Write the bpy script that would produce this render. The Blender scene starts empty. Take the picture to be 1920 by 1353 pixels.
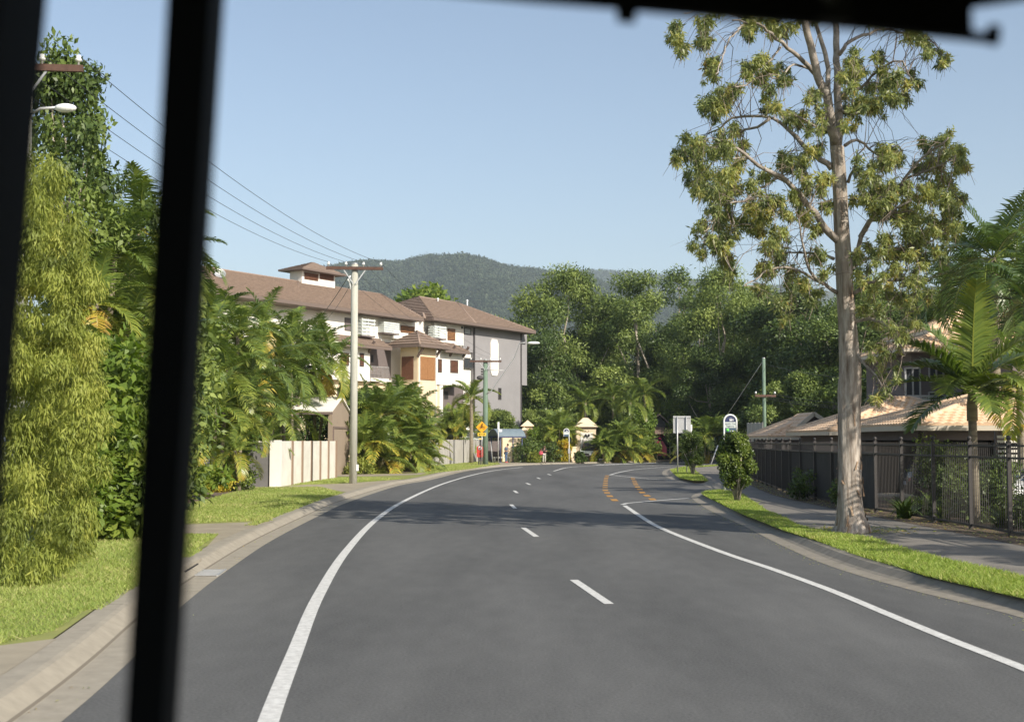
import bpy, bmesh, math, random
import numpy as np
from mathutils import Vector, Matrix
from mathutils.geometry import tessellate_polygon

sc = bpy.context.scene
COL = sc.collection
rad = math.radians

# ------------------------------------------------------------------ camera, sky, sun, exposure
EYE = 2.15                      # eye height of a passenger standing at the windscreen of a bus
PITCH = math.atan(150.0 / 2400.0)
cam = bpy.data.cameras.new("camera")
cam.lens, cam.sensor_width = 45.0, 36.0
cam.clip_start, cam.clip_end = 0.05, 6000.0
cam.dof.use_dof = True
cam.dof.focus_distance = 48.0
cam.dof.aperture_fstop = 3.2
camo = bpy.data.objects.new("camera", cam)
COL.objects.link(camo)
camo.location = (0, 0, EYE)
camo.rotation_euler = (rad(90) + PITCH, 0, 0)
sc.camera = camo

SUN = Vector((1.05, -1.15, 1.0)).normalized()      # towards the sun
world = bpy.data.worlds.new("World")
sc.world = world
world.use_nodes = True
wn = world.node_tree.nodes
sky = wn.new("ShaderNodeTexSky")
sky.sky_type = 'NISHITA'
sky.sun_disc = False
sky.sun_elevation = math.asin(SUN.z)
sky.sun_rotation = math.atan2(SUN.x, SUN.y)
sky.altitude = 0
sky.air_density = 1.0
sky.dust_density = 1.5
sky.ozone_density = 1.0
bg = wn["Background"]
bg.inputs["Strength"].default_value = 0.113
pale = wn.new("ShaderNodeHueSaturation")          # a slightly milky tropical sky
pale.inputs["Saturation"].default_value = 0.95
world.node_tree.links.new(sky.outputs[0], pale.inputs["Color"])
world.node_tree.links.new(pale.outputs[0], bg.inputs[0])

sl = bpy.data.lights.new("sun", 'SUN')
sl.energy = 4.7
sl.angle = rad(0.5)
sl.color = (1.0, 0.93, 0.82)
slo = bpy.data.objects.new("sun", sl)
COL.objects.link(slo)
slo.rotation_euler = SUN.to_track_quat('Z', 'Y').to_euler()

sc.view_settings.view_transform = 'Standard'
sc.view_settings.look = 'None'
sc.view_settings.exposure = 0.52
sc.view_settings.gamma = 1.0
try:
    sc.cycles.max_bounces = 6
    sc.cycles.diffuse_bounces = 3
    sc.cycles.glossy_bounces = 2
    sc.cycles.transmission_bounces = 3
    sc.cycles.transparent_max_bounces = 6
except Exception:
    pass

# ------------------------------------------------------------------ surveying helpers: sight lines from the eye to real ground and distances
_c, _s = math.cos(PITCH), math.sin(PITCH)
def ray(px, py):
    a, b = (px - 960.0) / 2400.0, (676.5 - py) / 2400.0
    return Vector((a, _c - b * _s, _s + b * _c))
def G(px, py, z=0.0):            # where the sight line meets level ground of height z
    r = ray(px, py)
    t = (z - EYE) / r.z
    return Vector((r.x * t, r.y * t, z))
def W(px, py, d):                # the point on the sight line at distance d up the road
    r = ray(px, py)
    t = d / r.y
    return Vector((r.x * t, d, EYE + r.z * t))
VZ = 0.13                        # height of verges and paths over the road

# ------------------------------------------------------------------ materials
def _nt(name):
    m = bpy.data.materials.new(name)
    m.use_nodes = True
    nt = m.node_tree
    return m, nt, nt.nodes["Principled BSDF"]
def mat(name, col, rough=0.7, metal=0.0, spec=0.4, var=0.0, scale=4.0, bump=0.0, bscale=60.0, col2=None, stretch=(1, 1, 1)):
    """a painted or mineral surface: two tones mixed by noise, with a fine bump"""
    m, nt, p = _nt(name)
    p.inputs["Roughness"].default_value = rough
    p.inputs["Metallic"].default_value = metal
    p.inputs["Specular IOR Level"].default_value = spec
    c = (*col, 1)
    if var or col2:
        tc = nt.nodes.new("ShaderNodeTexCoord")
        mp = nt.nodes.new("ShaderNodeMapping")
        mp.inputs["Scale"].default_value = stretch
        nt.links.new(tc.outputs["Object"], mp.inputs[0])
        n = nt.nodes.new("ShaderNodeTexNoise")
        n.inputs["Scale"].default_value = scale
        n.inputs["Detail"].default_value = 6
        n.inputs["Roughness"].default_value = 0.65
        nt.links.new(mp.outputs[0], n.inputs["Vector"])
        r = nt.nodes.new("ShaderNodeValToRGB")
        r.color_ramp.elements[0].position = 0.32
        r.color_ramp.elements[1].position = 0.68
        if col2:
            r.color_ramp.elements[0].color = c
            r.color_ramp.elements[1].color = (*col2, 1)
        else:
            r.color_ramp.elements[0].color = (*[x * (1 - var) for x in col], 1)
            r.color_ramp.elements[1].color = (*[min(1, x * (1 + var)) for x in col], 1)
        nt.links.new(n.outputs["Fac"], r.inputs[0])
        nt.links.new(r.outputs[0], p.inputs["Base Color"])
        if bump:
            n2 = nt.nodes.new("ShaderNodeTexNoise")
            n2.inputs["Scale"].default_value = bscale
            n2.inputs["Detail"].default_value = 4
            nt.links.new(mp.outputs[0], n2.inputs["Vector"])
            b = nt.nodes.new("ShaderNodeBump")
            b.inputs["Strength"].default_value = bump
            b.inputs["Distance"].default_value = 0.02
            nt.links.new(n2.outputs["Fac"], b.inputs["Height"])
            nt.links.new(b.outputs[0], p.inputs["Normal"])
    else:
        p.inputs["Base Color"].default_value = c
    return m
def leafmat(name, ramp, rough=0.5, transl=0.3, spec=0.35, rnd=0.16):
    """leaves: colour from each leaf's own tint (young, mature, dying) with some light passing through"""
    m, nt, p = _nt(name)
    at = nt.nodes.new("ShaderNodeAttribute"); at.attribute_name = "tint"
    oi = nt.nodes.new("ShaderNodeObjectInfo")
    ma = nt.nodes.new("ShaderNodeMath"); ma.operation = 'MULTIPLY_ADD'
    ma.inputs[1].default_value = rnd; 
    nt.links.new(oi.outputs["Random"], ma.inputs[0])
    nt.links.new(at.outputs["Fac"], ma.inputs[2])
    ad = nt.nodes.new("ShaderNodeMath"); ad.operation = 'SUBTRACT'; ad.inputs[1].default_value = rnd * 0.5
    nt.links.new(ma.outputs[0], ad.inputs[0])
    r = nt.nodes.new("ShaderNodeValToRGB")
    e = r.color_ramp.elements
    while len(e) < len(ramp): e.new(0.5)
    for k, (pos, c) in enumerate(ramp):
        e[k].position = pos; e[k].color = (*c, 1)
    nt.links.new(ad.outputs[0], r.inputs[0])
    nt.links.new(r.outputs[0], p.inputs["Base Color"])
    p.inputs["Roughness"].default_value = rough
    p.inputs["Specular IOR Level"].default_value = spec
    tr = nt.nodes.new("ShaderNodeBsdfTranslucent")
    hs = nt.nodes.new("ShaderNodeHueSaturation")
    hs.inputs["Saturation"].default_value = 1.15; hs.inputs["Value"].default_value = 1.3
    nt.links.new(r.outputs[0], hs.inputs["Color"]); nt.links.new(hs.outputs[0], tr.inputs[0])
    mx = nt.nodes.new("ShaderNodeMixShader"); mx.inputs[0].default_value = transl
    nt.links.new(p.outputs[0], mx.inputs[1]); nt.links.new(tr.outputs[0], mx.inputs[2])
    nt.links.new(mx.outputs[0], nt.nodes["Material Output"].inputs["Surface"])
    return m

M = {}
M['concrete'] = mat('concrete', (0.32, 0.275, 0.20), 0.85, var=0.16, scale=1.3, bump=0.25, bscale=90)
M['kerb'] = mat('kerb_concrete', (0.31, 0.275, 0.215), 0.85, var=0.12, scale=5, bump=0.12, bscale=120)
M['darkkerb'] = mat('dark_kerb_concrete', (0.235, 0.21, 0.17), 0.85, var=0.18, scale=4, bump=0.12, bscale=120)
M['path'] = mat('path_asphalt', (0.205, 0.185, 0.158), 0.9, var=0.18, scale=1.6, bump=0.4, bscale=120)
M['soil'] = mat('bark_mulch', (0.075, 0.05, 0.035), 0.95, col2=(0.20, 0.15, 0.10), scale=9, bump=0.8, bscale=40)
M['turf'] = mat('turf', (0.18, 0.22, 0.05), 0.9, col2=(0.30, 0.29, 0.09), scale=1.1, bump=0.6, bscale=60)
M['turf_lush'] = mat('lush_turf', (0.16, 0.22, 0.04), 0.9, col2=(0.24, 0.28, 0.07), scale=1.4, bump=0.6, bscale=60)
M['ground'] = mat('ground_earth', (0.07, 0.085, 0.03), 0.95, col2=(0.12, 0.10, 0.05), scale=0.3)
M['line'] = mat('white_road_paint', (0.46, 0.45, 0.42), 0.75, col2=(0.70, 0.69, 0.65), scale=11, bump=0.2, bscale=150)
M['orange'] = mat('orange_road_paint', (0.34, 0.17, 0.045), 0.75, col2=(0.52, 0.27, 0.05), scale=6)
M['white'] = mat('white_render', (0.76, 0.725, 0.66), 0.8, var=0.05, scale=0.8, bump=0.1, bscale=60)
M['cream'] = mat('cream_render', (0.72, 0.58, 0.40), 0.8, var=0.07, scale=0.8)
M['tan'] = mat('tan_paint', (0.30, 0.235, 0.175), 0.75, var=0.06, scale=0.9)
M['grey'] = mat('grey_render', (0.27, 0.26, 0.262), 0.85, var=0.06, scale=0.6, bump=0.15, bscale=30)
M['shadegrey'] = mat('shade_darkened_wall', (0.12, 0.115, 0.11), 0.85, var=0.15, scale=1.5)  # grey darkened so the return wall's shade sits in its colour
M['greydark'] = mat('dark_grey_trim', (0.07, 0.065, 0.065), 0.7)
M['mauve'] = mat('mauve_render', (0.155, 0.128, 0.122), 0.8, var=0.07)
M['fenceboard'] = mat('white_fence_board', (0.60, 0.57, 0.50), 0.8, col2=(0.72, 0.69, 0.61), scale=1.4)
M['stripbrown'] = mat('brown_strip', (0.25, 0.175, 0.125), 0.8)
M['paling'] = mat('weathered_timber', (0.30, 0.285, 0.25), 0.9, col2=(0.50, 0.48, 0.44), scale=3, stretch=(3, 3, 0.25))
M['rooftile'] = mat('brown_roof_tile', (0.20, 0.145, 0.110), 0.8, col2=(0.27, 0.20, 0.155), scale=2.4, bump=0.2)
M['ridge'] = mat('ridge_tile', (0.28, 0.205, 0.16), 0.8, var=0.1)
M['fascia'] = mat('brown_fascia', (0.16, 0.12, 0.10), 0.7)
M['terracotta'] = mat('terracotta_tile', (0.62, 0.41, 0.25), 0.75, col2=(0.74, 0.56, 0.39), scale=3.5, bump=0.2, bscale=50)
M['gutter'] = mat('cream_gutter', (0.52, 0.46, 0.36), 0.5)
M['cedar'] = mat('cedar_slat', (0.27, 0.125, 0.05), 0.6, col2=(0.36, 0.18, 0.075), scale=5)
M['brownslat'] = mat('brown_slat', (0.115, 0.045, 0.022), 0.6, col2=(0.17, 0.075, 0.04), scale=5)
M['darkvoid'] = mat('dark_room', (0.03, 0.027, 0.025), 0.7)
M['glass'] = mat('window_glass', (0.05, 0.055, 0.06), 0.12, spec=0.6)
M['alum'] = mat('aluminium', (0.55, 0.55, 0.54), 0.45, metal=0.6, var=0.06)
M['galv'] = mat('galvanised_steel', (0.48, 0.48, 0.47), 0.5, metal=0.5, var=0.1)
M['pole'] = mat('painted_timber_pole', (0.43, 0.425, 0.36), 0.85, var=0.14, scale=5, stretch=(1, 1, 0.15), bump=0.3)
M['greenpole'] = mat('green_timber_pole', (0.155, 0.22, 0.16), 0.85, var=0.2, scale=6, stretch=(1, 1, 0.2), bump=0.3)
M['crossarm'] = mat('hardwood_crossarm', (0.10, 0.055, 0.04), 0.85, var=0.2, scale=8)
M['ceramic'] = mat('porcelain', (0.75, 0.75, 0.72), 0.3)
M['wire'] = mat('wire', (0.04, 0.04, 0.045), 0.6)
M['black'] = mat('black_plastic', (0.010, 0.010, 0.010), 0.75, spec=0.15, var=0.1, scale=20)
M['visor'] = mat('dark_visor', (0.020, 0.020, 0.016), 0.7, spec=0.2)
M['bark'] = mat('paperbark', (0.165, 0.118, 0.085), 0.9, col2=(0.54, 0.48, 0.41), scale=4.2, stretch=(2.6, 2.6, 0.38), bump=1.0, bscale=9)
M['barkrust'] = mat('rusty_bark', (0.20, 0.115, 0.065), 0.9, col2=(0.42, 0.31, 0.21), scale=6, stretch=(2, 2, 0.5), bump=0.9, bscale=14)
M['limb'] = mat('pale_limb_bark', (0.19, 0.16, 0.13), 0.9, col2=(0.42, 0.37, 0.32), scale=6, bump=0.6, bscale=30)
M['paletrunk'] = mat('pale_trunk', (0.22, 0.18, 0.13), 0.9, col2=(0.46, 0.41, 0.33), scale=2, stretch=(1, 1, 0.3))
M['palmtrunk'] = mat('palm_trunk', (0.16, 0.13, 0.09), 0.9, col2=(0.30, 0.26, 0.19), scale=6, stretch=(0.6, 0.6, 4))
M['canestem'] = mat('cane_stem', (0.24, 0.20, 0.12), 0.8, col2=(0.40, 0.36, 0.22), scale=5, stretch=(0.5, 0.5, 4))
M['shadecloth'] = mat('shade_cloth', (0.115, 0.108, 0.104), 0.9, var=0.15, scale=3, stretch=(1, 1, 0.4))
M['steelblack'] = mat('dark_steel', (0.058, 0.052, 0.049), 0.55, spec=0.4)
M['red'] = mat('red_paint', (0.50, 0.045, 0.03), 0.5, var=0.1)
M['pinkred'] = mat('mottled_red_panel', (0.55, 0.02, 0.045), 0.6, col2=(0.66, 0.20, 0.24), scale=1.6)
M['signyellow'] = mat('sign_yellow', (0.80, 0.36, 0.015), 0.5)
M['signlemon'] = mat('sign_lemon', (0.82, 0.52, 0.04), 0.5)
M['signblack'] = mat('sign_black', (0.015, 0.015, 0.015), 0.5)
M['signwhite'] = mat('sign_white', (0.80, 0.80, 0.79), 0.5)
M['navy'] = mat('sign_navy', (0.035, 0.045, 0.11), 0.5)
M['slate'] = mat('sign_slate', (0.06, 0.10, 0.16), 0.5)
M['signgrey'] = mat('sign_pale', (0.60, 0.64, 0.60), 0.5)
M['signgreen'] = mat('sign_green', (0.15, 0.62, 0.10), 0.5)
M['shelterroof'] = mat('shelter_roof', (0.16, 0.205, 0.235), 0.5, var=0.06)
M['shelterpost'] = mat('shelter_post', (0.05, 0.06, 0.13), 0.5)
M['carwhite'] = mat('white_car_paint', (0.72, 0.72, 0.72), 0.25, spec=0.6)
M['cardark'] = mat('dark_car_paint', (0.03, 0.032, 0.04), 0.25, spec=0.6)
M['rubber'] = mat('rubber', (0.02, 0.02, 0.02), 0.85)
M['skin'] = mat('skin', (0.45, 0.27, 0.19), 0.6)
M['denim'] = mat('denim', (0.07, 0.11, 0.19), 0.85, var=0.2, scale=10)
M['checkshirt'] = mat('check_shirt', (0.05, 0.07, 0.11), 0.85, col2=(0.14, 0.17, 0.22), scale=14)
M['blacktop'] = mat('dark_top', (0.02, 0.018, 0.022), 0.85)
M['paletrousers'] = mat('pale_trousers', (0.46, 0.43, 0.38), 0.85)
M['hairdark'] = mat('dark_hair', (0.015, 0.011, 0.009), 0.7)
M['hairbrown'] = mat('brown_hair', (0.10, 0.06, 0.035), 0.7)
M['pinkbag'] = mat('pink_fabric', (0.55, 0.10, 0.13), 0.8)
M['redshoe'] = mat('red_shoe', (0.45, 0.03, 0.06), 0.7)
M['greenplastic'] = mat('green_plastic', (0.05, 0.22, 0.10), 0.5)
M['palegreen'] = mat('pale_green_box', (0.24, 0.34, 0.22), 0.6)

G1, G2, G3 = (0.020, 0.040, 0.010), (0.050, 0.085, 0.018), (0.10, 0.14, 0.028)
YEL, ORA = (0.30, 0.24, 0.035), (0.33, 0.15, 0.03)
M['leaf_forest'] = leafmat('forest_leaves', [(0.0, (0.045, 0.078, 0.020)), (0.45, (0.122, 0.172, 0.041)), (1.0, (0.30, 0.36, 0.085))], 0.5, 0.22, 0.35, 0.34)
M['leaf_dark'] = leafmat('dark_leaves', [(0.0, (0.035, 0.06, 0.018)), (0.5, (0.09, 0.135, 0.032)), (1.0, (0.20, 0.26, 0.056))], 0.45, 0.2)
M['leaf_bright'] = leafmat('bright_leaves', [(0.0, (0.075, 0.125, 0.02)), (0.5, (0.15, 0.225, 0.035)), (1.0, (0.27, 0.32, 0.06))], 0.45, 0.35)
M['leaf_gum'] = leafmat('paperbark_leaves', [(0.0, (0.10, 0.135, 0.055)), (0.35, (0.22, 0.26, 0.095)), (0.78, (0.42, 0.45, 0.15)), (0.98, (0.48, 0.31, 0.08))], 0.4, 0.45, 0.5)
M['leaf_feather'] = leafmat('feathery_leaves', [(0.0, (0.11, 0.14, 0.028)), (0.5, (0.26, 0.30, 0.055)), (1.0, (0.40, 0.40, 0.085))], 0.6, 0.3)
M['leaf_palm'] = leafmat('palm_leaves', [(0.0, (0.05, 0.09, 0.022)), (0.36, (0.14, 0.20, 0.042)), (0.6, (0.27, 0.31, 0.055)), (0.8, (0.46, 0.36, 0.055)), (1.0, (0.38, 0.19, 0.055))], 0.35, 0.28, 0.5, 0.1)
M['leaf_shrub'] = leafmat('shrub_leaves', [(0.0, (0.045, 0.08, 0.016)), (0.5, (0.11, 0.16, 0.028)), (1.0, (0.27, 0.33, 0.06))], 0.4, 0.3, 0.5)
M['leaf_yellow'] = leafmat('yellow_leaves', [(0.0, (0.20, 0.19, 0.02)), (0.6, (0.50, 0.42, 0.04)), (1.0, (0.55, 0.30, 0.05))], 0.5, 0.3)
M['leaf_twig'] = mat('bare_twigs', (0.20, 0.16, 0.125), 0.9)
M['leaf_hill'] = leafmat('hill_canopy', [(0.0, (0.022, 0.036, 0.019)), (0.5, (0.050, 0.072, 0.036)), (1.0, (0.105, 0.125, 0.065))], 0.7, 0.15, 0.2)
M['leaf_grass'] = leafmat('grass_blades', [(0.0, (0.20, 0.28, 0.05)), (0.6, (0.34, 0.43, 0.085)), (1.0, (0.52, 0.47, 0.19))], 0.55, 0.35, 0.4)
M['leaf_lawn'] = leafmat('dry_grass_blades', [(0.0, (0.20, 0.28, 0.055)), (0.5, (0.34, 0.41, 0.10)), (1.0, (0.52, 0.47, 0.21))], 0.55, 0.3, 0.4)

def asphalt():
    m, nt, p = _nt('road_asphalt')
    tc = nt.nodes.new("ShaderNodeTexCoord")
    def noise(scale, detail, stretch=None):
        n = nt.nodes.new("ShaderNodeTexNoise")
        n.inputs["Scale"].default_value = scale; n.inputs["Detail"].default_value = detail
        if stretch:
            mp = nt.nodes.new("ShaderNodeMapping"); mp.inputs["Scale"].default_value = stretch
            nt.links.new(tc.outputs["Object"], mp.inputs[0]); nt.links.new(mp.outputs[0], n.inputs["Vector"])
        else:
            nt.links.new(tc.outputs["Object"], n.inputs["Vector"])
        return n
    big, mid, fine = noise(0.35, 4, (1.6, 0.28, 1)), noise(2.4, 5, (1.5, 0.5, 1)), noise(34, 4)
    def mixv(a, fa, b, fb):
        x = nt.nodes.new("ShaderNodeMath"); x.operation = 'MULTIPLY'; x.inputs[1].default_value = fa
        nt.links.new(a, x.inputs[0])
        y = nt.nodes.new("ShaderNodeMath"); y.operation = 'MULTIPLY_ADD'; y.inputs[1].default_value = fb
        nt.links.new(b, y.inputs[0]); nt.links.new(x.outputs[0], y.inputs[2])
        return y.outputs[0]
    v = mixv(big.outputs["Fac"], 0.62, mid.outputs["Fac"], 0.22)
    v = mixv(v, 1.0, fine.outputs["Fac"], 0.62)
    r = nt.nodes.new("ShaderNodeValToRGB")
    r.color_ramp.elements[0].position = 0.42; r.color_ramp.elements[0].color = (0.053, 0.053, 0.052, 1)
    r.color_ramp.elements[1].position = 0.92; r.color_ramp.elements[1].color = (0.138, 0.137, 0.131, 1)
    nt.links.new(v, r.inputs[0]); nt.links.new(r.outputs[0], p.inputs["Base Color"])
    p.inputs["Roughness"].default_value = 0.88
    p.inputs["Specular IOR Level"].default_value = 0.25
    b = nt.nodes.new("ShaderNodeBump"); b.inputs["Strength"].default_value = 0.35; b.inputs["Distance"].default_value = 0.01
    nt.links.new(fine.outputs["Fac"], b.inputs["Height"]); nt.links.new(b.outputs[0], p.inputs["Normal"])
    return m
M['asphalt'] = asphalt()

# ------------------------------------------------------------------ mesh helpers
def link(name, me, parent=None, loc=None):
    o = bpy.data.objects.new(name, me)
    COL.objects.link(o)
    if parent is not None: o.parent = parent
    if loc is not None: o.location = loc
    return o
def tag(o, label=None, cat=None, group=None, kind=None):
    if label: o['label'] = label
    if cat: o['category'] = cat
    if group: o['group'] = group
    if kind: o['kind'] = kind
    return o
def thing(name, label, cat, loc=(0, 0, 0), rotz=0.0, group=None):
    o = bpy.data.objects.new(name, None)
    COL.objects.link(o)
    o.location = loc; o.rotation_euler = (0, 0, rotz)
    o.empty_display_size = 0.3
    return tag(o, label, cat, group)
class MB:
    """collects boxes, tubes, prisms and sheets and links them as ONE mesh"""
    def __init__(s): s.v, s.f, s.sm = [], [], []
    def add(s, vs, fs, smooth=False):
        b = len(s.v)
        s.v += [tuple(x) for x in vs]
        s.f += [tuple(i + b for i in f) for f in fs]
        s.sm += [smooth] * len(fs)
        return s
    def box(s, c, d, rot=None):
        """centre c, full sizes d, optional 3x3 rotation"""
        c = Vector(c); h = [x / 2 for x in d]
        vs = []
        for k in range(8):
            p = Vector((h[0] * (1 if k & 1 else -1), h[1] * (1 if k & 2 else -1), h[2] * (1 if k & 4 else -1)))
            vs.append(c + (rot @ p if rot is not None else p))
        return s.add(vs, [(0, 2, 3, 1), (4, 5, 7, 6), (0, 1, 5, 4), (2, 6, 7, 3), (0, 4, 6, 2), (1, 3, 7, 5)])
    def bar(s, a, b, w, h=None, up=(0, 0, 1)):
        a, b = Vector(a), Vector(b); d = b - a
        L = d.length
        if L < 1e-6: return s
        d.normalize(); u = Vector(up)
        if abs(d.dot(u)) > 0.99: u = Vector((0, 1, 0))
        x = d.cross(u).normalized(); z = x.cross(d).normalized()
        return s.box((a + b) / 2, (w, L, h or w), Matrix((x, d, z)).transposed())
    def tube(s, pts, radii, n=8, cap=True, smooth=True):
        pts = [Vector(p) for p in pts]
        if not hasattr(radii, '__len__'): radii = [radii] * len(pts)
        rings, prev = [], None
        for i, p in enumerate(pts):
            t = (pts[min(i + 1, len(pts) - 1)] - pts[max(i - 1, 0)])
            t = t.normalized() if t.length > 1e-9 else Vector((0, 0, 1))
            if prev is None:
                u = Vector((1, 0, 0)) if abs(t.x) < 0.9 else Vector((0, 1, 0))
                u = (u - t * u.dot(t)).normalized()
            else:
                u = (prev - t * prev.dot(t))
                u = u.normalized() if u.length > 1e-6 else prev
            prev = u; w = t.cross(u)
            rings.append([p + (u * math.cos(2 * math.pi * k / n) + w * math.sin(2 * math.pi * k / n)) * radii[i] for k in range(n)])
        vs = [v for r in rings for v in r]
        fs = []
        for i in range(len(pts) - 1):
            for k in range(n):
                a, b = i * n + k, i * n + (k + 1) % n
                fs.append((a, b, b + n, a + n))
        if cap:
            fs.append(tuple(range(n - 1, -1, -1)))
            fs.append(tuple((len(pts) - 1) * n + k for k in range(n)))
        return s.add(vs, fs, smooth)
    def prism(s, poly, off):
        """a polygon (3D points) pushed along off into a solid"""
        off = Vector(off); n = len(poly)
        p = [Vector(x) for x in poly]
        tris = tessellate_polygon([p])
        vs = p + [x + off for x in p]
        fs = [tuple(t) for t in tris] + [tuple(i + n for i in reversed(t)) for t in tris]
        fs += [(i, i + n, (i + 1) % n + n, (i + 1) % n) for i in range(n)]
        return s.add(vs, fs)
    def sheet(s, poly):
        p = [Vector(x) for x in poly]
        return s.add(p, [tuple(t) for t in tessellate_polygon([p])])
    def ball(s, c, r, n=10, m=7):
        c = Vector(c)
        if not hasattr(r, '__len__'): r = (r, r, r)
        vs = [c + Vector((0, 0, -r[2]))]
        for j in range(1, m):
            a = -math.pi / 2 + math.pi * j / m
            for k in range(n):
                t = 2 * math.pi * k / n
                vs.append(c + Vector((r[0] * math.cos(a) * math.cos(t), r[1] * math.cos(a) * math.sin(t), r[2] * math.sin(a))))
        vs.append(c + Vector((0, 0, r[2])))
        fs = [(0, 1 + (k + 1) % n, 1 + k) for k in range(n)]
        for j in range(m - 2):
            for k in range(n):
                a, b = 1 + j * n + k, 1 + j * n + (k + 1) % n
                fs.append((a, b, b + n, a + n))
        t = len(vs) - 1; q = 1 + (m - 2) * n
        fs += [(q + k, q + (k + 1) % n, t) for k in range(n)]
        return s.add(vs, fs, True)
    def mesh(s, name, m, origin=(0, 0, 0)):
        me = bpy.data.meshes.new(name)
        o = origin
        me.from_pydata([(a - o[0], b - o[1], c - o[2]) for a, b, c in s.v], [], s.f)
        me.polygons.foreach_set('use_smooth', s.sm)
        bm = bmesh.new(); bm.from_mesh(me)
        bmesh.ops.recalc_face_normals(bm, faces=bm.faces)
        bm.to_mesh(me); bm.free()
        me.materials.append(m)
        return me
    def build(s, name, m, parent=None, world=False):
        """world=True: vertices are world points, the mesh is shifted into its thing's frame (unrotated things)"""
        org = tuple(parent.location) if (world and parent is not None and parent.parent is None) else (0, 0, 0)
        if world and parent is not None and parent.parent is not None: org = tuple(parent.parent.location)
        return link(name, s.mesh(name, m, org), parent)
    def solo(s, name, m):
        """a top-level mesh whose origin sits at its base"""
        a = np.array(s.v); o = (a[:, 0].mean(), a[:, 1].mean(), a[:, 2].min())
        ob = link(name, s.mesh(name, m, o)); ob.location = o
        return ob

def smooth(pts, step):
    """Catmull-Rom through the points, resampled at about the given step"""
    P = [Vector(p) for p in pts]
    P = [P[0] * 2 - P[1]] + P + [P[-1] * 2 - P[-2]]
    out = []
    for i in range(1, len(P) - 2):
        a, b, c, d = P[i - 1:i + 3]
        n = max(1, int((c - b).length / step))
        for k in range(n):
            t = k / n
            out.append(0.5 * ((2 * b) + (c - a) * t + (2 * a - 5 * b + 4 * c - d) * t * t + (3 * b - a - 3 * c + d) * t ** 3))
    out.append(P[-2])
    return out
def offs(pts, o):
    """polyline shifted sideways (+ = to its left)"""
    out = []
    for i, p in enumerate(pts):
        t = pts[min(i + 1, len(pts) - 1)] - pts[max(i - 1, 0)]
        t = Vector((t.x, t.y, 0)).normalized()
        out.append(Vector((p.x - t.y * o, p.y + t.x * o, p.z)))
    return out
def sweep(pts, profile):
    """a ribbon: profile = [(offset to the left, height)]"""
    mb = MB(); rows = [[Vector((q.x, q.y, z)) for q in offs(pts, o)] for o, z in profile]
    n = len(pts); vs = [v for r in rows for v in r]
    mb.add(vs, [(j * n + i, j * n + i + 1, (j + 1) * n + i + 1, (j + 1) * n + i) for j in range(len(rows) - 1) for i in range(n - 1)], False)
    return mb

# ---- numpy meshes for leaves
def np_mesh(name, V, k, m, tint=None, smooth=False):
    """V: (faces*k, 3) loose faces of k corners each"""
    n = len(V) // k
    me = bpy.data.meshes.new(name)
    me.vertices.add(n * k); me.vertices.foreach_set('co', np.ascontiguousarray(V, dtype=np.float32).ravel())
    me.loops.add(n * k); me.loops.foreach_set('vertex_index', np.arange(n * k, dtype=np.int32))
    me.polygons.add(n); me.polygons.foreach_set('loop_start', np.arange(0, n * k, k, dtype=np.int32))
    try: me.polygons.foreach_set('loop_total', np.full(n, k, dtype=np.int32))
    except Exception: pass
    if tint is not None:
        a = me.attributes.new('tint', 'FLOAT', 'FACE')
        a.data.foreach_set('value', np.asarray(tint, dtype=np.float32))
    me.update(calc_edges=True)
    me.materials.append(m)
    return me
def unit(a): return a / np.maximum(np.linalg.norm(a, axis=1, keepdims=True), 1e-9)
def leaf_quads(P, D, N, L, Wd, fold=0.12):
    S = unit(np.cross(D, N)); L = np.asarray(L).reshape(-1, 1); Wd = np.asarray(Wd).reshape(-1, 1)
    N2 = unit(np.cross(S, D))
    mid = P + D * L * 0.42
    V = np.stack([P, mid + S * Wd * 0.5 + N2 * Wd * fold, P + D * L, mid - S * Wd * 0.5 + N2 * Wd * fold], axis=1)
    return V.reshape(-1, 3)
def clump_leaves(rng, C, R, per, leaf, aspect=0.45, droop=0.3, out=0.5, shell=0.55, base_tint=0.45, spread=0.22, loose=0.42):
    """leaves spread through ellipsoidal clumps. C: (K,3), R: (K,3), per: leaves per clump"""
    K = len(C); per = np.broadcast_to(np.asarray(per), (K,)).astype(int)
    idx = np.repeat(np.arange(K), per); n = len(idx)
    d = unit(rng.normal(size=(n, 3)))
    r = shell + (1 - shell) * rng.random((n, 1)) ** 0.6
    r *= np.where(rng.random((n, 1)) < 0.3, rng.random((n, 1)), 1.0)
    r *= 1 + 0.13 * rng.normal(size=(n, 1)) * (rng.random((n, 1)) < 0.35)
    P = C[idx] + d * r * R[idx]
    D = unit(rng.normal(size=(n, 3)) * 0.75 + d * out + np.array([0, 0, -droop]))
    N = unit(rng.normal(size=(n, 3)) * loose + d * 1.0 + np.array([0, 0, 0.5]))
    L = leaf * (0.6 + 0.8 * rng.random(n))
    V = leaf_quads(P, D, N, L, L * aspect)
    ct = rng.normal(size=K) * spread * 0.7
    t = np.clip(base_tint + ct[idx] + rng.normal(size=n) * spread * 0.6, 0, 0.9)
    return V, t

def pip(x, y, poly):
    inside = np.zeros(len(x), bool); n = len(poly)
    for i in range(n):
        x1, y1 = poly[i][0], poly[i][1]; x2, y2 = poly[(i + 1) % n][0], poly[(i + 1) % n][1]
        if y1 == y2: continue
        c = ((y1 > y) != (y2 > y)) & (x < (x2 - x1) * (y - y1) / (y2 - y1) + x1)
        inside ^= c
    return inside
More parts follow.
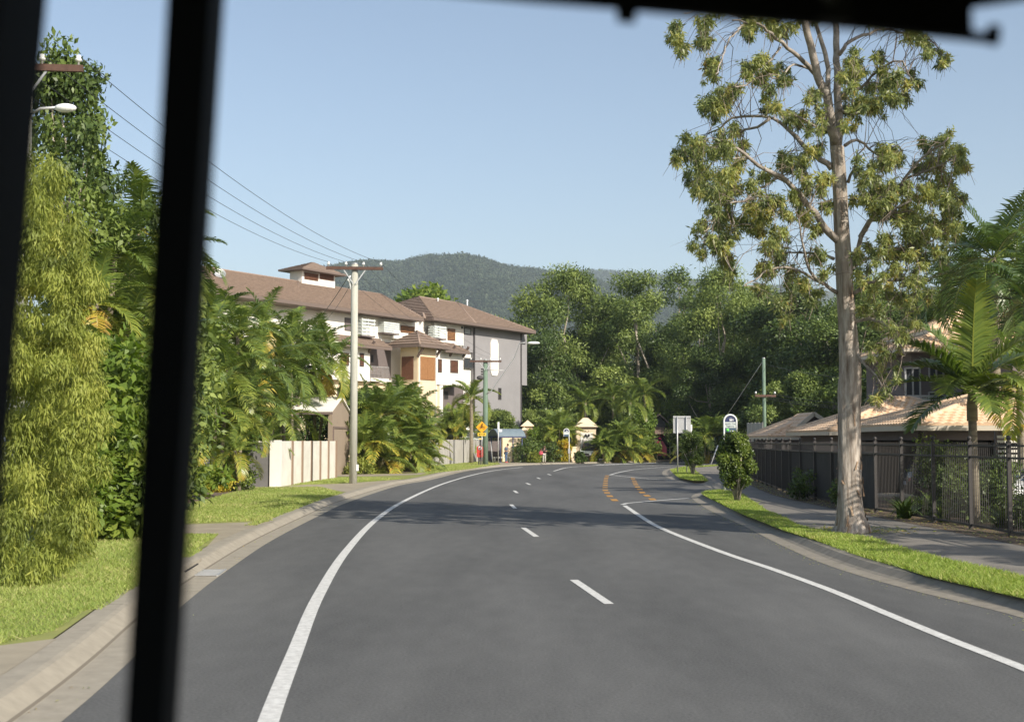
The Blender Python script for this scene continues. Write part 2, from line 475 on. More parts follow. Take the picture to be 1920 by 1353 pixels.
# ------------------------------------------------------------------ the ground, the road, kerbs, paths, markings
def ground_sheet():
    n = 40; R = 5200.0
    xs = np.sign(np.linspace(-1, 1, n)) * np.abs(np.linspace(-1, 1, n)) ** 2.2 * R
    mb = MB(); vs = [(x, y, -0.06) for y in xs for x in xs]
    mb.add(vs, [(j * n + i, j * n + i + 1, (j + 1) * n + i + 1, (j + 1) * n + i) for j in range(n - 1) for i in range(n - 1)])
    return tag(mb.build('ground', M['ground']), kind='structure')
ground_sheet()

# asphalt edge on the left and round the far side of the bend; asphalt edge on the right with the bus bay
near_l = [Vector((-2.2, -14, 0)), Vector((-2.75, -2, 0))]
KL = smooth(near_l + [G(*p) for p in [(110, 1353), (345, 1130), (451, 1050), (515, 1009), (594, 968), (655, 940), (748, 910), (809, 899), (875, 883), (935, 875.5), (987, 872), (1044, 870), (1156, 867.6), (1226, 865), (1290, 862.6), (1360, 860.6)]] + [Vector((48, 172, 0)), Vector((95, 190, 0))], 0.6)
isl1 = [Vector((8.0, -14, 0)), Vector((7.6, 0, 0))] + [G(*p) for p in [(2120, 1232), (1920, 1158), (1700, 1103), (1559, 1061), (1467, 1022), (1396, 986), (1329, 955), (1300, 936)]]
KR1 = smooth(isl1, 0.5)
tip1 = [G(1298, 930), G(1306, 925), G(1322, 921.5), G(1345, 919.5)]
bay = [G(1313, 907.5), G(1292, 905), G(1272, 902), G(1256, 897), G(1243, 889), G(1245, 882), G(1260, 877), G(1278, 874.5), G(1313, 872.4), G(1345, 870.8)]
KR = smooth(isl1 + tip1 + bay + [Vector((40, 131, 0)), Vector((92, 150, 0))], 0.45)

road_poly = offs(KL, 0.05) + [Vector((120, 170, 0))] + list(reversed(offs(KR, -0.05)))
tag(MB().sheet([Vector((p.x, p.y, 0.0)) for p in road_poly]).build('road', M['asphalt']), kind='structure')

prof_l = [(-0.02, 0.004), (0.34, 0.006), (0.38, 0.02), (0.54, 0.118), (0.60, 0.130), (0.86, VZ)]
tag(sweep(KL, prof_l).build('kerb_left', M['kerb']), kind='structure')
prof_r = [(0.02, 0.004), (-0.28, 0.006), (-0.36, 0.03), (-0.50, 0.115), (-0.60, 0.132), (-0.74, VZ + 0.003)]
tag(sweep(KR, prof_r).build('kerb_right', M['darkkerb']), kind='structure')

def joints(name, pts, prof, every, y0, y1):
    mb = MB(); a = 0.0; nxt = every
    for i in range(1, len(pts)):
        a += (pts[i] - pts[i - 1]).length
        if a < nxt or not (y0 < pts[i].y < y1): 
            if a >= nxt: nxt = a + every
            continue
        nxt = a + every
        d = (pts[i] - pts[i - 1]).normalized(); n_ = Vector((-d.y, d.x, 0)); P_ = [pts[i] + n_ * o for o, z in prof]
        vs = [(p.x - d.x * .008, p.y - d.y * .008, z + .003) for p, (o, z) in zip(P_, prof)] + [(p.x + d.x * .008, p.y + d.y * .008, z + .003) for p, (o, z) in zip(P_, prof)]
        m_ = len(prof); mb.add(vs, [(k, k + 1, m_ + k + 1, m_ + k) for k in range(m_ - 1)])
    return tag(mb.build(name, M['joint']), kind='structure')
M['joint'] = mat('joint_dirt', (0.17, 0.145, 0.11), .95)
joints('kerb_joint', KL, prof_l, 2.4, 13.5, 90)
seam = [p for p in KL if 6 < p.y < 90]
tag(sweep(seam, [(0.345, 0.0095), (0.375, 0.0215)]).build('gutter_seam', M['joint']), kind='structure')
joints('kerb_joint', KR1, prof_r, 2.4, 12, 60)

# raised ground either side
left_verge = offs(KL, 0.84) + [Vector((95, 420, 0)), Vector((-260, 420, 0)), Vector((-260, -14, 0))]
tag(MB().sheet([(p.x, p.y, VZ) for p in left_verge]).build('verge', M['turf']), kind='structure')
right_verge = list(offs(KR, -0.72)) + [Vector((260, 150, 0)), Vector((260, -14, 0))]
tag(MB().sheet([(p.x, p.y, VZ) for p in right_verge]).build('footpath', M['path']), kind='structure')

def lay(name, m, pts, z, kind='structure'):
    return tag(MB().sheet([(p.x, p.y, z) for p in pts]).build(name, m), kind=kind)
def px(lst, z=VZ): return [G(a, b, z) for a, b in lst]

# --- left: concrete crossings laid into the turf
drive_a = [Vector((-3.55, 9.0, 0))] + px([(0, 1216), (139, 1196)]) + [Vector((-9.0, 15.5, 0)), Vector((-9.0, 4, 0)), Vector((-3.7, 2.5, 0))]
kb = offs(KL, 0.82)
def kseg(y0, y1): return [p for p in kb if y0 <= p.y <= y1]
lay('driveway', M['concrete'], kseg(4, 13.5) + px([(0, 1210)]) + [Vector((-13, 13.0, 0)), Vector((-13, 4, 0))], VZ + 0.004)
lay('driveway', M['concrete'], kseg(24.2, 30.0) + px([(515, 977), (349, 983), (160, 1002)]) + px([(160, 1016), (349, 999), (410, 1001)]), VZ + 0.004)
lay('driveway', M['concrete'], kseg(50.5, 66) + px([(757, 898), (700, 902.5), (640, 906.5), (575, 908.8), (520, 912)]) + [Vector((-13.5, 57.5, 0)), Vector((-13.5, 55.4, 0))] + px([(600, 914.5)]), VZ + 0.004)
lay('footpath', M['concrete'], px([(627, 893), (700, 892.5), (789, 889.5), (800, 886), (720, 888.2), (640, 889.2), (622, 890)]), VZ + 0.004)
lay('garden_bed', M['soil'], px([(668, 887.5), (735, 887.2), (785, 884), (800, 874), (760, 868), (690, 872), (655, 880)]), VZ + 0.006)
lay('garden_bed', M['soil'], [Vector((-13.5, 29, 0))] + px([(250, 985), (330, 952), (410, 930), (470, 921), (512, 913)]) + [Vector((-13, 55, 0)), Vector((-30, 60, 0)), Vector((-30, 26, 0))], VZ + 0.006)
far_path = [p for p in offs(KL, 0.82) if 104 < p.y < 165]
far_back = [Vector((p.x - 0.2, p.y, 0)) for p in offs(KL, 4.6) if 108 < p.y < 168]
lay('footpath', M['concrete'], far_path + list(reversed(far_back)), VZ + 0.005)
lay('driveway', M['path'], [G(1080, 864.5, VZ), G(1150, 863, VZ), G(1150, 857, VZ), G(1075, 858, VZ)], VZ + 0.012)

# --- right: grass strips, mulch along the fence
strip1 = px([(2200, 1200), (1920, 1123), (1736, 1080.5), (1594, 1034), (1470, 995), (1392, 964.5), (1324, 931), (1316, 926), (1322, 922), (1350, 919), (1384, 923), (1438, 958), (1495, 985), (1541, 997), (1630, 1011), (1700, 1032), (1913, 1082), (2200, 1150)])
lay('verge', M['turf_lush'], strip1, VZ + 0.008)
strip2 = px([(1257, 880.5), (1262, 887), (1274, 896), (1300, 901), (1327, 901.5), (1316, 892), (1304, 883), (1296, 876.5), (1345, 873.4), (1345, 871.8), (1279, 875.5)])
lay('verge', M['turf_lush'], strip2, VZ + 0.008)
FP = [Vector((10.75, -4, VZ)), Vector((10.72, 18.0, VZ)), Vector((10.64, 22.9, VZ))] + [G(x, y, VZ) for x, y in [(1888, 1004), (1814, 990), (1752, 979), (1698, 969.5), (1652, 961.5), (1600, 951.5), (1546, 941), (1488, 928), (1450, 914.5), (1417, 901), (1398, 893)]] + [Vector((14.6, 78, VZ))]
FENCE = smooth(FP, 0.25)
mul = [p for p in offs(FENCE, 0.75)] + list(reversed(offs(FENCE, -9.0)))
lay('garden_bed', M['soil'], mul, VZ + 0.006)
mulch_edge = px([(2000, 1047), (1913, 1029), (1807, 1008), (1665, 976), (1569, 958), (1488, 933), (1421, 910)])
far_court = [Vector((11.8, 30, 0)), Vector((40, 30, 0)), Vector((40, 64, 0)), Vector((15, 64, 0)), Vector((12.6, 45, 0))]
lay('driveway', M['concrete'], far_court, VZ + 0.012)

# --- markings: paint sheets over the asphalt
def stripe(pts, w, z=0.006):
    P = [Vector(p) for p in pts]
    a, b = offs(P, w / 2), offs(P, -w / 2)
    mb = MB(); n = len(P)
    mb.add([(p.x, p.y, z) for p in a] + [(p.x, p.y, z) for p in b], [(i, i + 1, n + i + 1, n + i) for i in range(n - 1)])
    return mb
def paint(m, pts, w, z=0.006):
    return tag(stripe(pts, w, z).build('road_marking', m), kind='structure')
g = lambda L: [G(*p) for p in L]
paint(M['line'], smooth(g([(440, 1560), (503, 1353), (552, 1225), (598, 1115), (650, 1032), (705, 974), (760, 938), (830, 907), (890, 889.3), (931, 881.2), (980, 875.6)]), 0.5), 0.165)
paint(M['line'], smooth(g([(2300, 1420), (2100, 1330), (1920, 1253), (1782, 1199), (1665, 1151), (1559, 1107), (1452, 1068), (1346, 1032), (1240, 990), (1200, 967), (1178.5, 952.5), (1171, 947.5)]), 0.4), 0.15)
paint(M['line'], smooth(g([(1166, 946), (1175, 943.4), (1210, 940.2), (1293, 933.4)]), 0.5), 0.15, 0.008)
paint(M['line'], smooth(g([(1143, 890.3), (1160, 885.5), (1191, 880), (1235, 876), (1262, 874.3)]), 0.6), 0.16)
paint(M['line'], smooth(g([(1147, 890.6), (1200, 896), (1262, 900.6)]), 0.6), 0.12, 0.008)
paint(M['line'], smooth(g([(1038, 883), (1062, 876.6), (1092, 873.8), (1129, 872.1), (1160, 871)]), 0.6), 0.16)
for a, b in [((1142, 1132), (1076, 1087)), ((1006, 1006), (981, 989)), ((966, 953), (958, 945.5)), ((970, 924), (964, 919.5)), ((994, 908.5), (987, 905.3)), ((1013, 897.5), (1007, 895)), ((1033, 890.5), (1027, 888.4))]:
    paint(M['line'], [G(*a), G(*b)], 0.13)
for z_, lst in ((0.006, [(180, 1113), (132, 1072), (103, 1037), (85, 1010), (83, 982), (84, 957), (86, 934), (88, 914), (90, 896), (95, 880), (100, 865), (105, 855)]), (0.006, [(583, 1105), (525, 1067), (475, 1033), (450, 1000), (425, 975), (408, 950), (398, 930), (390, 910), (378, 890), (375, 876)])):
    P = [G(1120 + a / 5.647, 740 + b / 5.647) for a, b in lst]
    for i, p in enumerate(P):
        q = P[min(i + 1, len(P) - 1)]; o_ = P[max(i - 1, 0)]
        t = (q - o_); t.z = 0; sp = t.length / (2 if 0 < i < len(P) - 1 else 1); t.normalize()
        paint(M['orange'], [p - t * sp * 0.24, p + t * sp * 0.24], 0.24)
for x0, x1, y in [(1118, 1135, 871.4), (1140, 1160, 870.6), (1166, 1184, 869.8), (1190, 1206, 868.9), (1212, 1226, 868.0), (1192, 1230, 874.2)]:
    paint(M['line'], [G(x0, y), G(x1, y - 0.8)], 1.1 if y < 872 else 0.35)

# drain inlet in the left kerb
dr = G(388, 1072, 0.02)
t = thing('storm_drain', 'grey steel drain grate in the gutter beside the concrete kerb', 'drain grate', (dr.x + .02, dr.y, 0.0), rad(5))
mb = MB()
for k in range(9): mb.box((-0.0, -0.45 + k * 0.11, 0.012), (0.42, 0.035, 0.02))
mb.box((-0.215, 0, 0.012), (0.03, 1.0, 0.024)).box((0.215, 0, 0.012), (0.03, 1.0, 0.024))
mb.build('grate', M['galv'], t)
MB().box((0, 0, 0.009), (0.40, 0.96, 0.004)).build('pit', M['darkvoid'], t)
mb = MB().prism([(-0.26, -0.9, 0.0), (-0.28, -0.9, 0.15), (-0.36, -0.9, 0.17), (-0.85, -0.9, 0.16), (-0.85, -0.9, 0.0)], (0, 2.0, 0))
mb.build('lintel', M['kerb'], t)
MB().box((-0.27, 0.0, 0.07), (0.03, 1.3, 0.07)).build('inlet', M['darkvoid'], t)

# --- grass blades
def blades(seed, polys, dens, h, m, name, wmul=0.12, maxd=60):
    rng = np.random.default_rng(seed); out, tin = [], []
    for poly in polys:
        xs = [p.x for p in poly]; ys = [p.y for p in poly]
        A = (max(xs) - min(xs)) * (max(ys) - min(ys)); n = int(A * dens)
        x = rng.uniform(min(xs), max(xs), n); y = rng.uniform(min(ys), max(ys), n)
        # thin out with distance, blades grow wider so cover stays alike
        keep = pip(x, y, poly) & (y > 8) & (rng.random(n) < np.clip((16.0 / np.maximum(y, 8)) ** 1.2, 0.02, 1))
        x, y = x[keep], y[keep]; n = len(x)
        f = np.clip(y / 16.0, 1, 4) ** 0.6
        patch = np.sin(x * 1.3 + 2 * np.sin(y * 0.7)) * 0.5 + np.sin(y * 0.9 + x * 0.4) * 0.5
        hh = h * (0.5 + rng.random(n)) * (1 + 0.25 * patch); a = rng.uniform(0, 2 * np.pi, n); w = hh * wmul * 2.2 * f
        lean = rng.normal(size=(n, 2)) * 0.8 * hh[:, None]
        B = np.stack([x, y, np.full(n, VZ + 0.005)], 1)
        S = np.stack([np.cos(a) * w / 2, np.sin(a) * w / 2, np.zeros(n)], 1)
        T = B + np.stack([lean[:, 0], lean[:, 1], hh], 1)
        out.append(np.stack([B - S, B + S, T], 1).reshape(-1, 3))
        bare = np.sin(x * 2.9 + 1.7 * np.sin(y * 1.9 + x)) * np.sin(y * 2.3 + 1.3 * np.sin(x * 1.1))
        tin.append(np.clip(0.40 + 0.14 * patch + 0.22 * np.clip(bare - .2, 0, 1) + rng.normal(size=n) * 0.22 + (rng.random(n) < .05) * .5, 0, 1))
    me = np_mesh(name, np.concatenate(out), 3, m, np.concatenate(tin))
    return tag(link(name, me), kind='stuff')
edge1 = [p for p in offs(KR1, -.60) if p.y > 10] + list(reversed([p for p in offs(KR1, -.92) if p.y > 10]))
blades(3, [strip1, strip2, edge1], 2600, 0.06, M['leaf_grass'], 'grass')
lg = [p for p in offs(KL, 0.94) if 13.3 < p.y < 24.2] + px([(410, 1002), (349, 1001), (160, 1018)]) + [Vector((-16, 27, 0)), Vector((-16, 14.0, 0))] + px([(0, 1208)])
lg2 = [p for p in offs(KL, 0.94) if 30.2 < p.y < 50.5] + px([(600, 913), (474, 914.5), (410, 930), (330, 952), (250, 985)]) + px([(349, 981), (515, 975)])
lg3 = px([(544, 908.5), (626, 896), (670, 893.5), (757, 897.5), (700, 901.5), (640, 905.5)])
lg4 = px([(795, 884.5), (795, 875), (840, 870), (897, 865.8), (935, 868), (939, 870), (875, 880), (800, 888)])
edge2 = [p for p in offs(KL, .76) if 30.5 < p.y < 50] + list(reversed([p for p in offs(KL, 1.05) if 30.5 < p.y < 50]))
edge3 = [p for p in offs(KL, .76) if 15 < p.y < 24] + list(reversed([p for p in offs(KL, 1.05) if 15 < p.y < 24]))
blades(4, [lg, lg2, lg3, lg4, edge2, edge3], 1500, 0.045, M['leaf_lawn'], 'grass')
# ------------------------------------------------------------------ roofs of tiles: courses stepped up a slope, each course rounded tile by tile
def roof_plane(mb, poly, row=0.33, step=0.03, amp=0.0, period=0.3, samp=None, n=None):
    """poly: convex 3D outline whose first edge is the eave"""
    p0 = Vector(poly[0]); e = (Vector(poly[1]) - p0).normalized()
    nn = (Vector(poly[1]) - p0).cross(Vector(poly[-1]) - p0).normalized()
    if nn.z < 0: nn = -nn
    s = nn.cross(e).normalized()
    if s.z < 0: s = -s
    q = [((Vector(p) - p0).dot(e), (Vector(p) - p0).dot(s)) for p in poly]
    tm = max(t for _, t in q)
    def span(t):
        xs = []
        for i in range(len(q)):
            (a, b), (c, d) = q[i], q[(i + 1) % len(q)]
            if abs(b - d) < 1e-9:
                if abs(b - t) < 1e-6: xs += [a, c]
            elif min(b, d) - 1e-6 <= t <= max(b, d) + 1e-6:
                xs.append(a + (c - a) * (t - b) / (d - b))
        return (min(xs), max(xs)) if xs else None
    k = max(1, int(math.ceil(tm / row)))
    for r in range(k):
        t0, t1 = r * row, min((r + 1) * row, tm - 1e-4)
        if t1 - t0 < 0.02: continue
        A, B = span(t0 + 1e-5), span(t1)
        if not A or not B: continue
        L = max(A[1] - A[0], B[1] - B[0])
        m_ = max(1, int(L / (samp or (period / 6 if amp else 1e9))))
        m_ = min(m_, 900)
        off = (r % 2) * period * 0.5 if amp else 0
        lo, hi, ba = [], [], []
        for i in range(m_ + 1):
            f = i / m_
            x0 = A[0] + (A[1] - A[0]) * f; x1 = B[0] + (B[1] - B[0]) * f
            h0 = amp * abs(math.sin(math.pi * (x0 + off) / period)) if amp else 0
            h1 = amp * abs(math.sin(math.pi * (x1 + off) / period)) if amp else 0
            lo.append(p0 + e * x0 + s * t0 + nn * (step + h0)); hi.append(p0 + e * x1 + s * t1 + nn * (0.004 + h1))
            ba.append(p0 + e * x0 + s * t0 - nn * 0.02)
        w = m_ + 1
        mb.add(ba + lo + hi, [(i, i + 1, w + i + 1, w + i) for i in range(m_)] + [(w + i, w + i + 1, 2 * w + i + 1, 2 * w + i) for i in range(m_)])
    return mb
def ridge_cap(mb, a, b, w=0.2, lift=0.05):
    a, b = Vector(a), Vector(b)
    return mb.tube([a + Vector((0, 0, lift - w * 0.3)), b + Vector((0, 0, lift - w * 0.3))], w * 0.5, 6)

# ------------------------------------------------------------------ the apartment building along the street, seen at a slant
BO = Vector((1.5, 141.0, 0)); BE = Vector((-0.54, -0.8417, 0)); BN = Vector((0.8417, -0.54, 0))   # far corner, direction towards us along the front, outward
class Frame:
    def __init__(s, o, e, n): s.o, s.e, s.n = o, e, n
    def P(s, u, v, z): return s.o + s.e * u + s.n * v + Vector((0, 0, z))
    def at(s, px_, py_, v=0.0):
        """where a sight line meets the upright plane v metres in front of the facade -> (u, z)"""
        r = ray(px_, py_); c = s.o + s.n * v; C = Vector((0, 0, EYE))
        t = (c - C).dot(s.n) / r.dot(s.n)
        q = C + r * t
        return (q - s.o).dot(s.e), q.z
    def box(s, mb, u0, u1, v0, v1, z0, z1):
        vs = [s.P(u, v, z) for z in (z0, z1) for v in (v0, v1) for u in (u0, u1)]
        return mb.add(vs, [(0, 1, 3, 2), (4, 6, 7, 5), (0, 4, 5, 1), (2, 3, 7, 6), (0, 2, 6, 4), (1, 5, 7, 3)])
    def rect(s, x0, y0, x1, y1, v):
        """pixel rectangle on plane v -> u0,u1,z0,z1 (z measured on the middle sight line)"""
        xm = (x0 + x1) / 2
        ua, ub = s.at(x0, (y0 + y1) / 2, v)[0], s.at(x1, (y0 + y1) / 2, v)[0]
        z1, z0 = s.at(xm, y0, v)[1], s.at(xm, y1, v)[1]
        return min(ua, ub), max(ua, ub), z0, z1
B = Frame(BO, BE, BN)
bt = thing('apartment_building', 'white and grey three storey apartment building with brown tiled hip roofs', 'building', (-14, 118, VZ))
def bpart(mb, name, m, parent=None): return mb.build(name, m, parent or bt, world=True)
def bwall(name, m, x0, y0, x1, y1, v0, v1, parent=None, zbot=None):
    u0, u1, z0, z1 = B.rect(x0, y0, x1, y1, v1)
    return bpart(B.box(MB(), u0, u1, v0, v1, z0 if zbot is None else zbot, z1), name, m, parent)
def windowpx(x0, y0, x1, y1, v, fill, slats=None, parent=None, name='window', frame='greydark'):
    u0, u1, z0, z1 = B.rect(x0, y0, x1, y1, v)
    fr = MB(); f = 0.07
    B.box(fr, u0, u1, v - 0.02, v + 0.05, z0, z0 + f); B.box(fr, u0, u1, v - 0.02, v + 0.05, z1 - f, z1)
    B.box(fr, u0, u0 + f, v - 0.02, v + 0.05, z0 + f, z1 - f); B.box(fr, u1 - f, u1, v - 0.02, v + 0.05, z0 + f, z1 - f)
    if u1 - u0 > 1.4: B.box(fr, (u0 + u1) / 2 - f / 2, (u0 + u1) / 2 + f / 2, v - 0.02, v + 0.045, z0 + f, z1 - f)
    w = bpart(fr, name, M[frame], parent)
    pn = MB(); B.box(pn, u0 + 0.02, u1 - 0.02, v - 0.015, v + 0.012, z0 + 0.02, z1 - 0.02)
    bpart(pn, 'pane', M[fill], w)
    if slats:
        sl_ = MB(); n = max(4, int((z1 - z0) / 0.14))
        for k in range(n):
            z = z0 + f + (z1 - z0 - 2 * f) * (k + 0.5) / n
            B.box(sl_, u0 + f, u1 - f, v + 0.014, v + 0.04, z - 0.042, z + 0.042)
        bpart(sl_, 'louvre', M[slats], w)
    return w
UL = B.at(300, 560, 0)[0]                        # the near end, hidden behind the palms
# main bodies
u_g0, _ = B.at(976, 650, 0); u_g1, _ = B.at(888.5, 650, 0)
_, zg = B.at(932, 606, 0)
gw = MB(); B.box(gw, u_g0, u_g1, -12, 0.0, 0, zg - 0.25); bpart(gw, 'grey_wall', M['grey'])
gb = MB(); uq, zq1 = B.at(988, 660, -0.45); _, zq0 = B.at(982, 722, -0.45)
B.box(gb, uq, u_g0 - 0.003, -12, -0.45, zq0, zg - 0.3); bpart(gb, 'bay', M['grey'])
dp = MB(); B.box(dp, u_g0 - 0.12, u_g0 + 0.02, 0.003, 0.10, 0, zg); bpart(dp, 'downpipe', M['greydark'])
dp = MB(); B.box(dp, u_g1 - 0.12, u_g1 + 0.03, 0.003, 0.09, 0, zg); bpart(dp, 'downpipe', M['greydark'])
_, ze = B.at(700, 586, 0)
ww = MB(); B.box(ww, u_g1 + 0.05, UL, -12, -0.35, 0, ze - 0.1); bpart(ww, 'white_wall', M['white'])
# upper bands in the same white, one return in grey; the storeys step out
def band(x0, x1, y0, y1, v0, v1, m, name='wall'):
    ua, za = B.at(x0, y0, v1); ub, zb = B.at(x1, y0, v1)
    _, zc = B.at((x0 + x1) / 2, y1, v1)
    mb = MB(); B.box(mb, min(ua, ub), max(ua, ub), v0, v1, zc, max(za, zb)); return bpart(mb, name, m)
band(869, 888, 608, 660, -0.35, -0.1, M['grey'], 'grey_return')
band(814, 869.5, 600, 645, -0.35, 0.05, M['white'], 'upper_wall')
band(605, 716, 584, 640, -0.35, 0.12, M['white'], 'upper_wall')
band(716, 794, 596, 636, -0.35, -0.02, M['white'], 'upper_wall')
# white panel with cut corners on the grey wall
u0, u1, z0, z1 = B.rect(920, 636, 934.8, 704, 0.06)
cu = 0.28
pl = [B.P(a, 0.003, b) for a, b in [(u0 + cu, z0), (u1 - cu, z0), (u1, z0 + cu * 1.6), (u1, z1 - cu * 1.6), (u1 - cu, z1), (u0 + cu, z1), (u0, z1 - cu * 1.6), (u0, z0 + cu * 1.6)]]
bpart(MB().prism(pl, BN * 0.07), 'white_panel', M['white'])
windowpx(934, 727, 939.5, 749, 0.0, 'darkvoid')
windowpx(870.5, 671, 886, 690, -0.1, 'glass')
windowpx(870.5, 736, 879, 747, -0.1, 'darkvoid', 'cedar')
# mid and lower storeys of the white part right of the tower
band(817, 869, 655, 722, -0.35, 1.1, M['white'], 'mid_wall')
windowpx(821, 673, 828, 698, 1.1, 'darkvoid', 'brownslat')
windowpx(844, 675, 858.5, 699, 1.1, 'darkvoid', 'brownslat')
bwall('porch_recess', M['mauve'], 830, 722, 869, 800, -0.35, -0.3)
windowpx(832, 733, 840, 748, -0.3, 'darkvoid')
uc, zc = B.at(827.5, 720, 1.05); mb = MB(); B.box(mb, uc - 0.28, uc + 0.28, 0.65, 1.05, 0, zc); bpart(mb, 'column', M['white'])
uc, zc = B.at(821, 720, 0.9); mb = MB(); B.box(mb, uc - 0.3, uc + 0.3, 0.5, 0.9, 0, zc); bpart(mb, 'column', M['cream'])
# upper windows and slatted air-conditioner screens
windowpx(646, 597, 676, 621, 0.12, 'mauve')
windowpx(705, 604, 718, 622, -0.02, 'darkvoid', 'brownslat', frame='white')
windowpx(751, 611, 777, 624, -0.02, 'darkvoid', 'cedar', frame='brownslat')
windowpx(839, 616, 853, 638, 0.05, 'darkvoid', 'cedar', frame='brownslat')
windowpx(864.5, 612, 867.5, 616, 0.05, 'darkvoid'); windowpx(870, 615, 882, 627, -0.1, 'galv', 'alum')
def ac_screen(x0, y0, x1, y1, v):
    u0, u1, z0, z1 = B.rect(x0, y0, x1, y1, v + 0.9)
    sl_ = MB(); n = max(5, int((z1 - z0) / 0.30))
    for k in range(n):
        z = z0 + (z1 - z0) * (k + 0.5) / n
        B.box(sl_, u0, u1, v + 0.86, v + 0.9, z - 0.08, z + 0.08)
        B.box(sl_, u1 - 0.04, u1, v + 0.1, v + 0.857, z - 0.085, z + 0.085)
    for uu in (u0 + 0.1, (u0 + u1) / 2, u1 - 0.1): B.box(sl_, uu - 0.04, uu + 0.04, v + 0.80, v + 0.855, z0, z1)
    s_ = bpart(sl_, 'slatted_screen', M['signgrey'])
    dk = MB(); B.box(dk, u0 + .05, u1 - .05, v + 0.003, v + 0.06, z0, z1); bpart(dk, 'gap_shade_panel', M['greydark'], s_)  # dark panel added behind the slats to stand for their shaded gaps
    fl = MB(); B.box(fl, u0, u1, v + 0.003, v + 0.9, z0 - 0.12, z0 - 0.003); bpart(fl, 'ledge', M['mauve'], s_)
    ac = MB(); B.box(ac, u1 - 1.0, u1 - 0.15, v + 0.2, v + 0.55, z0 + (z1 - z0) * .55, z1 - 0.05); B.box(ac, u1 - 1.0, u1 - 0.15, v + 0.2, v + 0.55, z0 + 0.05, z0 + (z1 - z0) * .45)
    bpart(ac, 'air_conditioner', M['signgrey'], s_)
ac_screen(679, 597, 704, 629, 0.05); ac_screen(720, 604, 749, 624, -0.05); ac_screen(815, 611, 837, 634, 0.05)
# mid storey left of the tower
band(560, 694, 640, 711, -0.35, 0.9, M['white'], 'mid_wall')
windowpx(674, 662, 682, 687, 0.9, 'darkvoid', 'brownslat'); windowpx(638, 661, 654, 685, 0.9, 'darkvoid', 'brownslat')
bwall('balcony_recess', M['mauve'], 694, 640, 733, 711, -0.35, -0.28)
windowpx(695, 665, 699.5, 679, -0.28, 'darkvoid')
u0, u1, z0, z1 = B.rect(694.5, 687, 729, 709, 0.8)
rl = MB(); B.box(rl, u0, u1, 0.78, 0.83, z1 - 0.05, z1)
for k in range(15): uu = u0 + (u1 - u0) * k / 14; B.box(rl, uu - 0.012, uu + 0.012, 0.795, 0.815, z0, z1 - 0.053)
bpart(rl, 'balcony_rail', M['galv'])
fl = MB(); B.box(fl, u0, u1, -0.27, 0.85, z0 - 0.3, z0 - 0.003); bpart(fl, 'balcony_floor', M['white'])
bwall('ground_storey', M['cream'], 560, 714, 733, 760, -0.35, 0.3, zbot=0)
windowpx(600, 722, 618, 745, 0.3, 'darkvoid'); windowpx(632, 726, 650, 745, 0.3, 'darkvoid')
# entrance tower
vt = 3.0
ut1 = B.at(783.5, 690, vt)[0]; ut0 = B.at(817, 690, vt)[0]
_, zt = B.at(800, 648, vt)
tw = MB(); B.box(tw, ut0, ut1, 0.95, vt, 0, zt); bpart(tw, 'tower_wall', M['cream'])
# louvre screens on both faces of the tower
u0, u1, z0, z1 = B.rect(787, 669, 814.5, 712, vt)
lo = MB(); B.box(lo, u0, u1, vt - 0.02, vt + 0.03, z0, z1)
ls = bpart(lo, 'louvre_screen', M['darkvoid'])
lo = MB(); n = 17
for k in range(n):
    z = z0 + (z1 - z0) * (k + .5) / n; B.box(lo, u0, u1, vt + 0.032, vt + 0.09, z - 0.06, z + 0.06)
B.box(lo, (u0 + u1) / 2 - 0.05, (u0 + u1) / 2 + 0.05, vt + 0.092, vt + 0.11, z0, z1)
bpart(lo, 'louvre', M['cedar'], ls)
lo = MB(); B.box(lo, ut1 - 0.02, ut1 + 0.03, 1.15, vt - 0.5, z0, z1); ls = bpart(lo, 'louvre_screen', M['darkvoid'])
lo = MB()
for k in range(n):
    z = z0 + (z1 - z0) * (k + .5) / n; B.box(lo, ut1 + 0.032, ut1 + 0.09, 1.15, vt - 0.5, z - 0.06, z + 0.06)
bpart(lo, 'louvre', M['brownslat'], ls)  # darker slat colour carries the shade on this face of the tower
for uu in (ut0 + 0.08, ut1 - 0.14):
    dp = MB(); B.box(dp, uu - 0.06, uu + 0.06, vt + 0.003, vt + 0.12, 0, zt); bpart(dp, 'downpipe', M['white'])
# roofs -----------------------------------------------------------------
def PX(x, y, v): u, z = B.at(x, y, v); return B.P(u, v, z)
def tiled(poly, name='roof', parent=None, row=0.5):
    mb = MB(); roof_plane(mb, poly, row, 0.10)
    mb.prism([Vector(p) - Vector((0, 0, 0.07)) for p in poly], (0, 0, -0.05))
    return bpart(mb, name, M['rooftile'], parent)
RV = -6.0
rl_, rr_ = PX(378, 505, RV), PX(714, 547, RV)
ea, eb = PX(395, 549, 1.35), PX(716, 586, 1.35)
ea2 = ea + BE * 22; rl2 = rl_ + BE * 22; rl2.z = rl_.z; ea2.z = ea.z = eb.z
zr = (rl_.z + rr_.z) / 2; rl2.z = rr_.z = rl_.z = zr
ec = PX(794, 597, 1.35); ec.z = eb.z
ed = ec - BN * 12.7
r1 = tiled([ec, ea2, rl2, rr_])
tiled([ed, ec, rr_]); tiled([ea2 - BN * 13.4, ed, rr_, rl2])
cp = MB(); ridge_cap(cp, rl2, rr_); ridge_cap(cp, rr_, ec); bpart(cp, 'ridge_cap', M['ridge'], r1)
fa = MB(); fa.bar(ec + Vector((0, 0, -0.16)), ea2 + Vector((0, 0, -0.16)), 0.14, 0.30); fa.bar(ec + Vector((0, 0, -0.16)), ed + Vector((0, 0, -0.16)), 0.14, 0.30); bpart(fa, 'gutter', M['fascia'], r1)
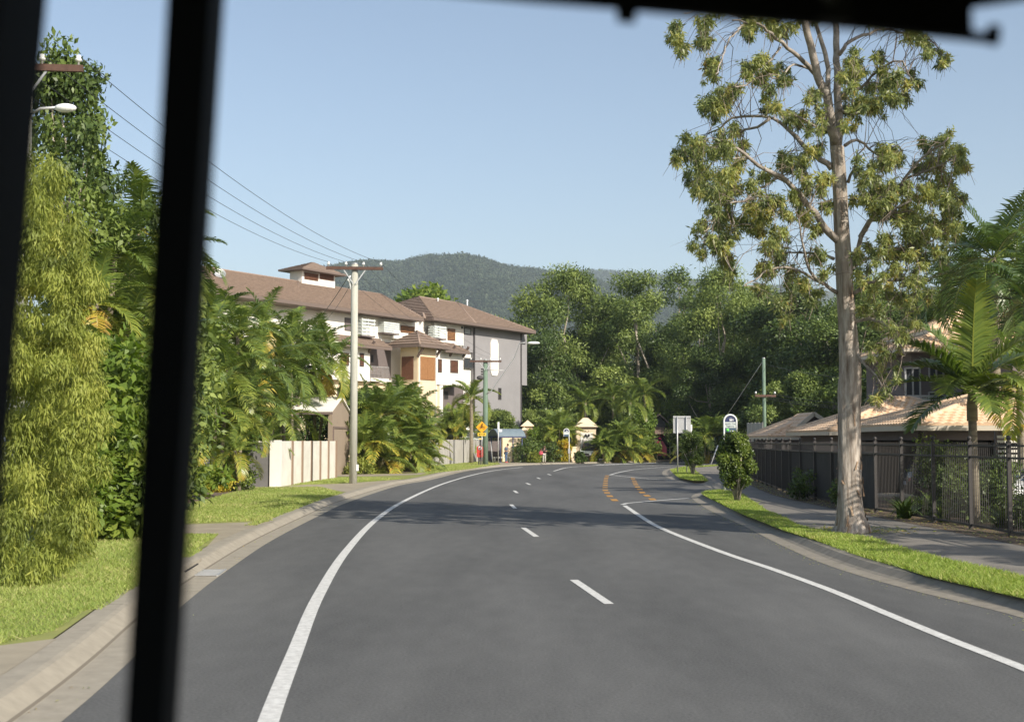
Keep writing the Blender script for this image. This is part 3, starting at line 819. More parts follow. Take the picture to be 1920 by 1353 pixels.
so = MB(); so.prism([ec + Vector((0, 0, -0.33)), ea2 + Vector((0, 0, -0.33)), ea2 - BN * 1.9 + Vector((0, 0, -0.33)), ec - BN * 1.9 + Vector((0, 0, -0.33))], (0, 0, 0.03)); bpart(so, 'soffit', M['fascia'], r1)
for xa, ya, xb, yb in ((538, 527, 540.5, 566), (558, 529, 561, 566.5)):
    cp = MB(); ridge_cap(cp, PX(xa, ya, RV), PX(xb, yb, 0.7), 0.34, 0.1); bpart(cp, 'ridge_cap', M['ridge'], r1)
# far hip roof over the grey end
ap = PX(857.5, 567.5, -5.2); lg_ = PX(785, 571, -5.2); lg_.z = ap.z
c0 = PX(891, 605.5, 1.15); c1 = PX(1004, 620.5, 1.15); cl = PX(812, 595, 1.15); zz = (c0.z + c1.z) / 2
c0.z = c1.z = cl.z = zz
r2 = tiled([c0, cl, lg_, ap]); tiled([c1, c0, ap])
bk1, bk0 = c1 - BN * 12.9, cl - BN * 12.9
tiled([bk1, c1, ap]); tiled([bk0, bk1, ap, lg_]); tiled([cl, bk0, lg_])
cp = MB(); ridge_cap(cp, ap, c0, 0.26); ridge_cap(cp, ap, lg_); ridge_cap(cp, ap, c1, 0.2); bpart(cp, 'ridge_cap', M['ridge'], r2)
fa = MB(); d_ = Vector((0, 0, -0.15)); fa.bar(c1 + d_, cl + d_, 0.14, 0.28); fa.bar(c1 + d_, bk1 + d_, 0.14, 0.28); fa.bar(cl + d_, bk0 + d_, 0.14, 0.28); bpart(fa, 'gutter', M['fascia'], r2)
so = MB(); d_ = Vector((0, 0, -0.31)); so.prism([c1 + d_, cl + d_, cl - BN * 1.7 + d_, c1 - BN * 1.7 + d_], (0, 0, 0.03)); bpart(so, 'soffit', M['fascia'], r2)
cp = MB(); ridge_cap(cp, PX(788, 573, -4.8), PX(796, 596, 0.72), 0.3, 0.1); ridge_cap(cp, PX(803, 573, -4.8), PX(813, 595, 0.72), 0.4, 0.1); bpart(cp, 'ridge_cap', M['ridge'], r2)
for x, y in ((821, 571), (876, 574)):
    vp = MB(); q = PX(x, y, -4.5); vp.tube([q + Vector((0, 0, -0.4)), q + Vector((0, 0, 0.55))], [0.07, 0.07], 6).ball(q + Vector((0, 0, 0.6)), 0.13, 8, 5); bpart(vp, 'roof_vent', M['signwhite'], r2)
# skirt roofs and tower roof
def skirt(x0, x1, ytop, yeave, v0, v1, name='skirt_roof'):
    u0, za = B.at(x0, yeave, v1); u1, _ = B.at(x1, yeave, v1); _, zb = B.at((x0 + x1) / 2, ytop, v0); _, za = B.at((x0 + x1) / 2, yeave, v1)
    r = tiled([B.P(u1, v1, za), B.P(u0, v1, za), B.P(u0, v0, max(zb, za + 0.3)), B.P(u1, v0, max(zb, za + 0.3))], name)
    f = MB(); f.bar(B.P(u0, v1, za - 0.14), B.P(u1, v1, za - 0.14), 0.12, 0.26); bpart(f, 'gutter', M['fascia'], r)
    return r
skirt(560, 735, 628, 643, 0.1, 1.75); skirt(835, 880, 646, 657, 0.05, 1.9)
ta = B.P((ut0 + ut1) / 2, (0.6 + vt) / 2, B.at(776, 620, 1.6)[1])
_, tz = B.at(800, 645.5, vt + 0.9)
q0, q1 = B.P(ut0 - 1.2, vt + 0.9, tz), B.P(ut1 + 0.9, vt + 0.9, tz)
q2, q3 = B.P(ut1 + 0.9, -0.2, tz), B.P(ut0 - 1.2, -0.2, tz)
tr_ = tiled([q0, q1, ta], 'tower_roof'); tiled([q1, q2, ta], 'tower_roof'); tiled([q3, q0, ta], 'tower_roof')
cp = MB(); ridge_cap(cp, ta, q1, 0.22); ridge_cap(cp, ta, q0, 0.22); bpart(cp, 'ridge_cap', M['ridge'], tr_)
d_ = Vector((0, 0, -0.14)); fa = MB(); fa.bar(q0 + d_, q1 + d_, 0.13, 0.28); fa.bar(q1 + d_, q2 + d_, 0.13, 0.28); fa.bar(q3 + d_, q0 + d_, 0.13, 0.28); bpart(fa, 'gutter', M['fascia'], tr_)
for (xa, ya, va, vb) in ((783, 667, vt, vt + 0.8), (817, 668, vt, vt + 0.8), (868, 668, 1.1, 1.8), (843, 666, 1.1, 1.8), (691, 659, 0.9, 1.6)):
    u, z = B.at(xa, ya, va)
    bk = MB(); bk.bar(B.P(u, va + 0.003, z - 0.1), B.P(u, vb, z + 0.95), 0.16, 0.2); bpart(bk, 'bracket', M['fascia'])
# roof lantern
uL0 = B.at(628, 535, -5.5)[0]; uL1 = B.at(566, 530, -5.5)[0]; zL0 = B.at(597, 556, -5.5)[1]; zL1 = B.at(597, 509.5, -5.5)[1]
ln = MB(); B.box(ln, uL0, uL1, -7.0, -5.5, zL0 - 1.5, zL1); lw = bpart(ln, 'roof_lantern', M['white'])
for xa, xb in ((570.5, 596), (599.5, 625)):
    u0, u1, z0, z1 = B.rect(xa, 512, xb, 525, -5.5)
    v_ = MB(); B.box(v_, u0, u1, -5.497, -5.46, z0, z1); 
    for k in range(7): z = z0 + (z1 - z0) * (k + .5) / 7; B.box(v_, u0, u1, -5.458, -5.42, z - 0.03, z + 0.03)
    bpart(v_, 'vent_louvre', M['brownslat'], lw)
la = B.P((uL0 + uL1) / 2, -6.25, B.at(596, 493, -6.25)[1])
ov = 0.75; k0, k1, k2, k3 = B.P(uL0 - ov, -5.5 + ov, zL1), B.P(uL1 + ov, -5.5 + ov, zL1), B.P(uL1 + ov, -7.0 - ov, zL1), B.P(uL0 - ov, -7.0 - ov, zL1)
for a, b in ((k0, k1), (k1, k2), (k3, k0), (k2, k3)):
    mb = MB(); roof_plane(mb, [a, b, la], 0.3, 0.04); bpart(mb, 'lantern_roof', M['rooftile'], lw)
fa = MB(); d_ = Vector((0, 0, -0.06))
for a, b in ((k0, k1), (k1, k2), (k3, k0), (k2, k3)): fa.bar(a + d_, b + d_, 0.1, 0.16)
fa.prism([k0 + d_ * 2, k1 + d_ * 2, k2 + d_ * 2, k3 + d_ * 2], (0, 0, -0.03)); bpart(fa, 'fascia', M['fascia'], lw)
# satellite dish
sd = PX(412, 514, -3.0)
sdt = thing('satellite_dish', 'pale grey satellite dish standing on the brown tiled roof', 'satellite dish', sd)
mb = MB()
ax = Vector((0.35, -0.75, 0.55)).normalized(); xx = ax.cross(Vector((0, 0, 1))).normalized(); yy = xx.cross(ax)
rings = []
for j in range(7):
    r = 0.5 * j / 6; rings.append([ax * (0.55 * r * r) + (xx * math.cos(2 * math.pi * k / 20) + yy * math.sin(2 * math.pi * k / 20)) * r for k in range(20)])
mb.add([v for r in rings for v in r], [(j * 20 + k, j * 20 + (k + 1) % 20, (j + 1) * 20 + (k + 1) % 20, (j + 1) * 20 + k) for j in range(6) for k in range(20)], True)
mb.build('dish', M['alum'], sdt)
MB().tube([(0, 0, -1.0), (0, 0.05, -0.05)], 0.04, 6).tube([Vector((0, 0, -0.3)), ax * 0.5 + Vector((0, 0, -0.12)), ax * 0.62], 0.018, 5).build('mast', M['galv'], sdt)
# ------------------------------------------------------------------ street things on the left
E2 = Vector((0.54, 0.8417, 0)); N2 = Vector((0.8417, -0.54, 0))
# gatehouse with a white metal gable roof
a0, a1 = G(626.5, 890.5, VZ), G(653.5, 887.2, VZ)
gd = (a1 - a0); gw_ = gd.length; gd.normalize(); gn = Vector((gd.y, -gd.x, 0))
ga = W(632, 745, a0.y + 0.9); ge = W(613, 771, a0.y).z; 
gt = thing('gatehouse', 'tan gatehouse with a white metal gable roof and a tall closed door', 'gatehouse', a0)
gl = a0 - gd * 0.95; gr = a1 + gd * 0.05; gw_ = (gr - gl).length
def gP(u, v, z): return gl + gd * u - gn * v + Vector((0, 0, z - VZ))
apx = gw_ * 0.5; za = ga.z; ze_ = ge
mb = MB(); pf = [gP(0.32, 0, VZ), gP(gw_ - 0.12, 0, VZ), gP(gw_ - 0.12, 0, ze_), gP(apx, 0, za - 0.12), gP(0.32, 0, ze_)]
mb.prism(pf, -gn * 0.25); mb.build('gable_wall', M['tan'], gt, True)
d0, d1 = 0.55, gw_ - 0.5; dz = W(630, 803, a0.y).z
mb = MB().prism([gP(d0, -0.004, VZ), gP(d1, -0.004, VZ), gP(d1, -0.004, dz), gP(d0, -0.004, dz)], gn * 0.03); dr_ = mb.build('door', M['tan'], gt, True)
fr = MB()
for a, b in ((gP(d0 - 0.06, -0.03, VZ), gP(d0 - 0.06, -0.03, dz)), (gP(d1 + 0.06, -0.03, VZ), gP(d1 + 0.06, -0.03, dz)), (gP(d0 - 0.12, -0.03, dz + 0.06), gP(d1 + 0.12, -0.03, dz + 0.06))): fr.bar(a, b, 0.10, 0.12)
fr.build('door_frame', M['fascia'], dr_, True)
mb = MB(); 
for s_ in (0, 1):
    e_ = gP(-0.18 if s_ == 0 else gw_ + 0.12, -0.12, ze_ - 0.05); t_ = gP(apx, -0.12, za)
    mb.prism([e_, t_, t_ - gn * 5.2, e_ - gn * 5.2], (0, 0, 0.08))
rf = mb.build('roof', M['white'], gt, True)
for u in (-0.2, gw_ + 0.14):
    e_ = gP(u, -0.12, ze_ - 0.13); MB().bar(e_, e_ - gn * 5.2, 0.12, 0.16).build('gutter', M['fascia'], rf, True)
for u, v in ((0.38, 4.9), (gw_ - 0.2, 4.9), (gw_ - 0.2, 2.6)):
    MB().bar(gP(u, v, VZ), gP(u, v, ze_ - 0.1), 0.16).build('post', M['tan'], gt, True)
MB().prism([gP(0.32, 4.8, VZ), gP(gw_ - 0.12, 4.8, VZ), gP(gw_ - 0.12, 4.8, 2.0), gP(0.32, 4.8, 2.0)], -gn * 0.1).build('rear_wall', M['tan'], gt, True)

# white panel wall with brown battens
w0, w1 = G(524, 911.5, VZ), G(627, 896, VZ)
wd = (w1 - w0); wl = wd.length; wd.normalize(); wn_ = Vector((wd.y, -wd.x, 0))
wt = thing('panel_wall', 'white panelled garden wall with thin brown battens beside the gatehouse', 'wall', w0)
npan = 6
for k in range(npan):
    a = w0 + wd * (wl * k / npan + 0.06); b = w0 + wd * (wl * (k + 1) / npan - 0.06)
    MB().bar(a + Vector((0, 0, 1.01)), b + Vector((0, 0, 1.01)), 0.12, 2.02).build('panel', M['fenceboard'], wt, True)
for k in range(1, npan + 1):
    a = w0 + wd * (wl * k / npan); MB().bar(a + wn_ * .05, a + wn_ * .05 + Vector((0, 0, 2.04)), 0.16, 0.18, up=wd).build('batten', M['stripbrown'], wt, True)
pc = w0 - wd * 0.35
MB().box(pc + Vector((-0.1, 0, 1.03)), (0.42, 0.6, 2.06)).build('end_pier', M['white'], wt, True)
sw = thing('return_wall', 'shaded grey rendered wall behind the palms meeting the white pier', 'wall', G(490, 912, VZ))
p_ = pc + Vector((-0.32, -0.1, 0)); q_ = G(440, 916, VZ); q_ = Vector((q_.x, p_.y - 0.3, VZ))
MB().bar(p_ + Vector((0, 0, 0.98)), q_ + Vector((0, 0, 0.98)), 0.18, 1.96).build('wall_panel', M['shadegrey'], sw, True)
MB().bar(p_ + Vector((0, 0, 2.0)), q_ + Vector((0, 0, 2.0)), 0.24, 0.07).build('coping', M['white'], sw, True)
# small white slatted gate among the palms
gq = G(380, 918, VZ)
gt_ = thing('slatted_gate', 'white slatted gate half hidden by palm leaves', 'gate', gq)
mb = MB()
for k in range(11): mb.box((0, 0, 0.1 + k * 0.115), (0.62, 0.03, 0.085))
mb.build('gate_panel', M['white'], gt_)
for s_ in (-1, 1): MB().box((s_ * 0.37, 0, 0.68), (0.1, 0.1, 1.36)).build('post', M['white'], gt_)

# timber paling fence
f0, f1 = G(780, 876, VZ), G(899, 864.6, VZ)
fd = (f1 - f0); fl_ = fd.length; fd.normalize()
ft = thing('paling_fence', 'long weathered grey timber paling fence along the grass verge', 'fence', f0)
mb = MB(); n = int(fl_ / 0.16); rng_ = random.Random(4)
for k in range(n):
    p = f0 + fd * (0.16 * k); h = 2.12 + rng_.uniform(-0.03, 0.03) + 0.12 * (p.y < 104)
    mb.bar(p + Vector((rng_.uniform(-.01, .01), 0, h / 2)), p + fd * 0.145 + Vector((0, 0, h / 2)), 0.022, h)
mb.build('palings', M['paling'], ft, True)
mb = MB()
for z in (0.45, 1.75): mb.bar(f0 + Vector((-0.06, 0, z)), f1 + Vector((-0.06, 0, z)), 0.07, 0.09)
mb.build('rails', M['paling'], ft, True)
for k in (3, 6, 9, 12): 
    p = f0 + fd * (fl_ * k / 13); MB().bar(p + Vector((0.02, 0, 0)), p + Vector((0.02, 0, 2.05)), 0.05, 0.07).build('post', M['mauve'], ft, True)
# darker fence continuing behind the pole
f2 = f1 + Vector((0.3, 0.6, 0)); f3 = f2 + Vector((2.7, 2.2, 0))
ft2 = thing('dark_fence', 'dark stained fence section behind the green pole and bus shelter', 'fence', f2)
mb = MB()
for k in range(20): p = f2.lerp(f3, k / 20); q = f2.lerp(f3, (k + .9) / 20); mb.bar(p + Vector((0, 0, 1)), q + Vector((0, 0, 1)), 0.03, 2.0)
mb.build('palings', M['mauve'], ft2, True)
for k in (0, 1, 2): p = f2.lerp(f3, k / 2); MB().bar(p + Vector((-.05, .08, 0)), p + Vector((-.05, .08, 2.05)), 0.1).build('post', M['greydark'], ft2, True)
# small shed roof and green box behind / beside the paling fence
sh = W(870, 829, 128); st = thing('garden_shed', 'low shed with a pale sheet roof peeping over the paling fence', 'shed', (sh.x, sh.y, VZ))
MB().prism([(-2.6, 0, 2.15), (2.4, 0, 2.15), (2.0, 1.6, 2.85), (-2.2, 1.6, 2.85)], (0, 0, 0.08)).build('roof', M['signgrey'], st)
MB().box((0, 0.9, 1.1), (4.6, 1.5, 2.1)).build('wall', M['greydark'], st)
gb_ = G(871.5, 864.5, VZ); gb_.x += 0.3
t = thing('utility_box', 'small green utility box standing against the paling fence', 'utility box', (gb_.x, gb_.y - 1.5, VZ))
MB().box((0, 0, 0.45), (0.36, 0.3, 0.9)).box((0, 0, 0.92), (0.4, 0.34, 0.05)).build('cabinet', M['palegreen'], t)
MB().box((0, -0.157, 0.45), (0.28, 0.012, 0.75)).build('door', M['palegreen'], t)

# ------------------------------------------------------------------ poles and wires
def power_pole(name, label, base, top, r0, r1, m, arm_z, arm_w, arm_dir, braces=True, ins=4):
    t = thing(name, label, 'power pole', base)
    b = Vector(base)
    MB().tube([(0, 0, -0.1), (0, 0, (top - b.z) * 0.5), (0, 0, top - b.z)], [r0, (r0 + r1) / 2, r1], 14).build('pole', m, t)
    MB().tube([(0, 0, top - b.z), (0, 0, top - b.z + 0.07)], [r1 * 1.02, r1 * 0.8], 14).build('cap', M['alum'], t)
    ad = Vector(arm_dir).normalized(); side = Vector((ad.y, -ad.x, 0)) * (r1 + 0.06)
    zc_ = arm_z - b.z
    ca = MB().bar(ad * (-arm_w / 2) + side + Vector((0, 0, zc_)), ad * (arm_w / 2) + side + Vector((0, 0, zc_)), 0.10, 0.15).build('crossarm', M['crossarm'], t)
    pts = []
    for k in range(ins):
        u = (-0.46 + 0.92 * k / (ins - 1)) * arm_w
        if abs(u) < 0.25: continue
        q = ad * u + side + Vector((0, 0, zc_))
        MB().tube([q + Vector((0, 0, 0.075)), q + Vector((0, 0, 0.16)), q + Vector((0, 0, 0.17)), q + Vector((0, 0, 0.22)), q + Vector((0, 0, 0.23)), q + Vector((0, 0, 0.30))], [0.025, 0.025, 0.07, 0.075, 0.05, 0.055], 10).build('insulator', M['ceramic'], ca)
        pts.append(b + q + Vector((0, 0, 0.29)))
    if braces:
        for s_ in (-1, 1):
            MB().bar(ad * (s_ * arm_w * 0.19) + side + Vector((0, 0, zc_ - 0.08)), ad * (s_ * 0.05) + side + Vector((0, 0, zc_ - 0.75)), 0.035, 0.05).build('brace', M['alum'], t)
    return t, pts
pb1 = G(662, 906, VZ)
arm_d = Vector((0.96, 0.1, 0))
t1, ins1 = power_pole('power_pole', 'tall pale grey timber power pole rising beside the white gatehouse', pb1, W(662, 496, pb1.y).z, 0.19, 0.165, M['pole'], W(662, 504, pb1.y).z, 2.72, arm_d)
_m = MB(); zc_ = W(662, 522, pb1.y).z - VZ
_m.tube([(-0.18, -0.16, zc_ + .12), (-0.3, -0.2, zc_ - .1), (-0.2, -0.17, zc_ - .22)], [.03, .06, .03], 7).tube([(-.22, -.16, zc_ - .1), (-.18, -.16, zc_ - .55)], .03, 6)
_m.build('cable_terminal', M['ceramic'], t1)
MB().box((0.21, -0.05, 0.75), (0.10, 0.16, 0.3)).build('meter_box', M['signwhite'], t1)
pb2 = G(910, 870.5, VZ); pb2.y = 111.0; pb2.x = W(910, 870, 111).x
t2, ins2 = power_pole('power_pole', 'green painted power pole behind the yellow cyclist warning sign', pb2, W(912, 675, 111).z, 0.24, 0.19, M['greenpole'], W(912, 677.5, 111).z, 2.75, Vector((0.97, 0.05, 0)))
u_ = pb2
MB().tube([(0.1, -0.1, W(912, 694, 111).z - VZ), (1.6, -0.3, W(912, 694.5, 111).z - VZ)], 0.035, 6).build('outrigger', M['galv'], t2)
lz = W(985, 646, 111).z - VZ; lx = W(985, 646, 111).x - pb2.x
la_ = MB().tube([(0.1, -.15, W(915, 738, 111).z - VZ), (0.5, -.2, W(925, 733, 111).z - VZ), (lx * 0.72, -.6, W(965, 672, 111).z - VZ), (lx - .5, -.75, lz + .1), (lx, -.8, lz + .12)], [.06, .05, .045, .04, .04], 7).build('lamp_arm', M['galv'], t2)
MB().ball((lx + 0.7, -.85, lz + .08), (0.55, .2, .13), 12, 7).build('lamp_head', M['signwhite'], la_)
tk = MB(); z_ = W(912, 692, 111).z - VZ
for k in range(3): tk.ball((-0.28, -.18, z_ - k * .22), (.12, .12, .08), 8, 5)
tk.ball((-.45, -.15, z_ - .75), (.32, .2, .2), 10, 6); tk.build('cable_box', M['greydark'], t2)
# pole whose crossarm and street lamp show at the edge of the screen pillar
pb0 = Vector((-11.03, 28.6, VZ))
t0_, ins0 = power_pole('power_pole', 'power pole with a brown crossarm and white lamp above the feathery hedge', pb0, W(60, 118, 28.6).z, 0.17, 0.15, M['pole'], W(60, 131, 28.6).z, 2.6, Vector((0.96, 0.1, 0)), ins=4)
zl = W(118, 207, 28.6).z - VZ
la_ = MB().tube([(0.1, -.1, zl - .15), (0.4, -.15, zl), (0.82, -.18, zl + .02)], .035, 7).build('lamp_arm', M['galv'], t0_)
MB().ball((0.98, -.2, zl), (.25, .13, .10), 14, 8).build('lamp_head', M['signwhite'], la_)
def wire(name, a, b, sag, r, label, group=None, m='wire', n=22):
    pts = [Vector(a).lerp(Vector(b), i / n) - Vector((0, 0, sag * 4 * (i / n) * (1 - i / n))) for i in range(n + 1)]
    o = MB().tube(pts, r, 5).solo(name, M[m])
    return tag(o, label, 'wire', group)
order = ['outermost overhead wire', 'second overhead wire', 'third overhead wire', 'innermost overhead wire']
for k in range(4):
    wire('overhead_wire', ins0[k], ins1[k], 0.62, 0.009, ['overhead wire nearest the palms between the two pale poles', 'second overhead wire out from the palms between the pale poles', 'third overhead wire out from the palms between the pale poles', 'overhead wire nearest the road between the two pale poles'][k], 'overhead wires between the pale poles')
for k in range(4):
    wire('overhead_wire', ins1[k], ins2[k], 0.7, 0.008, ['thin wire nearest the building from pale pole to green pole', 'second thin wire from the building running to the green pole', 'third thin wire from the building running to the green pole', 'thin wire nearest the road from pale pole to green pole'][k], 'overhead wires to the green pole')
q = pb1 + Vector((-.25, -.16, W(662, 522, pb1.y).z))
wire('service_wire', q, B.P(B.at(575, 620, 0.5)[0], 0.5, B.at(575, 620, 0.5)[1]), 0.3, 0.02, 'thick black service cable from the pale pole down to the building', 'service cables')
wire('service_wire', q + Vector((.1, 0, -.4)), B.P(B.at(610, 600, 0.5)[0], 0.5, B.at(610, 600, 0.5)[1]), 0.2, 0.014, 'thin service cable dropping steeply from the pale pole to the eave', 'service cables')
# third pole, far over the dark fence
pb3 = W(1434, 850, 88); pb3.z = VZ
t3, ins3 = power_pole('power_pole', 'slim dark green pole standing before the forest beyond the dark fence', pb3, W(1435, 672, 88).z, 0.14, 0.11, M['greenpole'], W(1435, 742, 88).z, 1.6, Vector((0.9, 0.3, 0)), False)
stay = wire('stay_wire', pb3 + Vector((0, 0, 7.6)), W(1365, 775, 94), 0.02, 0.02, 'pale stay wire slanting down from the slim dark green pole', None, 'galv', 4)
for k, (y0, y1) in enumerate(((683, 698), (742, 746), (746, 748.5), (735, 741))):
    wire('overhead_wire', W(1437, y0, 88), W(1760, y1 + 6, 70), 0.5, 0.013, ['highest wire from the dark green pole across the forest', 'lowest pair wire from the dark green pole behind the paperbark', 'fourth wire from the dark green pole above the tiled garage', 'middle wire from the dark green pole behind the paperbark'][k], 'wires from the dark green pole', 'wire')
sp = G(1336, 857, VZ)
gp = thing('guy_guard', 'white slanted stay guard beside the road past the bus stop pole', 'stay guard', (W(1333, 857, 112).x, 112, VZ))
MB().tube([(0, 0, 0), (0.62, 0, 1.65)], .05, 8).build('guard', M['signwhite'], gp)

# ------------------------------------------------------------------ signs, bin, bus stop furniture
def text_mesh(body, size, m, name, parent, loc, rotz=0.0, ext=0.004):
    cu = bpy.data.curves.new(name, 'FONT'); cu.body = body; cu.size = size; cu.extrude = ext; cu.align_x = 'CENTER'; cu.align_y = 'CENTER'
    o = bpy.data.objects.new('tmp', cu); COL.objects.link(o)
    bpy.context.view_layer.update()
    me = bpy.data.meshes.new_from_object(o.evaluated_get(bpy.context.evaluated_depsgraph_get()))
    bpy.data.objects.remove(o)
    me.name = name; me.materials.clear(); me.materials.append(m)
    me.transform(Matrix.Translation(loc) @ Matrix.Rotation(rotz, 4, 'Z') @ Matrix.Rotation(rad(90), 4, 'X'))
    return link(name, me, parent)
d_ = 109.5; sb = W(903.5, 870, d_); sb.z = VZ
t = thing('warning_sign', 'yellow diamond cyclist warning sign on a thin steel post', 'road sign', sb)
MB().tube([(0, 0, 0), (0, 0, W(903, 800, d_).z)], 0.035, 8).build('post', M['galv'], t)
zc_ = W(903, 800.5, d_).z - VZ; r_ = 0.50
dm = MB().prism([(0, -0.06, zc_ - r_), (r_, -0.06, zc_), (0, -0.06, zc_ + r_), (-r_, -0.06, zc_)], (0, 0.02, 0)).build('diamond_plate', M['signyellow'], t)
sym = MB()
def ring(c, R, w_, n=20):
    for k in range(n):
        a, b = 2 * math.pi * k / n, 2 * math.pi * (k + 1) / n
        sym.bar((c[0] + R * math.cos(a), -0.07, c[1] + R * math.sin(a)), (c[0] + R * math.cos(b), -0.07, c[1] + R * math.sin(b)), 0.012, w_, up=(0, 1, 0)) if False else sym.tube([(c[0] + R * math.cos(a), -0.067, c[1] + R * math.sin(a)), (c[0] + R * math.cos(b), -0.067, c[1] + R * math.sin(b))], w_ / 2, 4, False)
for cx in (-0.17, 0.17): ring((cx, zc_ - 0.06), 0.095, 0.03)
P3 = lambda x, z: (x, -0.068, zc_ + z)
for a, b in (((-.17, -.06), (-.08, .09)), ((-.08, .09), (.09, .07)), ((.09, .07), (.0, -.07)), ((.0, -.07), (-.17, -.06)), ((.0, -.07), (-.08, .09)), ((.17, -.06), (.09, .07)), ((.09, .07), (.1, .14))): sym.tube([P3(*a), P3(*b)], .013, 4)
sym.tube([P3(-.09, .12), P3(-.02, .22), P3(.03, .16), P3(.1, .13)], .03, 5).tube([P3(-.09, .12), P3(.0, .03), P3(-.02, -.07)], .025, 5).ball(P3(.03, .27), .05, 8, 6)
sym.build('cyclist_symbol', M['signblack'], dm)
z2 = W(903, 814, d_).z - VZ
pl_ = MB().box((0, -0.05, z2), (0.72, 0.02, 0.25)).build('arrow_plate', M['signlemon'], t)
ar = MB().box((0, -0.064, z2), (0.36, 0.008, 0.05))
for s_ in (-1, 1): ar.prism([(s_ * .30, -.068, z2), (s_ * .16, -.068, z2 + .08), (s_ * .16, -.068, z2 - .08)], (0, .008, 0))
ar.build('arrow', M['signblack'], pl_)
z3 = W(900, 822.5, d_).z - VZ
MB().prism([(-.02, -.05, z3 - .05), (-.02, -.05, z3 + .05), (-.3, -.05, z3 + .02), (-.3, -.05, z3 - .02)], (0, .02, 0)).build('small_plate', M['signlemon'], t)
# red post-mounted bin
rb = W(899.8, 870.4, 109.8); rb.z = VZ
t = thing('post_bin', 'red post mounted bin with a round white emblem next to the green pole', 'bin', rb)
zb0, zb1 = W(900, 856.8, 109.8).z - VZ, W(900, 835.5, 109.8).z - VZ
bx = MB(); hw = .27
out = [(-hw, zb0 + .06), (-hw + .06, zb0), (hw - .06, zb0), (hw, zb0 + .06)] + [(hw * math.cos(a), zb1 - hw * .6 + hw * .6 * math.sin(a)) for a in [math.pi * k / 10 for k in range(11)]]
bx.prism([(x, -.16, z) for x, z in out], (0, .36, 0)); body = bx.build('bin_body', M['red'], t)
MB().tube([(0, -.165, zb1 - .2), (0, -.18, zb1 - .2)], .16, 20).build('emblem', M['signwhite'], body)
MB().tube([(0, -.181, zb1 - .2), (0, -.19, zb1 - .2)], .075, 14).build('emblem_mark', M['red'], body)
MB().box((.03, -.165, zb0 + .3), (.16, .012, .07)).build('slot', M['signblack'], body)
for s_ in (-.1, .06): MB().box((s_, .02, zb0 / 2), (.09, .09, zb0)).build('leg', M['greydark'], t)

# bus shelter
shd = 121.8
s0 = W(950, 868, shd); s0.z = VZ
t = thing('bus_shelter', 'bus shelter with a curved slate blue roof on dark posts', 'bus shelter', s0, rad(27))
Z = lambda py, d=shd: W(948, py, d).z - VZ
zr0, zr1 = Z(817.5), Z(803.5)
mb = MB(); nb = 14; xl, xr_ = -1.45, 1.45
arc = [(-1.15 + 2.3 * k / nb, zr0 + (zr1 - zr0) * math.sin(math.pi * (k / nb)) ** .8) for k in range(nb + 1)]
for k in range(nb):
    (y0, z0), (y1, z1) = arc[k], arc[k + 1]
    mb.prism([(xl, y0, z0), (xr_, y0, z0), (xr_, y1, z1), (xl, y1, z1)], (0, 0, -.05))
rf = mb.build('roof', M['shelterroof'], t)
for x_ in (xl + .02, xr_ - .02):
    mb = MB(); mb.tube([(x_, y, z - .07) for y, z in arc], .05, 6); mb.build('arch_rib', M['shelterpost'], rf)
for y_ in (-1.1, 1.1): MB().bar((xl, y_, zr0 - .08), (xr_, y_, zr0 - .08), .1, .12).build('beam', M['shelterpost'], rf)
for x_ in (xl + .3, xr_ - .3):
    for y_ in (-.95, .95):
        p_ = MB().tube([(x_, y_, 0), (x_, y_, zr0)], .06, 10).build('post', M['shelterpost'], t)
        MB().box((x_, y_, .03), (.3, .3, .06)).build('foot', M['shelterpost'], p_)
MB().box((-.35, .35, .46), (1.8, .4, .06)).build('bench', M['signwhite'], t)
for x_ in (-1.1, .4): MB().box((x_, .35, .215), (.06, .3, .43)).build('bench_leg', M['galv'], t)
# thin pole with small flag sign by the shelter, leaning rod
sp_ = W(934.3, 868.6, 118); sp_.z = VZ
t = thing('stop_flag_sign', 'slim white pole with small white flag plates beside the shelter', 'sign', sp_)
zt_ = W(934, 791, 118).z - VZ
MB().tube([(0, 0, 0), (0, 0, zt_)], .045, 8).build('post', M['galv'], t)
MB().box((.02, -.055, zt_ - .33), (.17, .02, .66)).build('flag_plate', M['signwhite'], t)
MB().box((.2, -.055, zt_ - .78), (.3, .02, .22)).build('lower_plate', M['signwhite'], t)
rd = W(924, 866, 119.5); rd.z = VZ
t = thing('leaning_rod', 'pale rod leaning beside the dark fence under the shelter', 'rod'  , rd)
MB().tube([(0, 0, 0), (-.2, .1, 1.95)], .035, 6).build('rod', M['galv'], t)

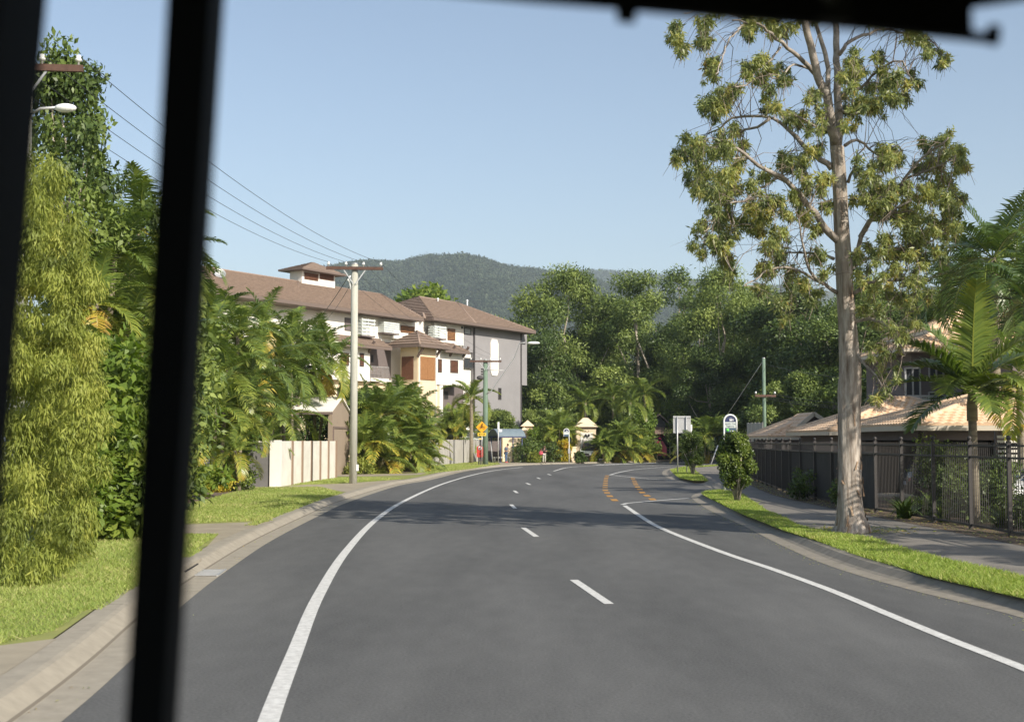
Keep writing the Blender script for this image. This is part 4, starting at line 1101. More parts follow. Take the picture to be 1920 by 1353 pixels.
def stop_sign(label, d, pxbase, pybase, pxc, x0, x1, ytop, ybot, detailed):
    b = W(pxbase, pybase, d); b.z = VZ
    t = thing('bus_stop_sign', label, 'bus stop sign', b)
    xa, xb = W(x0, 800, d).x - b.x, W(x1, 800, d).x - b.x
    z0, z1 = W(pxbase, ybot, d).z - VZ, W(pxbase, ytop, d).z - VZ
    cx, R = (xa + xb) / 2, (xb - xa) / 2
    px0 = xa if abs(pxbase - x0) < abs(pxbase - x1) else xb; px1 = xb if px0 == xa else xa
    w_ = R * 0.14
    zs = z1 - R
    arc_ = [(cx + (px0 - cx) * math.cos(math.pi * k / 14), 0, zs + R * math.sin(math.pi * k / 14)) for k in range(15)]
    MB().tube([(px0, 0, 0)] + [(px0, 0, zs * .5)] + arc_ + [(px1, 0, z0)], w_, 10).build('hoop_frame', M['signwhite'], t)
    ri = R * .86
    pl_ = [(cx - ri, -.01, z0 + .02), (cx + ri, -.01, z0 + .02)] + [(cx + ri * math.cos(math.pi * k / 14), -.01, zs + ri * math.sin(math.pi * k / 14)) for k in range(15)]
    pn = MB().prism(pl_, (0, .03, 0)).build('sign_panel', M['navy'], t)
    h = zs - z0
    MB().box((cx, -.014, z0 + h * .66), (ri * 1.98, .006, h * .52)).build('name_band', M['signgrey'], pn)
    MB().box((cx, -.014, z0 + h * .2), (ri * 1.98, .006, h * .36)).build('lower_band', M['slate'], pn)
    bx_ = cx + ri * .1; bz = zs + ri * .28; s_ = ri * .30
    bus_ = MB().box((bx_, -.014, bz), (s_ * 1.5, .006, s_ * 1.5)).box((bx_ + s_ * 1.35, -.014, bz - s_ * .2), (s_ * .5, .006, s_ * 1.1))
    bi = bus_.build('bus_symbol', M['signwhite'], pn)
    MB().box((bx_, -.019, bz + s_ * .3), (s_ * 1.1, .004, s_ * .45)).build('symbol_window', M['navy'], bi)
    if detailed:
        text_mesh('Captain Cook', h * .22, M['slate'], 'name_lettering', pn, (cx, -.02, z0 + h * .77))
        text_mesh('Highway', h * .22, M['slate'], 'name_lettering', pn, (cx, -.02, z0 + h * .55))
        MB().tube([(cx - ri * .52, -.018, z0 + h * .2), (cx - ri * .52, -.023, z0 + h * .2)], ri * .30, 20).build('green_dot', M['signgreen'], pn)
        MB().box((cx + ri * .38, -.019, z0 + h * .12), (ri * .9, .004, h * .06)).build('small_lettering', M['signwhite'], pn)
    tb = MB().box((px0, -.03, zs * .38), (.2, .16, .42)) if not detailed else MB().box((px0, -.03, 1.25), (.16, .1, .3))
    tb.build('timetable_case', M['galv'], t)
    return t
stop_sign('bus stop sign with white hoop frame standing beside the bushy verge shrub', 51.6, 1355.5, 920, 1368, 1357.5, 1381, 777.5, 810, True)
stop_sign('smaller bus stop sign with white hoop near the cream gate hut', 117.5, 1065.2, 869, 1062, 1057, 1067, 803.5, 818, False)
# back of a big road sign
sd_ = 81.0; p0, p1 = W(1270.5, 886, sd_), W(1287.5, 886, sd_)
t = thing('direction_sign', 'bare metal back of a square road sign on two steel posts', 'road sign', (p0.x, sd_, VZ))
X0, X1 = W(1262.5, 800, sd_).x - p0.x, W(1295.5, 800, sd_).x - p0.x
Z0, Z1 = W(1270, 812.5, sd_).z - VZ, W(1270, 779.5, sd_).z - VZ
sp0 = MB().box(((X0 + X1) / 2, .06, (Z0 + Z1) / 2), (X1 - X0, .015, Z1 - Z0)).build('sign_plate', M['alum'], t)
mb = MB()
for z_ in (Z0 + .06, Z1 - .1): mb.box(((X0 + X1) / 2, .03, z_), (X1 - X0 - .04, .04, .05))
mb.build('stiffener', M['galv'], sp0)
for x_ in (0, p1.x - p0.x): MB().tube([(x_, -.03, 0), (x_, -.03, Z1 - .04)], .042, 8).build('post', M['galv'], t)
# small white warning plate behind the big sign
q_ = W(1294, 830, 97); t = thing('white_plate_sign', 'small white plate on a white post behind the square sign', 'sign', (q_.x, 97, VZ))
MB().box((0, 0, q_.z + 1.0), (.32, .03, .5)).build('plate', M['signwhite'], t); MB().tube([(.05, .05, 0), (.05, .05, q_.z + 1)], .05, 8).build('post', M['signwhite'], t)

# ------------------------------------------------------------------ walls and huts across the far side
def cream_wall(label, x0, x1, ytop, d0, d1, piers):
    a, b = W(x0, 850, d0), W(x1, 850, d1); h = W(x0, ytop, d0).z - VZ
    a.z = b.z = VZ
    t = thing('garden_wall', label, 'wall', a)
    MB().bar(a + Vector((0, 0, h / 2)), b + Vector((0, 0, h / 2)), .25, h).build('wall_panel', M['cream'], t, True)
    MB().bar(a + Vector((0, 0, h + .05)), b + Vector((0, 0, h + .05)), .36, .1).build('coping', M['cream'], t, True)
    for f, hh, w_ in piers:
        p = a.lerp(b, f); MB().box(p + Vector((0, -.1, hh / 2)), (w_, w_, hh)).build('pier', M['cream'], t, True)
        c_ = MB(); z_ = VZ + hh; r_ = w_ * .7
        c_.add([(p.x - r_, p.y - .1 - r_, z_), (p.x + r_, p.y - .1 - r_, z_), (p.x + r_, p.y - .1 + r_, z_), (p.x - r_, p.y - .1 + r_, z_), (p.x, p.y - .1, z_ + w_ * .6)], [(0, 1, 4), (1, 2, 4), (2, 3, 4), (3, 0, 4), (0, 3, 2, 1)])
        c_.build('pier_cap', M['cream'], t, True)
    return t
cream_wall('cream rendered wall streaked with creeper stains behind the bus shelter', 941, 984, 815, 126.5, 128, [(.98, 3.0, .7)])
cream_wall('cream wall with a capped pillar rising above the shelter roof', 984, 999, 812, 129, 130, [(.35, 3.5, 1.05)])
cream_wall('short low cream wall stub beside the smaller bus stop sign', 1069, 1079, 839, 123.5, 124, [])
hd = 129.0
h0 = W(1098, 860, hd); h0.z = VZ
t = thing('gate_hut', 'cream gate hut with a pyramid cap roof and white roller door', 'hut', h0)
hx0, hx1 = W(1081, 840, hd).x - h0.x, W(1117.5, 840, hd).x - h0.x; hz = W(1098, 800, hd).z - VZ; hp = W(1098, 783, hd + 1).z - VZ
MB().box(((hx0 + hx1) / 2, 1.3, hz / 2), (hx1 - hx0, 2.6, hz)).build('wall', M['cream'], t)
ro = .28; r0, r1 = hx0 - ro, hx1 + ro; cx_ = (r0 + r1) / 2
MB().add([(r0, -ro, hz), (r1, -ro, hz), (r1, 2.6 + ro, hz), (r0, 2.6 + ro, hz), (cx_ - .25, 1.1, hp), (cx_ + .25, 1.1, hp), (cx_ + .25, 1.5, hp), (cx_ - .25, 1.5, hp)], [(0, 1, 5, 4), (1, 2, 6, 5), (2, 3, 7, 6), (3, 0, 4, 7), (4, 5, 6, 7), (0, 3, 2, 1)]).build('roof', M['cream'], t)
MB().box((cx_, -.05, hz - .12), (hx1 - hx0 + .2, .1, .1)).build('cornice', M['stripbrown'], t)
dz_ = W(1098, 811, hd).z - VZ
dd = MB()
for k in range(12): dd.box((W(1100, 840, hd).x - h0.x, -.03, dz_ * (k + .5) / 12), (1.25, .05, dz_ / 12 * .94))
dd.build('roller_door', M['white'], t)
for s_ in (-.3, .3):
    lm = MB().ball((cx_ + s_ * .5 + .1, -.22, hz - .55 - abs(s_)), (.1, .1, .16), 8, 6).tube([(cx_ + s_ * .5 + .1, 0, hz - .45), (cx_ + s_ * .5 + .1, -.22, hz - .4)], .03, 5); lm.build('wall_lantern', M['signblack'], t)

# brown roofed entry with a red screen
ed_ = 139.0
e0 = W(1246, 860, ed_); e0.z = VZ
t = thing('entry_pavilion', 'dark timber entry pavilion with brown tiled eaves and a gable behind', 'pavilion', e0)
ex = lambda px_, d=ed_: W(px_, 840, d).x - e0.x
ez = lambda py, d=ed_: W(1246, py, d).z - VZ
rr = MB(); roof_plane(rr, [(ex(1225), -1.4, ez(811)), (ex(1275), -1.4, ez(811)), (ex(1272), 1.2, ez(800)), (ex(1230), 1.2, ez(800))], .3, .05)
rr.prism([(ex(1225), -1.4, ez(811.5)), (ex(1275), -1.4, ez(811.5)), (ex(1272), 1.2, ez(800.5)), (ex(1230), 1.2, ez(800.5))], (0, 0, -.1)); rr.build('roof', M['rooftile'], t)
rr = MB(); gx0, gxp, gx1 = ex(1228), ex(1238), ex(1262)
rr.prism([(gxp, .4, ez(775)), (gx1, .4, ez(797)), (gx1, 5, ez(797)), (gxp, 5, ez(775))], (0, 0, -.14)).prism([(gxp, .4, ez(775)), (gx0 - 1.0, .4, ez(797)), (gx0 - 1.0, 5, ez(797)), (gxp, 5, ez(775))], (0, 0, -.14)); rr.build('gable_roof', M['rooftile'], t)
MB().prism([(gx0 - .6, 1.0, ez(800)), (gx1 - .4, 1.0, ez(800)), (gxp, 1.0, ez(777.5))], (0, 3.6, 0)).build('gable_wall', M['greydark'], t)
MB().box((ex(1229), -.6, ez(826) / 2 + .0), (.32, .32, ez(826))).build('post', M['cream'], t)
MB().box((ex(1229), -.6, (ez(811) + ez(826)) / 2), (.4, .4, ez(811) - ez(826))).build('post_head', M['fascia'], t)
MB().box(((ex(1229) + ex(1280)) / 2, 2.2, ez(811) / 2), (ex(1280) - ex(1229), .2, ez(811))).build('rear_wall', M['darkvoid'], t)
rs = W(1241, 858, 138); rs.z = VZ
t = thing('red_screen', 'bright red and pink upright screen under the brown roofed entry', 'screen', rs)
rx0, rx1 = W(1232.5, 840, 138).x - rs.x, W(1250, 840, 138).x - rs.x; rz0, rz1 = W(1241, 854, 138).z - VZ, W(1241, 826.5, 138).z - VZ
MB().prism([(rx0, 0, rz0), (rx1, 0, rz0), (rx1, 0, rz0 + .9), (rx0 + (rx1 - rx0) * .72, 0, rz1 - .2), (rx0 + (rx1 - rx0) * .6, 0, rz1), (rx0, 0, rz1)], (0, .1, 0)).build('panel', M['pinkred'], t)
MB().tube([(rx0 + .28, -.02, rz1 - .3), (rx0 + .28, -.03, rz1 - .3)], .13, 12).build('pale_disc', M['cream'], t)
MB().box((rx0 + .22, .05, rz0 / 2), (.1, .1, rz0)).box((rx1 - .15, .05, rz0 / 2), (.1, .1, rz0)).build('legs', M['signblack'], t)
fl = W(1236, 817, 138.4); t = thing('hanging_basket', 'dark pink flowering basket hung above the red screen', 'flower basket', fl)
mb = MB(); rg = random.Random(2)
for k in range(26): mb.ball((rg.gauss(0, .2), rg.gauss(0, .15), rg.gauss(0, .17)), rg.uniform(.06, .12), 6, 4)
mb.build('blossom', mat('magenta_blossom', (.36, .015, .09), .7, var=.4, scale=8), t)
MB().tube([(0, 0, .1), (0, 0, 1.0)], .012, 4).build('hanger', M['signblack'], t)

# pale tall paling screen by the dark fence on the right
a, b = W(1401, 820, 82), W(1431, 820, 80); a.z = b.z = VZ
t = thing('paling_screen', 'tall pale timber paling screen beside the dark green pole', 'fence', a)
mb = MB(); n = 9
for k in range(n):
    p, q = a.lerp(b, k / n), a.lerp(b, (k + .92) / n); h = W(1410, 793 + (k % 2), 82).z - .1
    mb.bar(p + Vector((0, 0, h / 2)), q + Vector((0, 0, h / 2)), .03, h)
mb.build('palings', M['paling'], t, True)
MB().bar(a + Vector((0, .06, 2.0)), b + Vector((0, .06, 2.0)), .06, .1).build('rail', M['paling'], t, True)
# ------------------------------------------------------------------ the dark steel fence on the right, its shade cloth, the houses behind it
ft = thing('steel_fence', 'long dark steel picket fence with ball topped posts and shade cloth', 'fence', (10.6, 28, VZ))
acc = [0.0]
for i in range(1, len(FENCE)): acc.append(acc[-1] + (FENCE[i] - FENCE[i - 1]).length)
def along(s_):
    s_ = max(0, min(acc[-1] - 1e-3, s_))
    import bisect
    i = min(len(acc) - 2, max(0, bisect.bisect(acc, s_) - 1))
    f = (s_ - acc[i]) / (acc[i + 1] - acc[i]); return FENCE[i].lerp(FENCE[i + 1], f)
def s_of_y(y):
    for i, p in enumerate(FENCE):
        if p.y >= y: return acc[i]
    return acc[-1]
FH = 2.02
posts = [s_of_y(y) for y in (16.4, 19.4, 22.1, 24.7, 27.3, 29.5, 31.9, 34.2, 36.5)]
while posts[-1] < acc[-1] - 3: posts.append(posts[-1] + 2.45)
for i, s_ in enumerate(posts):
    p = along(s_)
    po = MB().box((p.x, p.y, VZ + FH / 2), (.085, .085, FH)).build('post', M['steelblack'], ft, True)
    MB().tube([(p.x, p.y, VZ + FH), (p.x, p.y, VZ + FH + .03)], .03, 8).ball((p.x, p.y, VZ + FH + .07), .052, 10, 7).build('post_cap', M['steelblack'], po, True)
    if i + 1 == len(posts): break
    s1 = posts[i + 1]; q = along(s1); d = (q - p).normalized()
    mb = MB(); up = Vector((0, 0, 1))
    for z in (.10, 1.66, 1.92): mb.bar(p + up * z + d * .045, q + up * z - d * .045, .04, .045)
    n = int((s1 - s_) / .118)
    for k in range(1, n):
        r = p.lerp(q, k / n); mb.box((r.x, r.y, VZ + 1.03), (.012, .012, 1.92))
    mb.build('picket_panel', M['steelblack'], ft, True)
    if p.y > 36:
        sc_ = MB(); nn = Vector((d.y, -d.x, 0)); m_ = 8; vs = []
        rr_ = random.Random(i)
        for jz in range(5):
            for ix in range(m_ + 1):
                r = p.lerp(q, ix / m_) + nn * (.05 + rr_.uniform(-.006, .012)); vs.append((r.x, r.y, VZ + .06 + 1.66 * jz / 4 + (rr_.uniform(-.03, .03) if jz == 0 else 0)))
        sc_.add(vs, [(jz * (m_ + 1) + ix, jz * (m_ + 1) + ix + 1, (jz + 1) * (m_ + 1) + ix + 1, (jz + 1) * (m_ + 1) + ix) for jz in range(4) for ix in range(m_)], True)
        sc_.build('shade_cloth', M['shadecloth'], ft, True)

def house_roof(parent, name, polys, row=.32, amp=.045, period=.30):
    o = None
    for k, poly in enumerate(polys):
        mb = MB(); roof_plane(mb, poly, row, .035, amp, period)
        mb.prism([Vector(p) - Vector((0, 0, .06)) for p in poly], (0, 0, -.05))
        o = mb.build(name, M['terracotta'], parent, True)
    return o
def hip(x0, x1, y0, y1, z, rise, ridge='y'):
    """hip roof over a rectangle, four tiled planes"""
    a, b, c, d = Vector((x0, y0, z)), Vector((x1, y0, z)), Vector((x1, y1, z)), Vector((x0, y1, z))
    w = (x1 - x0) / 2 if ridge == 'y' else (y1 - y0) / 2
    if ridge == 'y':
        r0, r1 = Vector(((x0 + x1) / 2, y0 + w, z + rise)), Vector(((x0 + x1) / 2, y1 - w, z + rise))
        return [[a, b, r0], [b, c, r1, r0], [c, d, r1], [d, a, r0, r1]], [(r0, r1), (a, r0), (b, r0), (c, r1), (d, r1)]
    r0, r1 = Vector((x0 + w, (y0 + y1) / 2, z + rise)), Vector((x1 - w, (y0 + y1) / 2, z + rise))
    return [[a, b, r1, r0], [b, c, r1], [c, d, r0, r1], [d, a, r0]], [(r0, r1), (a, r0), (b, r1), (c, r1), (d, r0)]
def house(name, label, cat, x0, x1, y0, y1, zb, ze, rise, ridge, wallmat, over=.5, gutter=True):
    t = thing(name, label, cat, ((x0 + x1) / 2, (y0 + y1) / 2, VZ))
    if wallmat: MB().box(((x0 + x1) / 2, (y0 + y1) / 2, (zb + ze) / 2), (x1 - x0 - 2 * over, y1 - y0 - 2 * over, ze - zb)).build('wall', M[wallmat], t, True)
    pl, ri = hip(x0, x1, y0, y1, ze, rise, ridge)
    r = house_roof(t, 'roof', pl)
    cp = MB()
    for a, b in ri: ridge_cap(cp, a, b, .22, .09)
    cp.build('ridge_cap', M['terracotta'], r, True)
    g_ = MB()
    c4 = [Vector((x0, y0, ze - .1)), Vector((x1, y0, ze - .1)), Vector((x1, y1, ze - .1)), Vector((x0, y1, ze - .1))]
    for k in range(4): g_.bar(c4[k], c4[(k + 1) % 4], .12, .15)
    g_.prism([p + Vector((0, 0, -.06)) for p in c4], (0, 0, -.02)); g_.build('gutter', M['gutter'], r, True)
    return t
# low tiled garage with a small gable, farthest along the fence
ex0, ex1 = W(1432, 820, 70), W(1557, 820, 70)
hg = house('tiled_garage', 'low orange tiled roof with a small front gable beyond the fence', 'garage', ex0.x, ex0.x + 5.2, 68.5, 75.5, VZ, ex0.z + .05, 1.15, 'y', 'mauve')
g0, g1, gp_ = W(1500, 797, 68.3), W(1556, 797, 68.3), W(1524, 775.5, 68.3)
mb = MB()
mb.prism([g0, g1, gp_], (0, .3, 0)); gw__ = mb.build('gable', M['mauve'], hg, True)
house_roof(hg, 'gable_roof', [[g1 + Vector((.25, -.3, -.12)), g1 + Vector((.25, 3.5, -.12)), gp_ + Vector((0, 3.5, .06)), gp_ + Vector((0, -.3, .06))], [g0 + Vector((-.25, 3.5, -.12)), g0 + Vector((-.25, -.3, -.12)), gp_ + Vector((0, -.3, .06)), gp_ + Vector((0, 3.5, .06))]])
b_ = MB(); b_.bar(g0 + Vector((-.25, -.32, -.16)), gp_ + Vector((0, -.32, 0)), .06, .2).bar(g1 + Vector((.25, -.32, -.16)), gp_ + Vector((0, -.32, 0)), .06, .2); b_.build('bargeboard', M['gutter'], gw__, True)
# second garage roof behind the trunk
e0_, e1_ = W(1538, 808, 54), W(1692, 806, 54)
house('tiled_garage', 'orange tiled garage roof with a cream gutter right behind the paperbark trunk', 'garage', e0_.x, e0_.x + 8.6, 52.5, 60.5, VZ, e0_.z, 1.45, 'x', 'mauve')
# open carport near the fence
k0 = W(1683, 797, 40)
ct = house('carport', 'open carport with a tiled roof and dark posts near the small palm', 'carport', k0.x, k0.x + 9.0, 38.5, 46.5, VZ, k0.z, 1.15, 'x', None, .5)
for x_, y_ in ((k0.x + .5, 39), (k0.x + 4.6, 39), (k0.x + 8.5, 39), (k0.x + .5, 46)):
    MB().box((x_, y_, VZ + (k0.z - VZ) / 2 - .1), (.22, .22, k0.z - VZ - .25)).build('post', M['mauve'], ct, True)
    MB().bar((x_, y_, 1.9), (x_ + .9, y_, k0.z - .25), .1, .12).build('brace', M['greydark'], ct, True)
MB().bar((k0.x + .3, 39, k0.z - .32), (k0.x + 8.7, 39, k0.z - .32), .14, .28).build('beam', M['mauve'], ct, True)
MB().bar((k0.x + .45, 38.8, k0.z - .32), (k0.x + .45, 46.2, k0.z - .32), .14, .28).build('beam', M['mauve'], ct, True)
MB().box((k0.x + 4.5, 46.35, (VZ + k0.z) / 2), (8.2, .12, k0.z - VZ - .3)).build('rear_wall', M['greydark'], ct, True)  # dark wall added to keep the carport interior dark
MB().box((k0.x + 8.55, 42.5, (VZ + k0.z) / 2), (.12, 7.4, k0.z - VZ - .3)).build('shading_side_wall', M['mauve'], ct, True)  # side wall added for the same dark interior
# slatted screen wall at the carport
sw_ = W(1872, 930, 36.5)
t = thing('slat_screen', 'horizontal slatted screen with pale boards beside the white car', 'screen', (sw_.x, 36.5, VZ))
mb = MB()
for k in range(15): mb.box((1.8, 0, .25 + k * .135), (3.6, .03, .075))
mb.build('slats', M['fenceboard'], t)
for x_ in (0, 1.8, 3.6): MB().box((x_, .06, 1.15), (.09, .09, 2.3)).build('post', M['mauve'], t)
# two storey house behind
def uw(px_, py, d): return W(px_, py, d)
hx = W(1672, 640, 60); hz0 = W(1700, 645, 60).z
ht = house('two_storey_house', 'two storey mauve house with orange tiled hip roofs behind the palms', 'house', W(1676, 640, 60).x, W(1676, 640, 60).x + 9.0, 59, 68, VZ, W(1690, 652, 59).z, 1.7, 'x', 'mauve', .7)
u0x = W(1742, 610, 62).x; zu = W(1770, 617, 62).z
pl, ri = hip(u0x, u0x + 7, 62, 70, zu, 1.9, 'x')
MB().box((u0x + 3.5, 66, zu - 1.3), (5.6, 6.6, 2.6)).build('upper_wall', M['mauve'], ht, True)
ur = house_roof(ht, 'upper_roof', pl); cp = MB()
for a, b in ri: ridge_cap(cp, a, b, .22, .09)
cp.build('ridge_cap', M['terracotta'], ur, True)
mb = MB(); mb.bar((u0x, 62, zu - .1), (u0x + 7, 62, zu - .1), .12, .16); mb.bar((u0x, 62, zu - .1), (u0x, 70, zu - .1), .12, .16); mb.build('gutter', M['gutter'], ur, True)
for x0, x1, y0, y1 in ((1698, 1724, 690, 745), (1742, 1768, 678, 715), (1800, 1840, 676, 720), (1742, 1768, 735, 775)):
    a, b = W(x0, y1, 59.68), W(x1, y0, 59.68)
    w_ = MB(); f = .07
    for (p0_, p1_) in (((a.x, a.z), (b.x, a.z)), ((a.x, b.z), (b.x, b.z)), ((a.x, a.z), (a.x, b.z)), ((b.x, a.z), (b.x, b.z)), (((a.x + b.x) / 2, a.z), ((a.x + b.x) / 2, b.z))):
        w_.bar((p0_[0], 59.64, p0_[1]), (p1_[0], 59.64, p1_[1]), f, f)
    wo = w_.build('window', M['galv'], ht, True)
    MB().box(((a.x + b.x) / 2, 59.685, (a.z + b.z) / 2), (b.x - a.x - .05, .02, b.z - a.z - .05)).build('pane', M['glass'], wo, True)
bz = W(1790, 772, 58).z
bal = MB()
bx0, bx1 = W(1700, 760, 58.6).x, W(1850, 760, 58.6).x
bal.box(((bx0 + bx1) / 2, 58.9, 3.1), (bx1 - bx0, 1.0, .22)); bal.build('balcony_floor', M['mauve'], ht, True)
bal = MB(); bal.box(((bx0 + bx1) / 2, 58.45, 4.2), (bx1 - bx0, .06, .08))
for k in range(40): bal.box((bx0 + (bx1 - bx0) * k / 39, 58.45, 3.69), (.03, .03, .93))
bal.build('balcony_rail', M['galv'], ht, True)
# house at the frame's edge
hx2 = W(1862, 640, 52)
house('neighbour_house', 'house with a tiled roof partly hidden by the tall dark palm', 'house', hx2.x, hx2.x + 9, 51, 60, VZ, W(1880, 641, 51).z, 2.0, 'x', 'mauve', .6)

# ------------------------------------------------------------------ cars and the ute
def car(name, label, loc, rotz, paint, L=4.5, wd=1.78, tall=1.5, wagon=False):
    t = thing(name, label, 'car', loc, rotz)
    # stations along the length: x, half width, sill z, belt z, roof z, roof half width
    h = wd / 2; b = .95; r = tall
    st = [(-L / 2, h * .80, .42, .62, .64, h * .74), (-L / 2 + .12, h * .93, .28, .80, .82, h * .84), (-L / 2 + .75, h, .24, .86, .90, h * .86), (-L / 2 + 1.15, h, .22, .90, .96, h * .84),
          (-L / 2 + 1.95, h, .22, b, r - .04, h * .66), (-L / 2 + 2.6, h, .22, b, r, h * .68), (L / 2 - 1.15, h, .22, b + .02, r - .02, h * .68),
          (L / 2 - (.35 if wagon else .75), h * .98, .24, b + .02, (r - .12) if wagon else 1.08, h * .72), (L / 2 - .08, h * .92, .30, .86, .92, h * .78), (L / 2, h * .84, .45, .70, .72, h * .74)]
    mb = MB(); vs = []
    for x, hw, z0, zb_, zr_, rh in st:
        vs += [(x, -hw * .9, z0), (x, -hw, (z0 + zb_) / 2), (x, -hw * .97, zb_), (x, -rh, zr_), (x, 0, zr_ + .025), (x, rh, zr_), (x, hw * .97, zb_), (x, hw, (z0 + zb_) / 2), (x, hw * .9, z0)]
    n = 9
    fs = [(i * n + k, i * n + k + 1, (i + 1) * n + k + 1, (i + 1) * n + k) for i in range(len(st) - 1) for k in range(n - 1)]
    fs += [(i * n + n - 1, i * n, (i + 1) * n, (i + 1) * n + n - 1) for i in range(len(st) - 1)]
    fs += [tuple(range(n)), tuple((len(st) - 1) * n + k for k in range(n))]
    mb.add(vs, fs, True); mb.build('body', M[paint], t)
    for s_ in (-1, 1):
        for x in (-L / 2 + .85, L / 2 - .85):
            w = MB().tube([(x, s_ * (h - .21), .32), (x, s_ * (h + .012), .32)], .32, 20).build('wheel', M['rubber'], t)
            MB().tube([(x, s_ * (h + .013), .32), (x, s_ * (h + .02), .32)], .17, 16).build('rim', M['galv' if paint == 'carwhite' else 'greydark'], w)
        def sidew(xa, xb, xc, xd):
            z0, z1 = b + .03, r - .09
            y0, y1 = s_ * (h * .97 + .004), s_ * (h * .70 + .012)
            mb = MB().prism([(xa, y0, z0), (xb, y0, z0), (xc, y1, z1), (xd, y1, z1)], (0, s_ * .008, 0)); mb.build('side_window', M['glass'], t)
        sidew(-L / 2 + 1.3, -L / 2 + 2.35, -L / 2 + 2.35, -L / 2 + 2.0); sidew(-L / 2 + 2.42, L / 2 - 1.0, L / 2 - 1.15, -L / 2 + 2.42)
        MB().ball((-L / 2 + .10, s_ * h * .62, .66), (.07, .2, .09), 10, 6).build('headlight', M['signwhite'], t)
        MB().ball((L / 2 - .06, s_ * h * .68, .76), (.06, .18, .09), 10, 6).build('tail_light', M['red'], t)
        MB().ball((-L / 2 + 1.45, s_ * (h + .07), b + .06), (.07, .09, .06), 8, 6).build('mirror', M[paint], t)
    z0 = .98
    MB().prism([(-L / 2 + 1.18, -h * .78, z0), (-L / 2 + 1.18, h * .78, z0), (-L / 2 + 1.90, h * .62, r - .06), (-L / 2 + 1.90, -h * .62, r - .06)], (-.012, 0, .012)).build('windscreen', M['glass'], t)
    MB().box((L / 2 + .004, 0, .66), (.02, .5, .12)).build('number_plate', M['signwhite'], t)
    MB().box((-L / 2 - .004, 0, .52), (.02, .5, .12)).build('number_plate', M['signwhite'], t)
    return t
cq = W(1905, 930, 33.0)
car('parked_car', 'white car parked behind the steel fence beside the slatted screen', (cq.x + 1.5, 34.0, VZ), rad(4), 'carwhite')
cq = W(1738, 905, 41.0)
car('parked_car', 'dark blue car parked in the shade of the open carport', (cq.x + 1.9, 41.8, VZ), rad(174), 'cardark', 4.6, 1.8, 1.55, True)

# ute with a flat tray, seen from behind by the gate hut
ud = 126.0
u0_ = W(1106, 862, ud); u0_.z = VZ
t = thing('tray_ute', 'dark flat tray ute parked tail out before the gate hut', 'ute', (u0_.x, ud, VZ), rad(-4))
MB().box((0, 1.3, 1.0), (1.85, 2.6, .12)).box((0, .0, .92), (1.85, .05, .22)).box((-.9, 1.3, 1.14), (.05, 2.6, .22)).box((.9, 1.3, 1.14), (.05, 2.6, .22)).build('tray', M['signgrey'], t)
cb = MB(); vs = []
for y, hw, z0, zb_, zr_, rh in [(2.75, .88, .5, 1.1, 1.85, .66), (3.5, .9, .5, 1.12, 1.9, .68), (4.3, .9, .5, 1.1, 1.2, .78), (5.2, .86, .5, 1.0, 1.05, .75)]:
    vs += [(-hw, y, z0), (-hw, y, zb_), (-rh, y, zr_), (rh, y, zr_), (hw, y, zb_), (hw, y, z0)]
cb.add(vs, [(i * 6 + k, i * 6 + (k + 1) % 6, (i + 1) * 6 + (k + 1) % 6, (i + 1) * 6 + k) for i in range(3) for k in range(6)] + [tuple(range(6)), tuple(range(18, 24))], False); cab = cb.build('cab', M['cardark'], t)
MB().box((0, 2.73, 1.5), (1.1, .02, .42)).build('rear_window', M['glass'], cab)
MB().bar((-.62, 2.6, 1.06), (-.62, 2.6, 2.0), .07).bar((.3, 2.6, 1.06), (.3, 2.6, 2.0), .07).bar((-.66, 2.6, 2.0), (.34, 2.6, 2.0), .07).build('load_rack', M['stripbrown'], t)
MB().box((.25, 1.7, 1.45), (1.2, .8, .75)).build('tool_box', M['cardark'], t)
for s_ in (-.74, .74):
    for y in (.85, 4.3):
        w = MB().tube([(s_ - .11, y, .38), (s_ + .11, y, .38)], .38, 16).build('wheel', M['rubber'], t)
        MB().tube([(s_ + math.copysign(.111, s_), y, .38), (s_ + math.copysign(.118, s_), y, .38)], .2, 12).build('rim', M['galv'], w)
    MB().box((s_ * 1.0, -.035, .82), (.28, .03, .1)).build('tail_light', M['red'], t)
MB().box((.15, -.04, .72), (.38, .02, .13)).build('number_plate', M['signwhite'], t)
MB().box((0, 2.3, .62), (.9, 4.6, .18)).build('chassis', M['greydark'], t)

# ------------------------------------------------------------------ people
def skinned(name, pts, edges, radii, m, parent, root=0, sub=1, fingers=()):
    me = bpy.data.meshes.new(name)
    me.from_pydata([tuple(p) for p in pts], edges, [])
    o = bpy.data.objects.new('tmp', me); COL.objects.link(o)
    md = o.modifiers.new('s', 'SKIN'); md.use_smooth_shade = True
    for i, r in enumerate(radii):
        me.skin_vertices[0].data[i].radius = (r, r) if not hasattr(r, '__len__') else r
        me.skin_vertices[0].data[i].use_root = (i == root)
    sb_ = o.modifiers.new('u', 'SUBSURF'); sb_.levels = sb_.render_levels = sub
    bpy.context.view_layer.update()
    me2 = bpy.data.meshes.new_from_object(o.evaluated_get(bpy.context.evaluated_depsgraph_get()))
    bpy.data.objects.remove(o)
    if fingers:
        bm = bmesh.new(); bm.from_mesh(me2)
        mb = MB()
        for chain, rr in fingers: mb.tube(chain, rr, 6)
        tm = mb.mesh('f', m); bm.from_mesh(tm); bm.to_mesh(me2); bm.free()
    for p in me2.polygons: p.use_smooth = True
    me2.name = name; me2.materials.clear(); me2.materials.append(m)
    return link(name, me2, parent)
